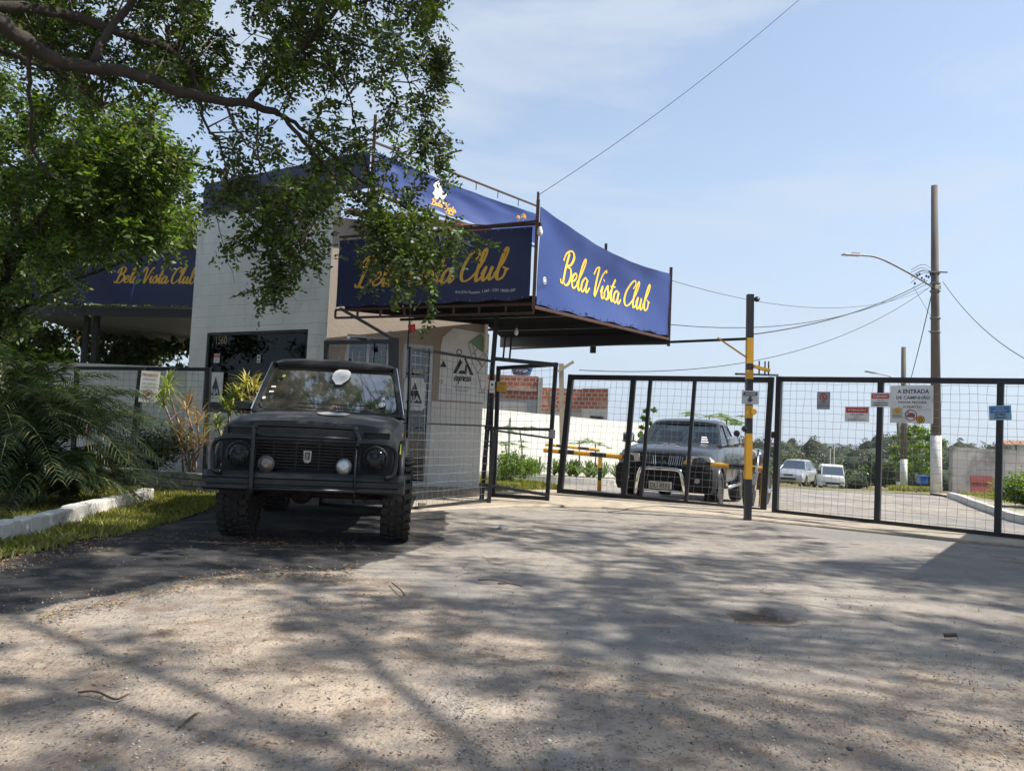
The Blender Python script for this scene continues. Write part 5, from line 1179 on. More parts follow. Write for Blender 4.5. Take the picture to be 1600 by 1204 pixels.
# fascia lower black
st2 = [(-.03, [(0, .36), (.62, .36), (.66, .44), (.66, .74), (.6, .79), (0, .79)]), (.06, [(0, .34), (.82, .34), (.86, .44), (.86, .74), (.80, .80), (0, .80)]), (.42, [(0, .34), (.86, .34), (.90, .44), (.90, .72), (.86, .78), (0, .80)])]
o = mirror_loft(st2).build('bumper', lowm, pick, world=False); smooth_angle(o, 40)
# grille with emblem
m = MB(); m.slab([(-.34, -.03, .80), (.34, -.03, .80), (.40, -.01, .98), (-.40, -.01, .98)], (0, 1, 0), .03); m.build('grille_back', darkin, pick, world=False)
m = MB()
for s in (-1, 1):
    for i in range(7): x = s*(.11+i*.038); m.bar((x, -.045, .81), (x+s*.02, -.022, .97), .012, .014)
m.build('grille', chrome, pick, world=False)
m = MB()
for a in (90, 210, 330):
    c, s_ = math.cos(R(a)), math.sin(R(a)); p_ = lambda r_, o_: Vector((r_*c-o_*s_, -.045, .755+r_*s_+o_*c)); m.slab([v_+Vector((0, -.01, .135)) for v_ in (p_(.005, 0), p_(.045, .026), p_(.085, 0), p_(.045, -.026))], (0, 1, 0), .01)
m.build('emblem', chrome, pick, world=False)
hl = mat('headlight_clear', (.62, .64, .60), .12, spec=.8, vscale=14, var=(.45, .47, .45))
for s in (-1, 1):
    m = MB(); m.slab([(s*.40, -.0, .84), (s*.70, .02, .83), (s*.84, .12, .85), (s*.865, .24, .91), (s*.80, .10, .985), (s*.42, -.0, .98)], (0, -1, 0), .03); m.build('headlight', hl, pick, world=False, bevel=.006)
    f = MB().lathe([(.085, .04), (.08, -.02), (.06, -.03)], (s*.62, -.02, .56), axis='Y', n=20).build('fog_lamp', lowm, pick, world=False); MB().lathe([(.05, .0), (.045, -.035), (0, -.042)], (s*.62, -.02, .56), axis='Y', n=16).build('lens', lensm, f, world=False)
    mr = MB().box((s*1.03, 1.42, 1.26), (.25, .12, .20)).build('side_mirror', chrome, pick, world=False, bevel=.04); MB().bar((s*.86, 1.46, 1.17), (s*.95, 1.43, 1.21), .03).build('mirror_arm', lowm, mr, world=False)
    for yy in (.86, 3.75):
        m = MB(); pts = [(s*.885, yy+.45*math.cos(R(a)), .38+.45*math.sin(R(a))) for a in range(0, 181, 12)]; m.tube(pts, .03, 8); m.build('arch_flare', pm_, pick, world=False, smooth=True)
        tyre(pick, (s*.77, yy, .365), .365, .25, False, rimm=mat('alloy', (.4, .4, .41), .35, metal=.8), side=s)
    m = MB(); m.tube([(s*.93, 1.4, .40), (s*.93, 3.1, .40)], .035, 8); m.build('side_step', chrome, pick, world=False, smooth=True)
    for yy in (1.42, 2.25, 2.98): m = MB(); m.bar((s*.893, yy, .55), (s*.889, yy, 1.0), .006); m.build('door_gap', lowm, pick, world=False)
    for yy in (2.1, 2.85): MB().box((s*.90, yy, .92), (.02, .13, .03)).build('door_handle', chrome, pick, world=False, bevel=.006)
# bull bar (nudge bar), plate
m = MB(); m.tube(catmull([(-.44, -.10, .26), (-.40, -.16, .50), (-.36, -.18, .68), (-.27, -.18, .735), (.27, -.18, .735), (.36, -.18, .68), (.40, -.16, .50), (.44, -.10, .26)], 6), .032, 12); m.tube([(-.38, -.12, .36), (.38, -.12, .36)], .018, 8); m.build('nudge_bar', chrome, pick, world=False, smooth=True)
pl = MB().box((0, -.14, .455), (.40, .012, .13)).build('number_plate', mat('plate_grey', (.48, .48, .46), .5), pick, world=False)
tv = text_verts('DLI 8553', width=.34, height=.075, bold=.02); mk('plate_lettering', [(x, -.148, .445+y) for x, y in tv[0]], tv[1], dk, pl, world=False)
tv = text_verts('SP SOROCABA', width=.16); mk('plate_lettering', [(x, -.148, .505+y) for x, y in tv[0]], tv[1], dk, pl, world=False)
# bonnet decals
for txt, yy, wv in (('L200 4X4', .66, .26), ('OFF ROAD 4X4 SPORT', .42, .5)):
    tv = text_verts(txt, width=wv, height=.05); mk('bonnet_decal', [(-.05+x, yy+y, 1.125+(yy-.3)*.125+y*.125+.004) for x, y in tv[0]], tv[1], stw, pick, world=False)
# cabin
gl2 = glassmat('car_glass', (.20, .26, .26), .07, .02, .5)
wb, wt = .82, .64; zb, zt = 1.18, 1.60; yf0, yf1 = 1.28, 2.0; yr0, yr1 = 3.35, 3.10
def cabin(root, wb, wt, zb, zt, yf0, yf1, yr0, yr1, splits, pm, gm_, rise=.07, bord=.05):
    cs = [(-wb, yf0, zb), (wb, yf0, zb), (wt, yf1, zt), (-wt, yf1, zt)]; m, inn, n = panel_strip(root, cs, bord, 0, 0, ''); m.build('windscreen_frame', pm, root, world=False); mk('windscreen', inn, [(0, 1, 2, 3)], gm_, root, world=False); ws = (inn, n)
    f = [0]+splits+[1]
    for s in (-1, 1):
        for i in range(len(f)-1):
            a0, a1 = yf0+(yr0-yf0)*f[i], yf1+(yr1-yf1)*f[i]; b0, b1 = yf0+(yr0-yf0)*f[i+1], yf1+(yr1-yf1)*f[i+1]
            cs = [(s*wb, a0, zb), (s*wb, b0, zb), (s*wt, b1, zt), (s*wt, a1, zt)]
            if s < 0: cs = [cs[1], cs[0], cs[3], cs[2]]
            m, inn, n = panel_strip(root, cs, bord*.7, 0, 0, ''); m.build('window_frame', pm, root, world=False); mk('side_window', inn, [(0, 1, 2, 3)], gm_, root, world=False)
    cs = [(wb, yr0, zb), (-wb, yr0, zb), (-wt, yr1, zt), (wt, yr1, zt)]; m, inn, n = panel_strip(root, cs, bord, 0, 0, ''); m.build('rear_frame', pm, root, world=False); mk('rear_window', inn, [(0, 1, 2, 3)], gm_, root, world=False)
    rs = []; Lr = yr1-yf1
    for t, k in ((-.02, 0), (.05, .45), (.25, .85), (.5, 1), (.8, .8), (.97, .3), (1.02, 0)):
        y = yf1+Lr*t; z = zt+.01+rise*k; hw = wt+.012; rs.append((y, [(0, zt-.03), (hw-.06, zt-.03), (hw, zt-.015), (hw-.02, z-.02), (hw-.12, z+.0), (hw*.5, z+.015), (0, z+.02)]))
    o = mirror_loft(rs).build('roof', pm, root, world=False); smooth_angle(o, 60)
    return ws
ws, wn_ = cabin(pick, wb, wt, zb, zt, yf0, yf1, yr0, yr1, [.48], pm_, gl2)
for s in (-1, 1): MB().box((s*.36, 2.3, 1.15), (.45, .14, .55), rx=R(-8)).build('seat', mat('seat_beige', (.30, .27, .20), .8), pick, world=False, bevel=.04)
m = MB(); m.tube([(.36+.17*math.cos(R(a)), 1.62+.05*math.sin(R(a)), 1.16+.16*math.sin(R(a))) for a in range(0, 361, 20)], .012, 6); m.build('steering_wheel', plast, pick, world=False)
c = (ws[1]*.86+ws[0]*.14); uy = (ws[2]-ws[1]).normalized()
for k in range(3): mk('sticker', [c+Vector((-.05+x*(1-.15*k), 0, 0))+uy*(.05+.09*k+y)+wn_*.02 for x, y in [(-.07, -.022), (.07, -.022), (.07, .022), (-.07, .022)]], [(0, 1, 2, 3)], stw, pick, world=False)

# ------------------------------------------------------------ silver hatchback and white van beyond the crest
sv = Vector((15.9, 43.8, gzf(15.9, 43.8)+.05)); silver = empty('hatchback', sv, R(-33), 'silver hatchback parked beyond the gate at the road crest', 'car')
sm = mat('silver_paint', (.45, .46, .48), .28, metal=.5, coat=.6)
body = mirror_loft([bodyst(y, hw, zt, zb) for y, hw, zt, zb in [(0, .55, .60, .25), (.08, .76, .70, .22), (.35, .82, .80, .2), (.9, .84, .90, .2), (1.1, .84, .93, .2), (3.4, .84, .94, .2), (3.8, .80, .90, .25), (3.86, .7, .8, .3)]]).build('body', sm, silver, world=False)
cut = [MB().lathe([(.34, -1.2), (.34, 1.2)], (0, yy, .30), axis='X', n=24).build('cut', sm, silver, world=False) for yy in (.75, 3.15)]; carve(body, cut); smooth_angle(body, 40)
cabin(silver, .76, .56, .92, 1.40, .95, 1.7, 3.7, 3.2, [.45], sm, glassmat('dark_car_glass', (.1, .12, .13), .25), .06)
MB().box((0, .0, .40), (.9, .12, .14)).build('lower_grille', lowm, silver, world=False, bevel=.02)
MB().box((0, .03, .62), (.5, .12, .07)).build('grille', lowm, silver, world=False, bevel=.02)
for s in (-1, 1):
    m = MB(); m.slab([(s*.40, .04, .60), (s*.74, .12, .58), (s*.78, .34, .72), (s*.5, .12, .70)], (0, -1, .3), .03); m.build('headlight', hl, silver, world=False)
    for yy in (.75, 3.15): tyre(silver, (s*.74, yy, .30), .30, .2, False, rimm=mat('alloy', (.4, .4, .41), .35, metal=.8), side=s, seg=24)
    MB().box((s*.90, 1.25, .96), (.16, .08, .11)).build('side_mirror', sm, silver, world=False, bevel=.02)
wv_ = Vector((25.7, 61.0, gzf(25.7, 61.0)-.25)); van = empty('box_truck', wv_, R(-12), 'small white cab truck farther down the road beyond the gate', 'truck')
vm = mat('white_vehicle_paint', (.74, .75, .76), .35, coat=.4)
body = mirror_loft([bodyst(y, hw, zt, zb, .02) for y, hw, zt, zb in [(0, .78, 1.15, .35), (.05, .88, 1.20, .32), (.5, .92, 1.28, .32), (1.7, .92, 1.28, .32)]]).build('body', vm, van, world=False); smooth_angle(body, 40)
cabin(van, .88, .80, 1.22, 1.95, .08, .35, 1.7, 1.65, [], vm, glassmat('dark_car_glass', (.1, .12, .13), .25), .12, .07)
MB().box((0, -.0, .62), (1.1, .06, .16)).build('grille', lowm, van, world=False, bevel=.01)
pl = MB().box((0, -.05, .48), (.4, .02, .13)).build('number_plate', mat('plate_grey', (.48, .48, .46), .5), van, world=False)
for s in (-1, 1):
    MB().box((s*.70, .0, .70), (.30, .08, .2)).build('headlight', lensm, van, world=False, bevel=.02); MB().box((s*.60, -.03, .42), (.35, .06, .12)).build('bumper_vent', lowm, van, world=False)
    MB().box((s*1.04, .2, 1.5), (.1, .06, .28)).build('side_mirror', lowm, van, world=False, bevel=.02)
    for yy in (.8, 3.6): tyre(van, (s*.78, yy, .36), .36, .22, False, side=s, seg=24)
MB().box((0, 3.3, .55), (.9, 4.6, .14)).build('chassis', lowm, van, world=False); MB().box((0, 3.5, .80), (1.8, 3.6, .16)).build('cargo_bed', lowm, van, world=False)

# ------------------------------------------------------------ motorbike behind the striped post
mbp = Vector((3.98, 12.75, -.04)); mb = empty('motorbike', mbp, R(-30), 'old motorbike with round headlamp parked behind the gate end', 'motorbike')
gm_ = mat('motor_grey', (.12, .12, .12), .45, metal=.5)
for yy in (0.05, 1.3):
    w_ = empty('wheel', (0, yy, .31)); w_.parent = mb
    MB().lathe([(.25, -.03), (.31, -.045), (.325, 0), (.31, .045), (.25, .03)], axis='X', n=30).build('tyre', rubber, w_, world=False)
    m = MB(); m.tube([(0, .245*math.cos(R(a)), .245*math.sin(R(a))) for a in range(0, 361, 15)], .014, 6)
    for a in range(0, 360, 20): m.tube([(0, 0, 0), (0, .24*math.cos(R(a)), .24*math.sin(R(a)))], .003, 4)
    m.lathe([(.04, -.05), (.05, 0), (.04, .05)], axis='X', n=12); m.build('rim', gm_, w_, world=False)
m = MB()
for s in (-1, 1): m.tube([(s*.09, .05, .31), (s*.08, .30, .98)], .024, 8)
m.build('fork', chrome, mb, world=False, smooth=True)
m = MB(); m.tube(catmull([(-.36, .42, 1.04), (-.2, .33, 1.06), (0, .30, 1.02), (.2, .33, 1.06), (.36, .42, 1.04)], 4), .013, 6); m.build('handlebar', gm_, mb, world=False)
h = MB().lathe([(.04, .12), (.085, .06), (.095, 0), (.09, -.01)], (0, .20, .90), axis='Y', n=20).build('headlight', gm_, mb, world=False, smooth=True); MB().lathe([(.085, -.01), (.05, -.03), (0, -.035)], (0, .20, .90), axis='Y', n=20).build('lens', lensm, h, world=False, smooth=True)
m = MB(); m.lathe([(.02, -.26), (.12, -.2), (.16, 0), (.12, .18), (.02, .24)], (0, .58, .84), axis='Y', n=14); o = m.build('fuel_tank', mat('tank_black', (.02, .02, .022), .25, coat=1), mb, world=False, smooth=True)
m = MB(); m.box((0, 1.05, .80), (.24, .62, .10)); m.build('seat', plast, mb, world=False, bevel=.04)
m = MB(); m.box((0, .65, .45), (.24, .34, .30)); m.lathe([(.09, -.16), (.11, 0), (.09, .16)], (0, .62, .42), axis='X'); m.build('engine', mat('engine_brown', (.16, .11, .08), .6, metal=.3, vscale=12), mb, world=False, bevel=.02)
m = MB(); m.tube([(.12, .55, .40), (.14, .9, .26), (.15, 1.45, .32)], .03, 8); m.build('exhaust', chrome, mb, world=False, smooth=True)
m = MB(); m.tube([(0, .35, .92), (0, .6, .62), (0, .95, .4), (0, 1.3, .31)], .022, 6); m.tube([(0, .4, .9), (0, 1.0, .76), (0, 1.45, .78)], .02, 6); m.build('frame', plast, mb, world=False)
m = MB(); m.slab([(-.11, .02, .40), (.11, .02, .40), (.12, .15, .62), (-.12, .15, .62)], (0, 1, 0), .02); m.build('leg_shield', mat('shield_grey', (.25, .25, .25), .4), mb, world=False)
for s in (-1, 1): m = MB(); m.tube([(s*.24, .35, 1.06), (s*.3, .33, 1.2)], .006, 5); m.lathe([(.0, -.012), (.055, -.006), (.055, .012)], (s*.3, .33, 1.24), axis='Y', n=14); m.build('mirror', plast, mb, world=False)
# ============================================================ VEGETATION
def nrmz(a): return a/np.maximum(np.linalg.norm(a, axis=-1, keepdims=True), 1e-9)
def compound(Bp, D, Ln, pairs, ll, lw, jit=.25, droop=.25):
    """pinnate leaves. Bp,D (N,3) base and direction, Ln (N,) rachis length. returns V (.,3) quads of leaflets"""
    N = len(Bp); D = nrmz(D); up = nrmz(np.array([0, 0, 1.])+rng.normal(0, .35, (N, 3))); S = nrmz(np.cross(D, up)); U = np.cross(S, D); out = []
    for k in range(pairs):
        t = (k+.7)/pairs; c = Bp + D*(Ln*t)[:, None] + np.array([0, 0, -1.])*(Ln*droop*t*t)[:, None]
        for s in (-1, 1):
            d = nrmz(D*.65 + S*s*.9 + U*rng.normal(-.12, jit, (N, 1)) + rng.normal(0, .14, (N, 3))); L_ = (ll*rng.uniform(.7, 1.2, N)*(1.0 if k < pairs-1 else .8))[:, None]
            sd = nrmz(np.cross(d, U+rng.normal(0, .45, (N, 3))))*lw*L_/ll
            out.append(np.stack([c, c+d*L_*.45+sd, c+d*L_, c+d*L_*.45-sd], 1))
    return np.concatenate(out, 0)
def simple_leaves(C, size, asp=.45):
    N = len(C); a = nrmz(rng.normal(0, 1, (N, 3))); b = nrmz(np.cross(a, rng.normal(0, 1, (N, 3))+np.array([0, 0, 1.]))); s = (size*rng.uniform(.6, 1.3, N))[:, None]
    return np.stack([C, C+a*s*.5+b*s*asp*.5, C+a*s, C+a*s*.5-b*s*asp*.5], 1)
def quads_obj(name, Q, m, parent=None, world=True):
    Vv = Q.reshape(-1, 3); return mk_np(name, Vv, np.arange(len(Vv)).reshape(-1, 4), m, parent, world)
def in_poly_sample(poly, n, clump=True):
    poly = np.array(poly, float); lo, hi = poly.min(0), poly.max(0); out = []
    while sum(map(len, out)) < n:
        q = rng.uniform(lo, hi, (n*3, 2)); out.append(q[poly_sd(q[:, 0], q[:, 1], poly) > 0])
    return np.concatenate(out)[:n]
bark = mat('bark', (.045, .036, .028), .95, var=(.022, .018, .014), vscale=8, bump=.9, bscale=35)
twigm = mat('twig', (.07, .05, .035), .9, var=(.12, .10, .07), vscale=8)
leafA = leafmat('leaf_dark_green', (.020, .036, .010), (.068, .095, .024), (.15, .15, .02), .24)
leafB = leafmat('leaf_fresh_green', (.045, .085, .014), (.13, .20, .035), (.25, .22, .04), .38)
leafC = leafmat('leaf_olive', (.035, .055, .02), (.085, .11, .035), (.16, .12, .05), .25)

def PD(l): return [P(a, b, c) for a, b, c in l]
T1 = Vector((-4.75, 4.0, 0)); tree1 = empty('tree', T1, 0, 'big overhanging tree with a dark limb crossing the top left, small feathery leaves', 'tree')
limbs = [
 (PD([(-60, -10, 4.6), (20, 50, 4.8), (60, 78, 4.9), (110, 100, 5.0), (200, 115, 5.2), (300, 148, 5.5), (390, 163, 5.8), (435, 178, 5.95)]), .058, .027),
 (PD([(435, 178, 5.95), (475, 222, 6.0), (520, 270, 6.1), (570, 320, 6.2), (620, 372, 6.3), (690, 430, 6.4)]), .02, .005),
 (PD([(425, 172, 5.95), (470, 200, 6.1), (540, 262, 6.3), (620, 318, 6.5), (700, 352, 6.6), (760, 352, 6.6)]), .020, .005),
 (PD([(-80, 10, 5.0), (20, 12, 5.1), (115, 25, 5.4), (200, 55, 5.6), (262, 76, 5.8), (295, 108, 6.0), (308, 150, 6.0)]), .045, .016),
 (PD([(145, 97, 5.1), (168, 52, 5.2), (205, 5, 5.3), (240, -80, 5.4), (300, -220, 5.6)]), .03, .02),
 (PD([(390, 160, 5.8), (418, 118, 5.9), (450, 93, 6.0), (490, 55, 6.1), (530, 10, 6.2), (600, -80, 6.3)]), .028, .012),
 (PD([(45, 85, 4.9), (46, 160, 5.1), (58, 250, 5.4), (112, 292, 5.6)]), .016, .008),
 (PD([(308, 150, 6.0), (322, 195, 6.1), (345, 230, 6.1), (360, 300, 6.2)]), .014, .006),
 (PD([(530, 10, 6.2), (600, 2, 6.4), (640, 22, 6.5), (672, 62, 6.6), (692, 120, 6.6)]), .010, .004),
 (PD([(450, 93, 6.0), (500, 98, 6.1), (540, 140, 6.3), (560, 210, 6.5), (575, 270, 6.5)]), .012, .005),
 (PD([(490, 55, 6.1), (560, 70, 6.4), (620, 90, 6.5), (650, 160, 6.6), (690, 225, 6.6)]), .010, .004),
 (PD([(400, 165, 5.8), (405, 260, 5.9), (412, 350, 5.9), (425, 430, 5.9), (432, 478, 5.9)]), .009, .003),
 (PD([(350, 156, 5.7), (372, 205, 5.6), (395, 235, 5.5), (430, 290, 5.6), (470, 380, 5.7)]), .012, .004),
 (PD([(-60, -10, 4.6), (-40, -160, 4.8), (60, -300, 5.2), (200, -420, 5.6)]), .07, .03),
 (PD([(60, -300, 5.2), (250, -260, 5.8), (480, -220, 6.4), (640, -160, 6.8)]), .04, .01),
 (PD([(-10, 75, 4.8), (40, 92, 5.2), (110, 128, 5.8), (160, 170, 6.4)]), .02, .01),
 (PD([(575, 300, 6.2), (600, 370, 6.2), (650, 440, 6.2)]), .008, .003),
 (PD([(330, 290, 6.0), (345, 365, 6.0), (366, 440, 6.0)]), .004, .002),
]
m = MB(); m.tube(catmull([T1, T1+Vector((.1, .1, 1.2)), T1+Vector((.5, .3, 2.4)), limbs[0][0][0]], 5), [.17-.005*i for i in range(16)], 12); m.build('trunk', bark, tree1, smooth=True)
def limb_mesh(m, limbs):
    outl = []
    for pts, r0, r1 in limbs:
        c = catmull(pts, 5); n = len(c); c = [p+Vector((random.uniform(-1, 1), random.uniform(-1, 1), random.uniform(-1, 1)))*.012 if 0 < i < n-1 else p for i, p in enumerate(c)]
        m.tube(c, [r0+(r1-r0)*i/(n-1) for i in range(n)], 7 if r0 > .02 else 5, True); outl.append(c)
    return outl
m = MB(); lc_ = limb_mesh(m, limbs); m.build('limbs', bark, tree1, smooth=True)
def grow(lcs, targets, wl=None, seglen=.12, droop=.16, r0=.007, maxd=2.2, leafstep=.095, m=None, pairs=5, ll=.052, lw=.0145, rl=.17, twigs=True, spread=.10, up=0.0):
    """for each target: branch from the nearest limb point; returns leaflet quads, adds twigs to m"""
    LP = np.array([[p.x, p.y, p.z] for c in lcs for p in c]); Bs = []; Ds = []
    for t in targets:
        d = np.linalg.norm(LP-t, axis=1); k = np.argsort(d)[:12]; a = LP[random.choice(list(k[:8]))]; 
        L = np.linalg.norm(t-a)
        if L < .05: continue
        if L > maxd: a = t+(a-t)*(maxd/L); L = maxd
        side = rng.normal(0, .13, 3)*L; n = max(3, int(L/seglen)); s = np.linspace(0, 1, n+1)[:, None]
        c = a+(t-a)*s + side*np.sin(np.pi*s)*.8 + np.array([0, 0, 1.])*(droop*L*np.sin(np.pi*s)) 
        if m is not None and twigs: m.tube([Vector(q) for q in c], [r0*(1-.75*i/n) for i in range(n+1)], 4, False)
        f = max(.15, 1-.55/L) if L > .55 else .1; nl = max(5, int(min(L, .9)/leafstep)); ts = rng.uniform(f if L > .9 else .15, 1.0, nl)
        ii = np.clip(ts*n, 0, n-1e-3); i0 = ii.astype(int); fr = (ii-i0)[:, None]; pos = c[i0]*(1-fr)+c[i0+1]*fr; tan = nrmz(c[i0+1]-c[i0])
        Bs.append(pos+rng.normal(0, .012, pos.shape)); Ds.append(tan*.6+nrmz(rng.normal(0, 1, pos.shape))*.9+np.array([0, 0, -.28+up]))
        # side sprigs
        ns = max(1, int(nl/3))
        for q in range(ns):
            p0 = pos[rng.integers(len(pos))]; dd = nrmz(rng.normal(0, 1, 3)+np.array([0, 0, -.35])); l2 = rng.uniform(.10, .34); kk = int(l2/.042)+2; tt = np.linspace(.15, 1, kk)[:, None]; cc = p0+dd*l2*tt+np.array([0, 0, -.5])*(tt*l2)**2
            if m is not None and twigs: m.tube([Vector(p0), Vector(cc[-1])], [.0022, .0012], 3, False)
            Bs.append(cc); Ds.append(dd*.5+nrmz(rng.normal(0, 1, cc.shape))*.9+np.array([0, 0, -.2+up]))
    Bp = np.concatenate(Bs); Dp = np.concatenate(Ds); return compound(Bp, Dp, rl*rng.uniform(.6, 1.25, len(Bp)), pairs, ll, lw)
def targets_px(poly, n, d0, d1):
    q = in_poly_sample(poly, n); Y_ = rng.uniform(d0, d1, n); return [np.array(P(a, b, y)) for (a, b), y in zip(q, Y_)]
reg = [(-60, -60), (715, -60), (712, 20), (660, 55), (640, 95), (645, 170), (668, 215), (700, 240), (640, 262), (672, 320), (735, 365), (700, 400), (690, 440), (655, 455), (610, 430), (560, 405), (520, 395), (480, 470), (452, 490), (430, 460), (418, 400), (395, 335), (330, 330), (305, 300), (320, 215), (280, 170), (0, 130), (-60, 130)]
m = MB(); TG = []
TG += targets_px(reg, 98, 5.7, 7.2)
TG += targets_px([(-60, -60), (715, -60), (705, 30), (640, 60), (560, 110), (450, 130), (300, 120), (120, 90), (-60, 60)], 82, 5.4, 7.4)
TG += targets_px([(430, 60), (600, 40), (635, 100), (640, 170), (600, 235), (520, 245), (460, 205), (425, 130)], 20, 5.6, 7.0)
TG += targets_px([(345, 285), (560, 250), (640, 290), (680, 340), (640, 370), (540, 385), (420, 350), (350, 320)], 32, 5.6, 6.8)
TG += targets_px([(380, 330), (450, 330), (500, 400), (470, 440), (452, 480), (425, 478), (408, 410), (375, 400)], 22, 5.7, 6.2)
TG += targets_px([(560, 360), (740, 350), (730, 380), (690, 440), (620, 448)], 20, 6.1, 6.7)
TG += targets_px([(665, 70), (700, 95), (705, 130), (672, 120)], 9, 6.5, 6.7)
TG += targets_px([(640, 205), (710, 215), (712, 245), (650, 240)], 8, 6.4, 6.8)
TG += [np.array([random.uniform(-5.2, -2.5), random.uniform(6.6, 8.8), random.uniform(6.3, 7.6)]) for _ in range(110)]
TG += targets_px([(-200, -60), (-200, -520), (500, -520), (760, -250), (740, -60)], 190, 4.6, 7.4)
Q = grow(lc_, TG, m=m)
m.build('twigs', twigm, tree1, fix=False)
sel = rng.random(len(Q)//1) < .86
quads_obj('crown', Q[sel], leafA, tree1); quads_obj('young_leaves', Q[~sel], leafB, tree1)
print('tree1 leaflets', len(Q))
# ---- second tree, brighter, behind on the left
T2 = Vector((-7.1, 10.2, 0)); tree2 = empty('tree', T2, 0, 'leafy bright green tree left of the gatehouse above the palm bush', 'tree')
l2 = [([T2, T2+Vector((.1, 0, 1.4)), T2+Vector((.3, -.1, 2.7))], .10, .07),
 ([T2+Vector((.3, -.1, 2.7)), T2+Vector((.9, -.2, 3.8)), T2+Vector((1.7, -.3, 4.6))], .05, .015), ([T2+Vector((.3, -.1, 2.7)), T2+Vector((-.6, -.4, 3.9)), T2+Vector((-1.3, -.6, 5.0))], .05, .015),
 ([T2+Vector((.2, 0, 2.2)), T2+Vector((1.1, .3, 2.9)), T2+Vector((2.1, .2, 3.3))], .035, .01), ([T2+Vector((.1, 0, 1.9)), T2+Vector((-.9, -.3, 2.6)), T2+Vector((-1.9, -.5, 3.1))], .035, .01), ([T2+Vector((.3, -.1, 2.7)), T2+Vector((.3, .1, 4.0)), T2+Vector((.5, .2, 5.4))], .05, .015)]
m = MB(); lc2 = limb_mesh(m, l2); m.build('trunk', bark, tree2, smooth=True)
m = MB(); TG = targets_px([(-250, 60), (60, 110), (240, 130), (300, 190), (318, 250), (300, 330), (292, 372), (240, 398), (165, 405), (135, 470), (60, 520), (-250, 560)], 240, 8.6, 11.4)
TG += targets_px([(120, 230), (300, 240), (300, 330), (285, 370), (230, 390), (120, 380)], 60, 8.3, 9.6)
Q = grow(lc2, TG, m=m, pairs=4, ll=.085, lw=.021, rl=.24, leafstep=.10, r0=.009, maxd=1.6, up=.1)
m.build('twigs', twigm, tree2, fix=False); sel = rng.random(len(Q)) < .5; quads_obj('crown', Q[sel], leafB, tree2); quads_obj('inner_leaves', Q[~sel], leafA, tree2)
print('tree2 leaflets', len(Q))
# ---- clump trees (background)
def clump_tree(name, base, h, rad, label, m_, n=5000, size=.16, group=None, trunk_r=.12, crown_z=.55, cat='tree', multi=1):
    base = Vector(base); root = empty(name, base, 0, label, cat, group); m = MB(); cl = []
    for k in range(multi):
        b0 = base+Vector((random.uniform(-.5, .5)*(k > 0), random.uniform(-.3, .3)*(k > 0), -.1)); top = b0+Vector((random.uniform(-.3, .3), random.uniform(-.3, .3), h*crown_z)); m.tube(catmull([b0, b0.lerp(top, .5)+Vector((random.uniform(-.15, .15), 0, 0)), top], 4), [trunk_r*(1-.4*i/8) for i in range(9)], 8)
        for i in range(7):
            a = random.uniform(0, 6.28); e = top+Vector((math.cos(a)*rad*.7, math.sin(a)*rad*.7, random.uniform(.1, .8)*(h*(1-crown_z)))); s_ = b0.lerp(top, random.uniform(.6, 1)); m.tube(catmull([s_, s_.lerp(e, .5)+Vector((0, 0, .2)), e], 3), [trunk_r*.4, trunk_r*.34, trunk_r*.28, trunk_r*.22, trunk_r*.17, trunk_r*.12, trunk_r*.07], 5); cl.append(e)
    m.build('trunk', bark, root, smooth=True)
    nc = max(14, n//160); C = rng.normal(0, 1, (nc, 3)); C = nrmz(C)*rng.uniform(.35, 1, (nc, 1))**.6; C *= np.array([rad, rad, h*(1-crown_z)*.62]); C += np.array([base.x, base.y, base.z+h*(crown_z+1)/2]); rr = rad*rng.uniform(.16, .34, nc)
    idx = rng.integers(0, nc, n); p = nrmz(rng.normal(0, 1, (n, 3)))*rng.uniform(.3, 1, (n, 1))*rr[idx][:, None]; p[:, 2] *= .65
    quads_obj('crown', simple_leaves(C[idx]+p, size, .5), m_, root); return root
brn = leafmat('leaf_brownish', (.06, .055, .03), (.14, .11, .06), (.2, .15, .1), .25)
clump_tree('tree', (-12.8, 19.5, 0), 6.5, 3.0, 'tall dark tree behind the garden wall at the far left', leafC, 9000, .2)
clump_tree('tree', (-10.0, 20.5, 0), 5.2, 2.4, 'brownish sparse tree seen under the left canopy', brn, 5500, .16, multi=2)
clump_tree('tree', (-7.9, 24, 0), 6.0, 2.8, 'dense green tree behind the left canopy beside the white wall', leafB, 8500, .18)
clump_tree('tree', (-18, 24, 0), 8.5, 4.2, 'broad background tree at the left edge behind the others', leafC, 10000, .26)
clump_tree('tree', (-11.5, 28, 0), 8.0, 4.0, 'tall background tree filling the gap above the garden wall', leafC, 10000, .26)
clump_tree('tree', (-9.6, 13.2, 0), 4.2, 1.6, 'slim leafy tree directly behind the palm bush', leafA, 6500, .11, trunk_r=.06)
for bx, by, hh, rr_, mm_, lab in ((-15.2, 18.2, 4.2, 1.9, leafC, 'low spreading dark tree just over the garden wall at the far left'), (-12.2, 17.2, 3.6, 1.5, leafB, 'small bright tree looking over the garden wall left of the canopy posts'), (-9.9, 22.0, 4.6, 2.2, leafC, 'low dark tree filling the gap under the left canopy'), (-8.2, 19.0, 3.7, 1.3, leafA, 'small dark tree under the left canopy next to the white wall'), (-10.6, 18.6, 5.2, 1.8, leafC, 'mid green tree over the garden wall above the notice'), (-12.6, 19.3, 5.6, 2.2, leafB, 'bright leafy tree at the left edge above the palm bushes')):
    clump_tree('tree', (bx, by, 0), hh, rr_, lab, mm_, 8000, .17, crown_z=.25, trunk_r=.09)
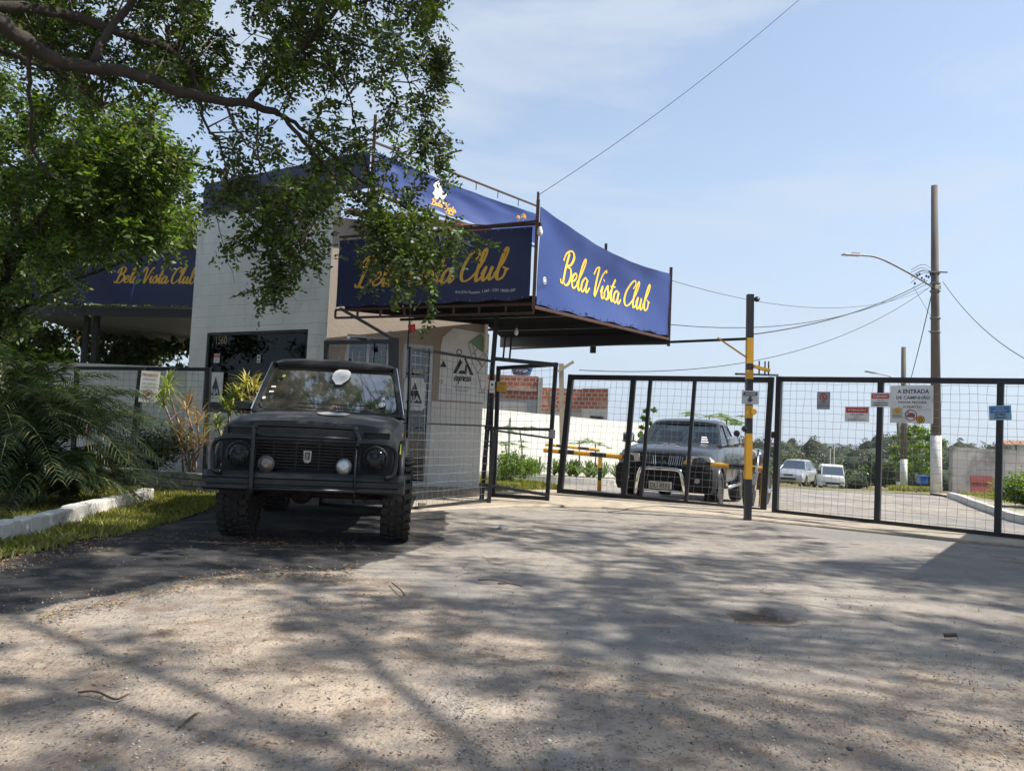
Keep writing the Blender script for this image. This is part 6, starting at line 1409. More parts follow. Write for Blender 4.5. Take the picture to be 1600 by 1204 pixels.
# ---- arching palm bush at the left
pleaf = leafmat('palm_leaflet', (.010, .020, .009), (.042, .066, .026), (.18, .14, .07), .2, .35)
def frond_quads(base, az, L, lift, drp, nl=44, ll=.30, wd=.0085):
    out = []; dx, dy = math.cos(az), math.sin(az); pts = []
    for i in range(nl+1):
        t = i/nl; r_ = L*(t*.92*math.cos(lift)+.08*t*t); z = L*(math.sin(lift)*t*1.05 - drp*t*t); pts.append(Vector((base[0]+dx*r_, base[1]+dy*r_, base[2]+z)))
    for i in range(3, nl):
        tan = (pts[i+1]-pts[i-1]).normalized(); sd = Vector((-dy, dx, 0)); t = i/nl; l_ = ll*math.sin(math.pi*(t*.82+.12))**.7
        for s in (-1, 1):
            d = (tan*.75+sd*s*.75+Vector((0, 0, random.uniform(-.05, .3)))).normalized(); mid = pts[i]+d*l_*.5; tip = pts[i]+d*l_+Vector((0, 0, -.28*l_)); w_ = tan*wd
            out.append([pts[i]-w_*.4, pts[i]+w_*.4, mid+w_, mid-w_]); out.append([mid-w_, mid+w_, tip+w_*.1, tip-w_*.1])
    return out, pts
def palm_bush(base, nf, L, label, seed, m_=None, azr=(0, 6.28), drp=.85):
    random.seed(seed); root = empty('palm_bush', base, 0, label, 'palm'); q = []; m = MB()
    for i in range(nf):
        az = random.uniform(*azr); lf = random.uniform(.6, 1.42); b = (base[0]+random.uniform(-.15, .15), base[1]+random.uniform(-.15, .15), base[2]+.1)
        a, pts = frond_quads(b, az, L*random.uniform(.7, 1.1), lf, drp*random.uniform(.6, 1.1)); q += a; m.tube(pts[::3], [.013-.0009*k for k in range(len(pts[::3]))], 4, False)
    m.build('stems', mat('palm_stem', (.12, .13, .05), .7), root, fix=False)
    quads_obj('fronds', np.array([[tuple(v) for v in f] for f in q]), m_ or pleaf, root)
palm_bush(G(40, 790)+Vector((-.15, .3, .5)), 70, 2.3, 'big dark arching palm bush beside the white kerb', 11)
palm_bush(G(-20, 800)+Vector((-.2, .4, .6)), 70, 2.3, 'arching palm bush cut by the left edge of the photo', 12)
palm_bush((-7.5, 10.2, 1.0), 70, 2.5, 'tall palm clump standing behind the front palm bushes', 13)
palm_bush(G(85, 788)+Vector((0, .1, 0)), 40, 1.35, 'low palm bush drooping onto the grass near the end of the white kerb', 15, azr=(-2.6, .6))
palm_bush(G(20, 800)+Vector((0, .2, 0)), 40, 1.6, 'low dark palm bush behind the white kerb near the left edge', 16)
# yellowish hanging palm fronds upper left
palm_bush((-8.3, 9.0, 2.3), 14, 1.5, 'yellowish palm crown between the trees at the left edge', 14, leafmat('palm_yellow', (.12, .12, .02), (.28, .24, .05), None, .3), drp=.9)
m = MB(); m.tube(catmull([(-8.4, 9.1, -.1), (-8.35, 9.0, 1.2), (-8.3, 9.0, 2.4)], 3), .07, 8); o = m.build('trunk', bark, [q for q in bpy.data.objects if q.get('label', '').startswith('yellowish palm crown')][0]) 
random.seed(21)
# ---- rosette plants
def rosette_q(c, n, L, w_, elev=(-.3, 1.4), drp=.25):
    out = []
    for i in range(n):
        az = random.uniform(0, 6.28); el = random.uniform(*elev); d = Vector((math.cos(az)*math.cos(el), math.sin(az)*math.cos(el), math.sin(el))); s = d.cross(Vector((0, 0, 1))); s = s.normalized() if s.length > .01 else Vector((1, 0, 0)); l_ = L*random.uniform(.7, 1.15)
        a = Vector(c); b = a+d*l_*.5; t = a+d*l_+Vector((0, 0, -drp*l_)); w0 = s*w_
        out += [[a-w0*.6, a+w0*.6, b+w0, b-w0], [b-w0, b+w0, t+w0*.08, t-w0*.08]]
    return out
def dracaena(base, heads, label, m_, stem_m=None, n=46, L=.36, w_=.011):
    base = Vector(base); root = empty('dracaena', base, 0, label, 'spiky plant'); m = MB(); q = []
    for h in heads:
        h = Vector(h); m.tube(catmull([base+Vector((random.uniform(-.08, .08), 0, 0)), base.lerp(h, .5)+Vector((random.uniform(-.08, .08), random.uniform(-.05, .05), 0)), h], 4), .014, 5); q += rosette_q(h, n, L, w_)
    m.build('stems', stem_m or mat('pale_stem', (.22, .15, .12), .9), root, smooth=True); quads_obj('leaves', np.array([[tuple(v) for v in f] for f in q]), m_, root)
dry = leafmat('spiky_leaf_pinkish', (.22, .13, .09), (.40, .28, .15), (.15, .2, .06), .2); grn2 = leafmat('spiky_leaf_green', (.10, .17, .04), (.36, .36, .10), (.45, .3, .12), .25)
YD = 11.15
dracaena(P(292, 742, 11.4), [P(262, 605, YD), P(255, 628, YD+.2)], 'spiky yellow-green plant in front of the white wall left of the shop window', grn2, L=.40)
dracaena(P(300, 745, YD), [P(292, 640, YD), P(308, 662, YD-.1), P(282, 680, YD+.1), P(318, 690, YD), P(300, 700, YD)], 'dry pinkish spiky plant with drooping leaves at the gatehouse corner', dry, n=40, L=.46, w_=.009)
dracaena(P(352, 745, 10.6), [P(356, 642, 10.6), P(366, 622, 10.7), P(340, 668, 10.5)], 'green spiky plant just left of the off-roader in front of the dark window', grn2, n=40)
dracaena(P(395, 745, 10.8), [P(385, 600, 10.7), P(398, 610, 10.9), P(375, 622, 10.6)], 'yellow spiky plant rising behind the off-roader left roof corner', leafmat('spiky_leaf_yellow', (.25, .24, .06), (.5, .42, .14), None, .25), n=40)
def sword_clump(base, n, L, label, m_, w_=.018, spread=.4, name='clump_plant', cat='plant'):
    base = Vector(base); root = empty(name, base, 0, label, cat); q = []
    for k in range(max(1, n//40)):
        q += rosette_q(base+Vector((random.uniform(-spread, spread), random.uniform(-.2, .2), .05)), 40, L, w_, (.5, 1.5), .45)
    quads_obj('leaves', np.array([[tuple(v) for v in f] for f in q]), m_, root)
def bush(base, r_, h, label, m_, n=1500, size=.07, name='shrub', cat='shrub'):
    base = Vector(base); root = empty(name, base, 0, label, cat); nc = 16; C = nrmz(rng.normal(0, 1, (nc, 3)))*rng.uniform(.2, 1, (nc, 1))*np.array([r_, r_*.8, h*.42])+np.array([base.x, base.y, base.z+h*.5]); idx = rng.integers(0, nc, n); p = rng.normal(0, 1, (n, 3))*min(r_, h)*.17
    Cc = C[idx]+p; Cc[:, 2] = np.maximum(Cc[:, 2], base.z+.02); quads_obj('leaves', simple_leaves(Cc, size), m_, root)
    m = MB()
    for k in range(5): m.tube([base+Vector((random.uniform(-.1, .1), 0, -.03)), base+Vector((random.uniform(-.6, .6)*r_, random.uniform(-.4, .4)*r_, h*.7))], [.012, .004], 5)
    m.build('stems', bark, root)
bush(P(240, 735, 12.9), .55, .75, 'dark low shrub behind the garden fence mesh', leafA, 2500, .07)
bush(P(190, 740, 12.9), .5, .6, 'small dark shrub next to the leaning fence upright at the left', leafA, 2000, .07)
sword_clump(P(215, 745, 13.4), 120, .7, 'strappy dark green plant behind the garden fence', pleaf)
# bed beyond the gates
sclump = leafmat('strappy_leaf', (.06, .10, .03), (.20, .26, .09), (.4, .4, .2), .25)
for i, (px, lab) in enumerate(((800, 'strappy green clump at the left of the bed beyond the pedestrian gate'), (826, 'dense strappy clump in the bed seen through the pedestrian gate'), (850, 'strappy clump behind the right bar of the pedestrian gate'), (893, 'strappy clump behind the left end of the wide gate'), (915, 'strappy clump under the striped barrier end'), (950, 'strappy clump left of the pickup in the bed'))):
    p = P(px, 730, 21.2); sword_clump((p.x, p.y, gzf(p.x, p.y)+.09), 160, .85, lab, sclump, .016, .5)
def papaya(px, py_top, Y_, label, n=7, s=.34, ground=None):
    t = P(px, py_top, Y_); base = Vector((t.x+random.uniform(-.1, .1), t.y, gzf(t.x, t.y)+.05 if ground is None else ground)); root = empty('sapling', base, 0, label, 'sapling'); m = MB(); m.tube(catmull([base, base.lerp(t, .5)+Vector((.05, 0, 0)), t], 4), .02, 6); q = []
    for k in range(n):
        az = k*2.4+random.uniform(-.3, .3); e = t+Vector((math.cos(az)*s*1.2, math.sin(az)*s*1.2, random.uniform(-.35, .25)*s)); m.tube([t, e], .006, 4)
        for j in range(7):
            a2 = az+(j-3)*.55; d = Vector((math.cos(a2), math.sin(a2), -.25)).normalized(); sd = Vector((-d.y, d.x, 0))*s*.17; q.append([e, e+d*s*.35+sd, e+d*s*.75, e+d*s*.35-sd])
    m.build('stem', mat('green_stem', (.15, .16, .08), .8), root); quads_obj('leaves', np.array([[tuple(v) for v in f] for f in q]), leafmat('palmate_leaf', (.06, .11, .03), (.18, .27, .07), None, .35), root)
papaya(790, 690, 19, 'leafy sapling with drooping palmate leaves behind the pedestrian gate'); papaya(812, 668, 19.5, 'thin taller sapling against the white wall by the black gate bar', 5, .26)
papaya(905, 688, 21.4, 'slim sapling with yellow-green leaves in front of the white wall', 6, .3); papaya(930, 692, 21.8, 'slim sapling just left of the pickup by the white wall', 5, .3)
papaya(1108, 650, 24, 'tall sapling whose crown shows above the pickup roof', 9, .55); papaya(1135, 652, 24.3, 'sapling crown above the rear of the pickup roof', 7, .45)
bush(G(792, 768)+Vector((0, 1.3, 0)), .42, .85, 'bright bushy plant at the foot of the pedestrian gate', leafB, 2600, .06)
bush(G(812, 760)+Vector((.1, 1.6, 0)), .35, .5, 'low yellowish bush right of the pedestrian gate foot', leafB, 1400, .06)
p = P(1010, 720, 27); clump_tree('slim_tree', (p.x, p.y, gzf(p.x, p.y)), 2.6, .42, 'slim young tree left of the pickup windscreen against the sky', leafB, 1500, .10, trunk_r=.03, crown_z=.25)
tag(blades('grass', [(-.6, 13.2), (1.0, 14.4), (.6, 16), (-.5, 16.5), (-1.0, 14.5)], 9000, .10, bladem, .02, wd=.008), 'green grass patch between the gatehouse corner and the gates', 'grass')
sheet('lawn', [(-.45, 13.1), (1.0, 14.5), (1.0, 16.8), (-1.6, 17.5), (-.8, 14)], grassm, .01, n=4)
# right side planting
p = P(1606, 780, 18); bush((p.x, p.y, -.05), .75, .72, 'rounded green shrub at the right edge in front of the grey wall', leafB, 6500, .08)
p = P(1665, 780, 18); bush((p.x, p.y, .0), 1.0, 1.0, 'green shrub cut by the right edge of the photo', leafB, 5000, .08)
p = P(1432, 760, 49); clump_tree('tree', (p.x, p.y, gzf(p.x, p.y)), 4.3, 1.5, 'small bright tree between the two concrete utility poles', leafB, 6000, .17, trunk_r=.05, crown_z=.3)
p = P(1412, 760, 52); clump_tree('tree', (p.x, p.y, gzf(p.x, p.y)), 4.4, 1.2, 'small darker tree left of the tall utility pole', leafC, 3200, .12, trunk_r=.05, crown_z=.3)
tag(blades('grass', [tuple(P(1392, 700, 25)[:2]), tuple(P(1465, 700, 24.5)[:2]), tuple(P(1470, 700, 29)[:2]), tuple(P(1400, 700, 30)[:2])], 9000, .16, bladem, .08, wd=.012), 'weedy grass around the foot of the tall utility pole', 'grass')
tag(blades('grass', [tuple(P(1500, 700, 22)[:2]), tuple(P(1600, 700, 18)[:2]), tuple(P(1700, 700, 17)[:2]), tuple(P(1700, 700, 22)[:2])], 8000, .10, bladem, .10, wd=.01), 'sparse weeds on the sandy sidewalk by the grey wall', 'grass')

# ---- wood beyond the road
def prof_top(px):
    X_ = [1100, 1205, 1235, 1260, 1290, 1330, 1352, 1375, 1390, 1430, 1460, 1500, 1560, 1600, 1720]; Y_ = [692, 690, 690, 682, 697, 702, 692, 680, 677, 684, 692, 692, 695, 699, 704]
    return float(np.interp(px, X_, Y_))-13
def wood(name, m_, m_seed, rows, col_n, label, core=False):
    rs = np.random.default_rng(m_seed); out = []; cv = []; cf = []
    ico = bmesh.new(); bmesh.ops.create_icosphere(ico, subdivisions=2, radius=1); iv = np.array([v.co[:] for v in ico.verts]); fi = np.array([[v.index for v in f.verts] for f in ico.faces]); ico.free()
    for D, f in rows:
        xs_ = np.arange(P(1130, 690, D).x, P(1760, 690, D).x, 3.8)
        for x in xs_:
            x = x+rs.uniform(-2, 2); d = D+rs.uniform(-5, 5); px = 800+x/d*F; py = prof_top(px)+ (1-f)*42+rs.uniform(-3, 4); top = P(px, py, d).z; g = gzf(x, d)
            if top-g < 1.5: top = g+2
            r_ = rs.uniform(1.9, 3.6); n = col_n; nc = 22; e = np.array([r_, r_*.8, max(1.2, (top-g)*.42)]); C = nrmz(rs.normal(0, 1, (nc, 3)))*rs.uniform(.5, 1, (nc, 1))*e; cen = np.array([x, d, (top+g)/2+.1]); C += cen; C[:, 2] = np.minimum(C[:, 2], top-.35); idx = rs.integers(0, nc, n); p = nrmz(rs.normal(0, 1, (n, 3)))*rs.uniform(.4, 1, (n, 1))*np.array([.8, .8, .5])*rs.uniform(.6, 1.2, (nc, 1))[idx]; out.append(C[idx]+p)
            if core:
                b0 = len(cv)*len(iv); vv = iv*(1+.22*np.sin(iv[:, :1]*5+x)*np.cos(iv[:, 1:2]*6+d)); cv.append(vv*e*.86+cen-np.array([0, 0, .3])); cf.append(fi+b0)
    Cc = np.concatenate(out); 
    Q = simple_leaves(Cc, .30, .6)
    o = quads_obj(name, Q, m_); tag(o, label, 'woodland', kind='stuff')
    if core:
        o = mk_np(name, np.concatenate(cv), np.concatenate(cf), mat('wood_shade_leaf', (.018, .028, .012), .95, var=(.03, .042, .018), vscale=.8, bump=1, bscale=2)); tag(o, 'dense inner foliage of the wooded slope beyond the road crest', 'woodland', kind='stuff')
wfg = leafmat('wood_leaf', (.015, .026, .009), (.042, .062, .020), (.09, .07, .04), .15); wfb = leafmat('wood_leaf_brown', (.045, .04, .025), (.09, .075, .045), (.13, .1, .06), .15); wfl = leafmat('wood_leaf_light', (.05, .08, .02), (.11, .15, .04), None, .2)
wood('woodland', wfg, 3, [(76, .0), (88, .3), (103, .6), (120, .8), (140, 1.0), (165, 1.0)], 900, 'green wooded slope filling the view beyond the road crest', True)
wood('woodland', wfb, 4, [(92, .3), (112, .7), (150, .98)], 500, 'brownish trees mixed into the wooded slope beyond the road')
wood('woodland', wfl, 5, [(72, -.1), (97, .45)], 450, 'light green scrub along the foot of the wooded slope')
def hill(D, prof, m_, name='hills'):
    xs_ = np.linspace(-.3, 1.2, 90); V_ = []; 
    for j, (dz, dd) in enumerate(((0, 0), (.6, 60), (1, 160), (.9, 400))):
        for x in xs_:
            px = 800+x*F; zt = P(px, prof(px), D).z; V_.append((x*(D+dd), D+dd, -30+(zt+30)*dz))
    n = len(xs_); f = [(j*n+i, j*n+i+1, (j+1)*n+i+1, (j+1)*n+i) for j in range(3) for i in range(n-1)]; o = mk(name, V_, f, m_, smooth=True); o['kind'] = 'structure'
hillm = mat('far_forest_hazed', (.05, .08, .07), .95, var=(.035, .06, .055), vscale=.02)  # blue distance haze is put into this green, besides the haze volume
def hp1(px): return 700+.045*(px-1350)-9*math.exp(-((px-1375)/45)**2)-4*math.exp(-((px-1290)/30)**2)-2*math.sin(px*.05)-1.2*math.sin(px*.13)
def hp2(px): return 703+.045*(px-1350)-5*math.exp(-((px-1300)/60)**2)-1.5*math.sin(px*.07+1)
hill(1500, hp1, hillm); hill(800, hp2, hillm)

# ---- tree out of frame on the right whose shadow dapples the drive
T3 = Vector((8.8, .6, 0)); tree3 = empty('shade_tree', T3, 0, 'large spreading tree out of frame on the right that dapples the driveway', 'tree')
def proj(p):
    v = Vector(p)-CP; d = v.dot(_f)
    return None if d < .1 else (800+F*v.dot(_r)/d, 602-F*v.dot(_u)/d)
def visible(p, mg=60):
    q = proj(p); return q is not None and -mg < q[0] < 1600+mg and -mg < q[1] < 1204+mg
l3 = []; hub = Vector((5.9, 1.3, 6.8)); rs = random.Random(5)
l3.append(([T3, T3+Vector((.1, .1, 3)), hub], .30, .22))
ends = []
for k in range(7):
    az = R(60+k*33+rs.uniform(-8, 8)); ln_ = rs.uniform(6.5, 9.5); e = hub+Vector((math.cos(az)*ln_, math.sin(az)*ln_*.9, rs.uniform(1.6, 3.6))); mid = hub.lerp(e, .5)+Vector((rs.uniform(-.6, .6), rs.uniform(-.6, .6), .9)); w1_ = hub.lerp(mid, .5)+Vector((rs.uniform(-.5, .5), rs.uniform(-.5, .5), .3)); w2_ = mid.lerp(e, .5)+Vector((rs.uniform(-.7, .7), rs.uniform(-.7, .7), .2)); l3.append(([hub, w1_, mid, w2_, e], .036, .010)); ends.append((mid, e))
for mid, e in ends:
    for k in range(8):
        s_ = mid.lerp(e, rs.uniform(0, .9)); az = rs.uniform(0, 6.28); q = s_+Vector((math.cos(az)*rs.uniform(1, 2.4), math.sin(az)*rs.uniform(1, 2.4), rs.uniform(-.2, 1.2))); l3.append(([s_, s_.lerp(q, .5)+Vector((rs.uniform(-.2, .2), rs.uniform(-.2, .2), .2)), q], .022, .008))
l3 = [q for q in l3 if not any(visible(p) for p in q[0])]
m = MB(); lc3 = limb_mesh(m, l3); m.build('limbs', bark, tree3, smooth=True)
LP = np.array([[p.x, p.y, p.z] for c in lc3[1:] for p in c])
def dens(x, y):   # patchy density of the shade over the drive
    return .5+.5*math.sin(x*1.9+1.3*math.sin(y*1.1))*math.cos(y*2.3+.9*math.sin(x*1.3))
cl = []; rs = random.Random(8)
while len(cl) < 1650:
    gx, gy = rs.uniform(-5.5, 8.5), rs.uniform(1.2, 11.0)
    if gy > 8.2 and rs.random() < (gy-8.2)/3.4+.25: continue
    if gx > 3.5 and gy > 8.0: continue
    if dens(gx, gy) < rs.uniform(.12, .62): continue
    z = rs.uniform(7.0, 9.6); p = Vector((gx, gy, 0))+sdir*(z/sdir.z)
    if not visible(p, 130): cl.append(p)
m = MB(); out = []
for p in cl:
    q = np.array(p); d = np.linalg.norm(LP-q, axis=1); k = int(np.argmin(d)); a_ = Vector(LP[k]); L = (p-a_).length
    if L < 3.2: m.tube(catmull([a_, a_.lerp(p, .5)+Vector((rs.uniform(-.2, .2), rs.uniform(-.2, .2), .15)), p], 3), [.012, .010, .009, .008, .007, .006, .005], 4, False)
    n = rs.randint(24, 62); r_ = rs.uniform(.09, .26); out.append(q+nrmz(rng.normal(0, 1, (n, 3)))*(rng.uniform(0, 1, (n, 1))**.5)*np.array([r_*1.25, r_*1.25, r_*.6]))
m.build('twigs', twigm, tree3, fix=False); pts = np.concatenate(out); quads_obj('crown', simple_leaves(pts, .085, .55), leafA, tree3); print('tree3', len(pts))
# boundary wall out of frame on the right that throws the straight shadow
w0 = Vector((5.62, 6.15, 0)); w1 = Vector((8.9, 10.6, 0)); m = MB(); d = (w1-w0).normalized(); nn = Vector((d.y, -d.x, 0)); m.add([w0, w1, w1+nn*.2, w0+nn*.2]+[p+Vector((0, 0, 2.75)) for p in (w0, w1, w1+nn*.2, w0+nn*.2)], [(3, 2, 1, 0), (4, 5, 6, 7), (0, 1, 5, 4), (1, 2, 6, 5), (2, 3, 7, 6), (3, 0, 4, 7)]); tag(m.build('boundary_wall', wall2), 'white boundary wall just outside the right edge that shades the drive', 'wall')
# ============================================================ BACKGROUND STRUCTURES
def wall_obj(name, pts, h, th, m_, label, top_m=None, zoff=-.3, ztop=None):
    m = MB()
    for i in range(len(pts)-1):
        a, b = Vector(pts[i]), Vector(pts[i+1]); d = (b-a).normalized(); nn = Vector((-d.y, d.x, 0))*th; n = max(1, int((b-a).length/3))
        for k in range(n):
            p, q = a.lerp(b, k/n), a.lerp(b, (k+1)/n); zp_, zq = (ztop, ztop) if ztop is not None else (gzf(p.x, p.y)+h, gzf(q.x, q.y)+h); gp, gq = gzf(p.x, p.y)+zoff, gzf(q.x, q.y)+zoff
            m.add([Vector((p.x, p.y, gp)), Vector((q.x, q.y, gq)), Vector((q.x, q.y, gq))+nn, Vector((p.x, p.y, gp))+nn, Vector((p.x, p.y, zp_)), Vector((q.x, q.y, zq)), Vector((q.x, q.y, zq))+nn, Vector((p.x, p.y, zp_))+nn], [(3, 2, 1, 0), (4, 5, 6, 7), (0, 1, 5, 4), (1, 2, 6, 5), (2, 3, 7, 6), (3, 0, 4, 7)])
    o = m.build(name, m_, fix=False); tag(o, label, 'wall'); return o
wbright = mat('white_boundary_wall', (.56, .55, .52), .85, var=(.49, .48, .44), vscale=.8, bump=.4, dirt=(.45, .42, .36), dscale=.9, damt=(.6, .8))
wall_obj('boundary_wall', [(-3.6, 22.5, 0), (-.9, 25.5, 0), (7.2, 41.5, 0), (10.5, 52, 0)], 2.02, .15, wbright, ztop=1.76, label='bright white boundary wall behind the planted bed beyond the gates')
wgard = mat('garden_wall_white', (.62, .62, .60), .85, var=(.54, .54, .52), vscale=1.5, bump=.4, dirt=(.35, .34, .30), dscale=1.3, damt=(.55, .8))
wall_obj('boundary_wall', [(-16, 15.4, 0), (-6.0, 15.0, 0)], 2.02, .15, wgard, 'white garden wall left of the gatehouse behind the mesh fence')
gw = mat('weathered_concrete_wall', (.40, .39, .37), .9, var=(.28, .27, .26), vscale=1.2, bump=.5, dirt=(.10, .095, .09), dscale=1.1, damt=(.47, .66))
wall_obj('boundary_wall', [(14.75, 25.6, 0), (30, 25.9, 0)], 1.6, .2, gw, 'weathered grey concrete wall at the right beyond the gate')
# ---- unfinished brick house
brickm = bpy.data.materials.new('hollow_brick'); brickm.use_nodes = True
def brick_mat(mt):
    n = mt.node_tree.nodes; l = mt.node_tree.links; b = n['Principled BSDF']; b.inputs['Roughness'].default_value = .9
    g = n.new('ShaderNodeTexCoord'); mp = n.new('ShaderNodeMapping'); mp.inputs['Rotation'].default_value = (R(90), 0, 0); l.new(g.outputs['Object'], mp.inputs[0])
    t = n.new('ShaderNodeTexBrick'); t.inputs['Scale'].default_value = 1; t.inputs['Brick Width'].default_value = .29; t.inputs['Row Height'].default_value = .21; t.inputs['Mortar Size'].default_value = .022
    t.inputs['Color1'].default_value = (.40, .11, .055, 1); t.inputs['Color2'].default_value = (.30, .085, .045, 1); t.inputs['Mortar'].default_value = (.38, .33, .28, 1); l.new(mp.outputs[0], t.inputs['Vector'])
    nz = n.new('ShaderNodeTexNoise'); nz.inputs['Scale'].default_value = 1.6; nz.inputs['Detail'].default_value = 8; l.new(g.outputs['Object'], nz.inputs['Vector']); mr = n.new('ShaderNodeMapRange'); mr.inputs[1].default_value = .54; mr.inputs[2].default_value = .66; l.new(nz.outputs[0], mr.inputs[0])
    mx = n.new('ShaderNodeMix'); mx.data_type = 'RGBA'; mx.inputs[7].default_value = (.42, .28, .22, 1); l.new(mr.outputs[0], mx.inputs[0]); l.new(t.outputs[0], mx.inputs[6]); l.new(mx.outputs[2], b.inputs['Base Color'])
    bp = n.new('ShaderNodeBump'); bp.inputs['Distance'].default_value = .02; bp.inputs['Strength'].default_value = .8; l.new(t.outputs['Fac'], bp.inputs['Height']); bp.invert = True; l.new(bp.outputs[0], b.inputs['Normal'])
brick_mat(brickm)
rend = mat('grey_render_and_shade', (.42, .40, .37), .9, var=(.33, .31, .29), vscale=1.5, bump=.4)
def box_part(m, x0, x1, y0, y1, z0, z1): return m.box(((x0+x1)/2, (y0+y1)/2, (z0+z1)/2), (x1-x0, y1-y0, z1-z0))
hx = lambda px, D: P(px, 600, D).x; hz = lambda px, py, D: P(px, py, D).z
bh = empty('unfinished_house', (hx(860, 36), 38, gzf(0, 38)), 0, 'unfinished red brick house standing behind the white boundary wall', 'house')
D1, D2 = 35.0, 37.5
m = MB(); box_part(m, hx(745, D1), hx(841, D1), D1, D1+5, hz(800, 622, D1), hz(800, 586, D1)); m.build('brick_wall', brickm, bh)
m = MB(); box_part(m, hx(745, D1)+.01, hx(841, D1)-.01, D1+.02, D1+4.9, -2, hz(800, 622, D1)-.003); m.build('rendered_wall', rend, bh)
m = MB(); box_part(m, hx(841, D1)+.002, hx(848, D1), D1-.05, D1+5.0, -2, hz(800, 588, D1)+.0); m.build('pillar', rend, bh)
m = MB(); box_part(m, hx(745, D1)+.02, hx(840, D1)-.02, D1-.04, D1+.01, hz(800, 610, D1), hz(800, 605, D1)); m.build('lintel', mat('mortar_band', (.40, .30, .24), .9), bh)
m = MB(); box_part(m, hx(849, D2), hx(913, D2), D2+.8, D2+5, hz(880, 641, D2), hz(880, 605, D2)); m.build('brick_wall', brickm, bh)
m = MB(); box_part(m, hx(849, D2)+.01, hx(913, D2)-.01, D2+.82, D2+4.9, -2, hz(880, 641, D2)-.003); m.build('rendered_wall', rend, bh)  # grey puts the shade on this white wall into its colour
xr0, xr1 = hx(913, D2), hx(951, D2); zs = hz(930, 638, D2)
m = MB(); a, b, c_, d = Vector((xr0, D2+.8, 0)), Vector((xr1, D2-.0, 0)), Vector((xr1+.2, D2+5, 0)), Vector((xr0, D2+5, 0))
def prism(pts, z0, z1): mm = MB(); mm.slab([Vector((p.x, p.y, z0)) for p in pts], (0, 0, 1), z1-z0); return mm
prism([a, b, c_, d], zs, hz(930, 606, D2)).build('brick_wall', brickm, bh); prism([a, b, c_, d], -2, zs-.003).build('rendered_wall', wbright, bh)
m = MB(); m.bar(Vector((hx(926, D2), D2+.45, hz(930, 651, D2))), Vector((hx(944, D2), D2+.05, hz(930, 652, D2))), .1, .12); m.build('window_slot', plast, bh)
m = MB(); m.bar(Vector((hx(849, D1)+.2, D1-.2, hz(860, 612, D1))), Vector((hx(857, D1)+.2, D1-.2, hz(860, 650, D1))), .12); m.build('prop', mat('raw_timber', (.30, .20, .12), .85), bh)
# blue tank
tb = P(815, 584, 37); tk = empty('water_tank', tb, 0, 'low blue water tank on top of the brick house', 'water tank')
bt_ = mat('tank_blue', (.02, .09, .22), .4); m = MB(); m.lathe([(.42, -.05), (.50, .22), (.55, .24), (.55, .29), (.2, .36), (0, .37)], tb, n=22); m.build('tank', bt_, tk, smooth=False)
m = MB(); tvv = text_verts('FORTLEV', width=.55, height=.12); mk('lettering', [(tb.x+x, tb.y-math.sqrt(max(0, .5**2-x*x))-.015, tb.z+.11+y) for x, y in tvv[0]], tvv[1], signw, tk)
# timber T pole
tp = P(879, 740, 27); tr_ = empty('timber_pole', Vector((tp.x, tp.y, gzf(tp.x, tp.y))), 0, 'pale wooden pole with a slanting arm left of the wide gate', 'pole')
wood2 = mat('pale_timber', (.40, .33, .25), .85, var=(.28, .22, .16), vscale=6)
m = MB(); m.bar((tp.x, tp.y, gzf(tp.x, tp.y)-.1), P(877, 568, 27), .16); m.build('post', wood2, tr_); m = MB(); m.bar(P(872, 580, 26.9), P(896, 565, 26.9), .10); m.build('arm', wood2, tr_)
# far roofs
roofm = mat('far_roof', (.28, .14, .09), .9)
for px, w_, lab in ((1573, 6, 'tiny far house with a reddish roof above the grey wall'), (1590, 8, 'second tiny far house nearer the right edge')):
    c = P(px, 698, 210); h = empty('far_house', c, 0, lab, 'house'); m = MB(); m.box((c.x, c.y, c.z-1.5), (w_*.5, 4, 4.2)); m.build('walls', rend, h); m = MB(); x0, x1 = c.x-w_*.3, c.x+w_*.3
    m.add([(x0, c.y-2.5, c.z+.62), (x1, c.y-2.5, c.z+.62), (x1, c.y+2.5, c.z+.62), (x0, c.y+2.5, c.z+.62), (x0, c.y, c.z+1.8), (x1, c.y, c.z+1.8)], [(0, 1, 5, 4), (2, 3, 4, 5), (0, 4, 3), (1, 2, 5), (3, 2, 1, 0)]); m.build('roof', roofm, h)
# ---- utility poles
polem = mat('weathered_concrete_pole', (.15, .125, .11), .9, var=(.10, .085, .075), vscale=4, bump=.5, dirt=(.30, .27, .24), dscale=2.2, damt=(.62, .75), stretch=(1, 1, .25))
def pole(px, pyb, pyt, D, rb, rt, wh_py, label, pxt=None):
    b = P(px, pyb, D); t = P(pxt or px, pyt, D); root = empty('utility_pole', b, 0, label, 'utility pole'); w_ = P(px, wh_py, D)
    f = (w_.z-b.z)/(t.z-b.z); mid = b.lerp(t, f); rm = rb+(rt-rb)*f
    MB().tube([b-Vector((0, 0, .2)), mid], [rb*1.03, rm*1.03], 16).build('painted_base', concw, root, smooth=True); MB().tube([mid-Vector((0, 0, .02)), t], [rm, rt], 16).build('shaft', polem, root, smooth=True); return root, b, t
up_, b, t = pole(1463, 770, 290, 24, .165, .095, 680, 'tall weathered concrete utility pole with a white painted base', 1460)
PX = lambda py: b.lerp(t, (P(1463, py, 24).z-b.z)/(t.z-b.z))
m = MB()
for py in (427, 443, 455, 497, 519): c = PX(py); m.lathe([(.152, -.025), (.16, 0), (.152, .025)], c, n=16)
m.build('straps', galv, up_)
m = MB(); c = PX(427); m.bar(c+Vector((-.32, -.2, 0)), c+Vector((.28, -.2, 0)), .04); c = PX(520); m.bar(c+Vector((-.3, -.15, .02)), c+Vector((0, -.15, .05)), .03); m.build('bracket', galv, up_)
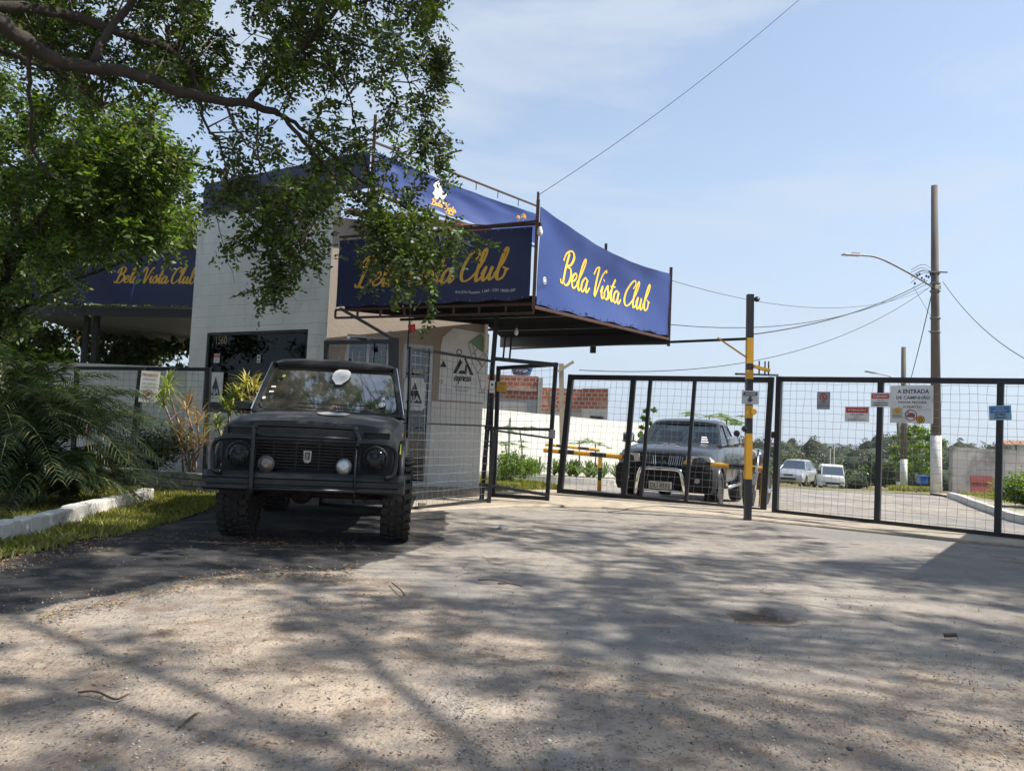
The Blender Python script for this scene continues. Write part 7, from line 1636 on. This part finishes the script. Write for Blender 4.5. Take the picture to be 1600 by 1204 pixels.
m = MB(); c = PX(450); m.box(c+Vector((0, -.17, 0)), (.18, .06, .12)); m.build('meter_box', mat('cream_box', (.5, .45, .34), .6), up_, bevel=.01)
for i in range(9):
    m = MB(); c = PX(442)+Vector((-.14-.09*i*.8, -.15, random.uniform(-.15, .22))); m.lathe([(.02, -.04), (.035, 0), (.02, .04)], c, n=8)
    m.build('insulator', mat('insulator', (.04, .06, .12), .3), up_)
m = MB()
for i in range(5):
    a = PX(430)+Vector((-.1, -.18, random.uniform(-.1, .15))); e = a+Vector((-.75, 0, random.uniform(-.35, .05))); m.tube(catmull([a, a.lerp(e, .5)+Vector((0, 0, .18)), e], 4), .008, 4)
m.build('loose_wires', plast, up_)
lt = empty('street_lamp', P(1452, 443, 23.8), 0, 'curved street lamp arm reaching left from the tall pole', 'street lamp')
m = MB(); m.tube(catmull([P(1455, 447, 23.8), P(1430, 432, 23.6), P(1395, 413, 23.3), P(1370, 402, 23.1), P(1350, 399, 23.0), P(1338, 398.5, 22.9)], 5), .030, 8); m.build('arm', galv, lt, smooth=True)
m = MB(); m.bar(P(1344, 399, 22.9), P(1317, 397.5, 22.7), .16, .05); m.build('lamp_head', mat('lamp_pink_grey', (.38, .32, .32), .5), lt, bevel=.015); m = MB(); m.bar(P(1342, 397, 22.85), P(1331, 396.5, 22.8), .10, .06); m.build('housing', mat('lamp_grey', (.2, .2, .21), .5), lt)
p2, b2, t2 = pole(1412, 756, 542, 46, .2, .13, 717, 'slimmer utility pole with a white base, standing farther down the road')
p3, b3, t3 = pole(1404, 756, 640, 52, .14, .10, 752, 'thin bare far pole just left of the white based one')
lt2 = empty('street_lamp', t2, 0, 'small distant street lamp head seen just above the gate top', 'street lamp'); m = MB(); m.tube(catmull([P(1411, 600, 45.9), P(1390, 588, 45.5), P(1368, 583, 45)], 4), .03, 6); m.bar(P(1368, 583, 45), P(1353, 580, 44.6), .2, .06); m.build('arm', galv, lt2)
for px, py, D, lab in ((1297, 700, 75, 'left one of two thin pale posts behind the white truck'), (1303, 694, 75, 'right one of two thin pale posts behind the white truck')):
    a = P(px, py, D); m = MB(); m.tube([Vector((a.x, a.y, gzf(a.x, a.y))), a], .10, 8); tag(m.build('post', mat('pale_post', (.45, .42, .36), .8)), lab, 'post')
# ---- wires
cab = mat('cable_black', (.02, .02, .022), .6)
def wire(a, b, sag, r_, label, n=24):
    a, b = Vector(a), Vector(b); pts = [a.lerp(b, i/n)-Vector((0, 0, sag*4*(i/n)*(1-i/n))) for i in range(n+1)]; o = MB().tube(pts, r_, 5).build('cable', cab); tag(o, label, 'cable')
wire(pz(PC, 4.2)+Vector((0, .05, 0)), P(1262, -12, 11), .12, .004, 'thin cable rising from the canopy corner to the top of the sky')
wire(PX(441)+Vector((-.35, -.2, 0)), P(1178, 522, 17), .25, .013, 'upper thick cable falling left from the tall pole')
wire(PX(446)+Vector((-.35, -.2, 0)), P(1030, 505, 16), .55, .009, 'middle cable running left from the tall pole to the canopy')
wire(PX(452)+Vector((-.3, -.2, 0)), P(905, 578, 14), .8, .008, 'lower thin cable sweeping left from the tall pole behind the striped post')
wire(PX(445), pz(mid if False else PR, 3.75), .6, .005, 'faint high cable between the tall pole and the blue banner')
wire(PX(441)+Vector((.2, -.1, 0)), P(1700, 600, 14), .5, .010, 'cable falling from the tall pole to the right edge')
wire(PX(452)+Vector((-.15, -.15, 0)), P(1408, 640, 44), .3, .016, 'steep cable from the tall pole down to the far pole')
wire(PX(456)+Vector((-.8, -.2, .1)), PX(510)+Vector((-.05, -.15, 0)), .0, .006, 'short slack wire hanging beside the tall pole')
# ---- red panel, bin, small items
c = P(1534, 757, 24.9); m = MB(); pn = empty('red_panel', (c.x, c.y, gzf(c.x, c.y)+.1), 0, 'dull red wooden panel leaning on the grey concrete wall', 'panel')
rp = mat('faded_red_wood', (.26, .07, .06), .8, var=(.20, .055, .05), vscale=5)
for i in range(7): m.box((c.x-.31+.104*i, c.y+.0, c.z), (.098, .03, .60), rx=R(-8))
m.build('boards', rp, pn); m = MB(); m.box((c.x, c.y-.035, c.z+.18), (.70, .02, .05), rx=R(-8)); m.box((c.x, c.y-.0, c.z-.2), (.70, .08, .05), rx=R(-8)); m.build('battens', rp, pn)
c = P(1441, 756, 28.5); bn = empty('bin', c, 0, 'bright blue bin standing beside the tall utility pole', 'bin'); m = MB()
m.slab([c+Vector((-.14, -.14, 0)), c+Vector((.14, -.14, 0)), c+Vector((.14, .14, 0)), c+Vector((-.14, .14, 0))], (0, 0, 1), .28); bl_ = mat('bin_blue', (.03, .14, .45), .4); m.build('body', bl_, bn, bevel=.02); m = MB(); m.box(c+Vector((0, 0, .30)), (.33, .33, .04)); m.build('lid', bl_, bn, bevel=.01)
# ============================================================ AIR
hzm = bpy.data.materials.new('air_haze'); hzm.use_nodes = True; _n = hzm.node_tree.nodes; _n.remove(_n['Principled BSDF']); _v = _n.new('ShaderNodeVolumePrincipled'); _v.inputs['Color'].default_value = (.80, .88, 1, 1); _v.inputs['Density'].default_value = .0002; _v.inputs['Anisotropy'].default_value = .2
hzm.node_tree.links.new(_v.outputs[0], _n['Material Output'].inputs['Volume'])
hb = MB().box((0, 660, 60), (3400, 1900, 240)).build('haze', hzm); hb['kind'] = 'stuff'
# ============================================================ GROUPS OF REPEATS
GR = {'tree': 'trees around the entrance', 'palm': 'palm bushes at the left', 'spiky plant': 'spiky plants by the gatehouse', 'plant': 'strappy plants in the beds', 'sapling': 'saplings in the bed beyond the gates', 'shrub': 'shrubs', 'notice': 'notices on the gates and fences', 'sticker': 'stickers on the gatehouse glass', 'banner': 'blue lettered banners', 'light bulb': 'light bulbs on the canopy', 'cable': 'overhead cables', 'utility pole': 'utility poles beyond the gate', 'street lamp': 'street lamps beyond the gate', 'stick': 'sticks lying on the driveway', 'stone': 'stones lying on the driveway', 'kerb': 'white kerbs', 'gate': 'black mesh gates', 'fence panel': 'black mesh panels', 'car': 'parked cars'}
for o in scene.objects:
    c = o.get('category')
    if o.parent is None and c in GR and not o.get('group') and not o.get('kind'): o['group'] = GR[c]
for nm in ('far_house',):
    for o in scene.objects:
        if o.name.split('.')[0] == nm and o.parent is None: o['group'] = 'tiny houses on the far slope'
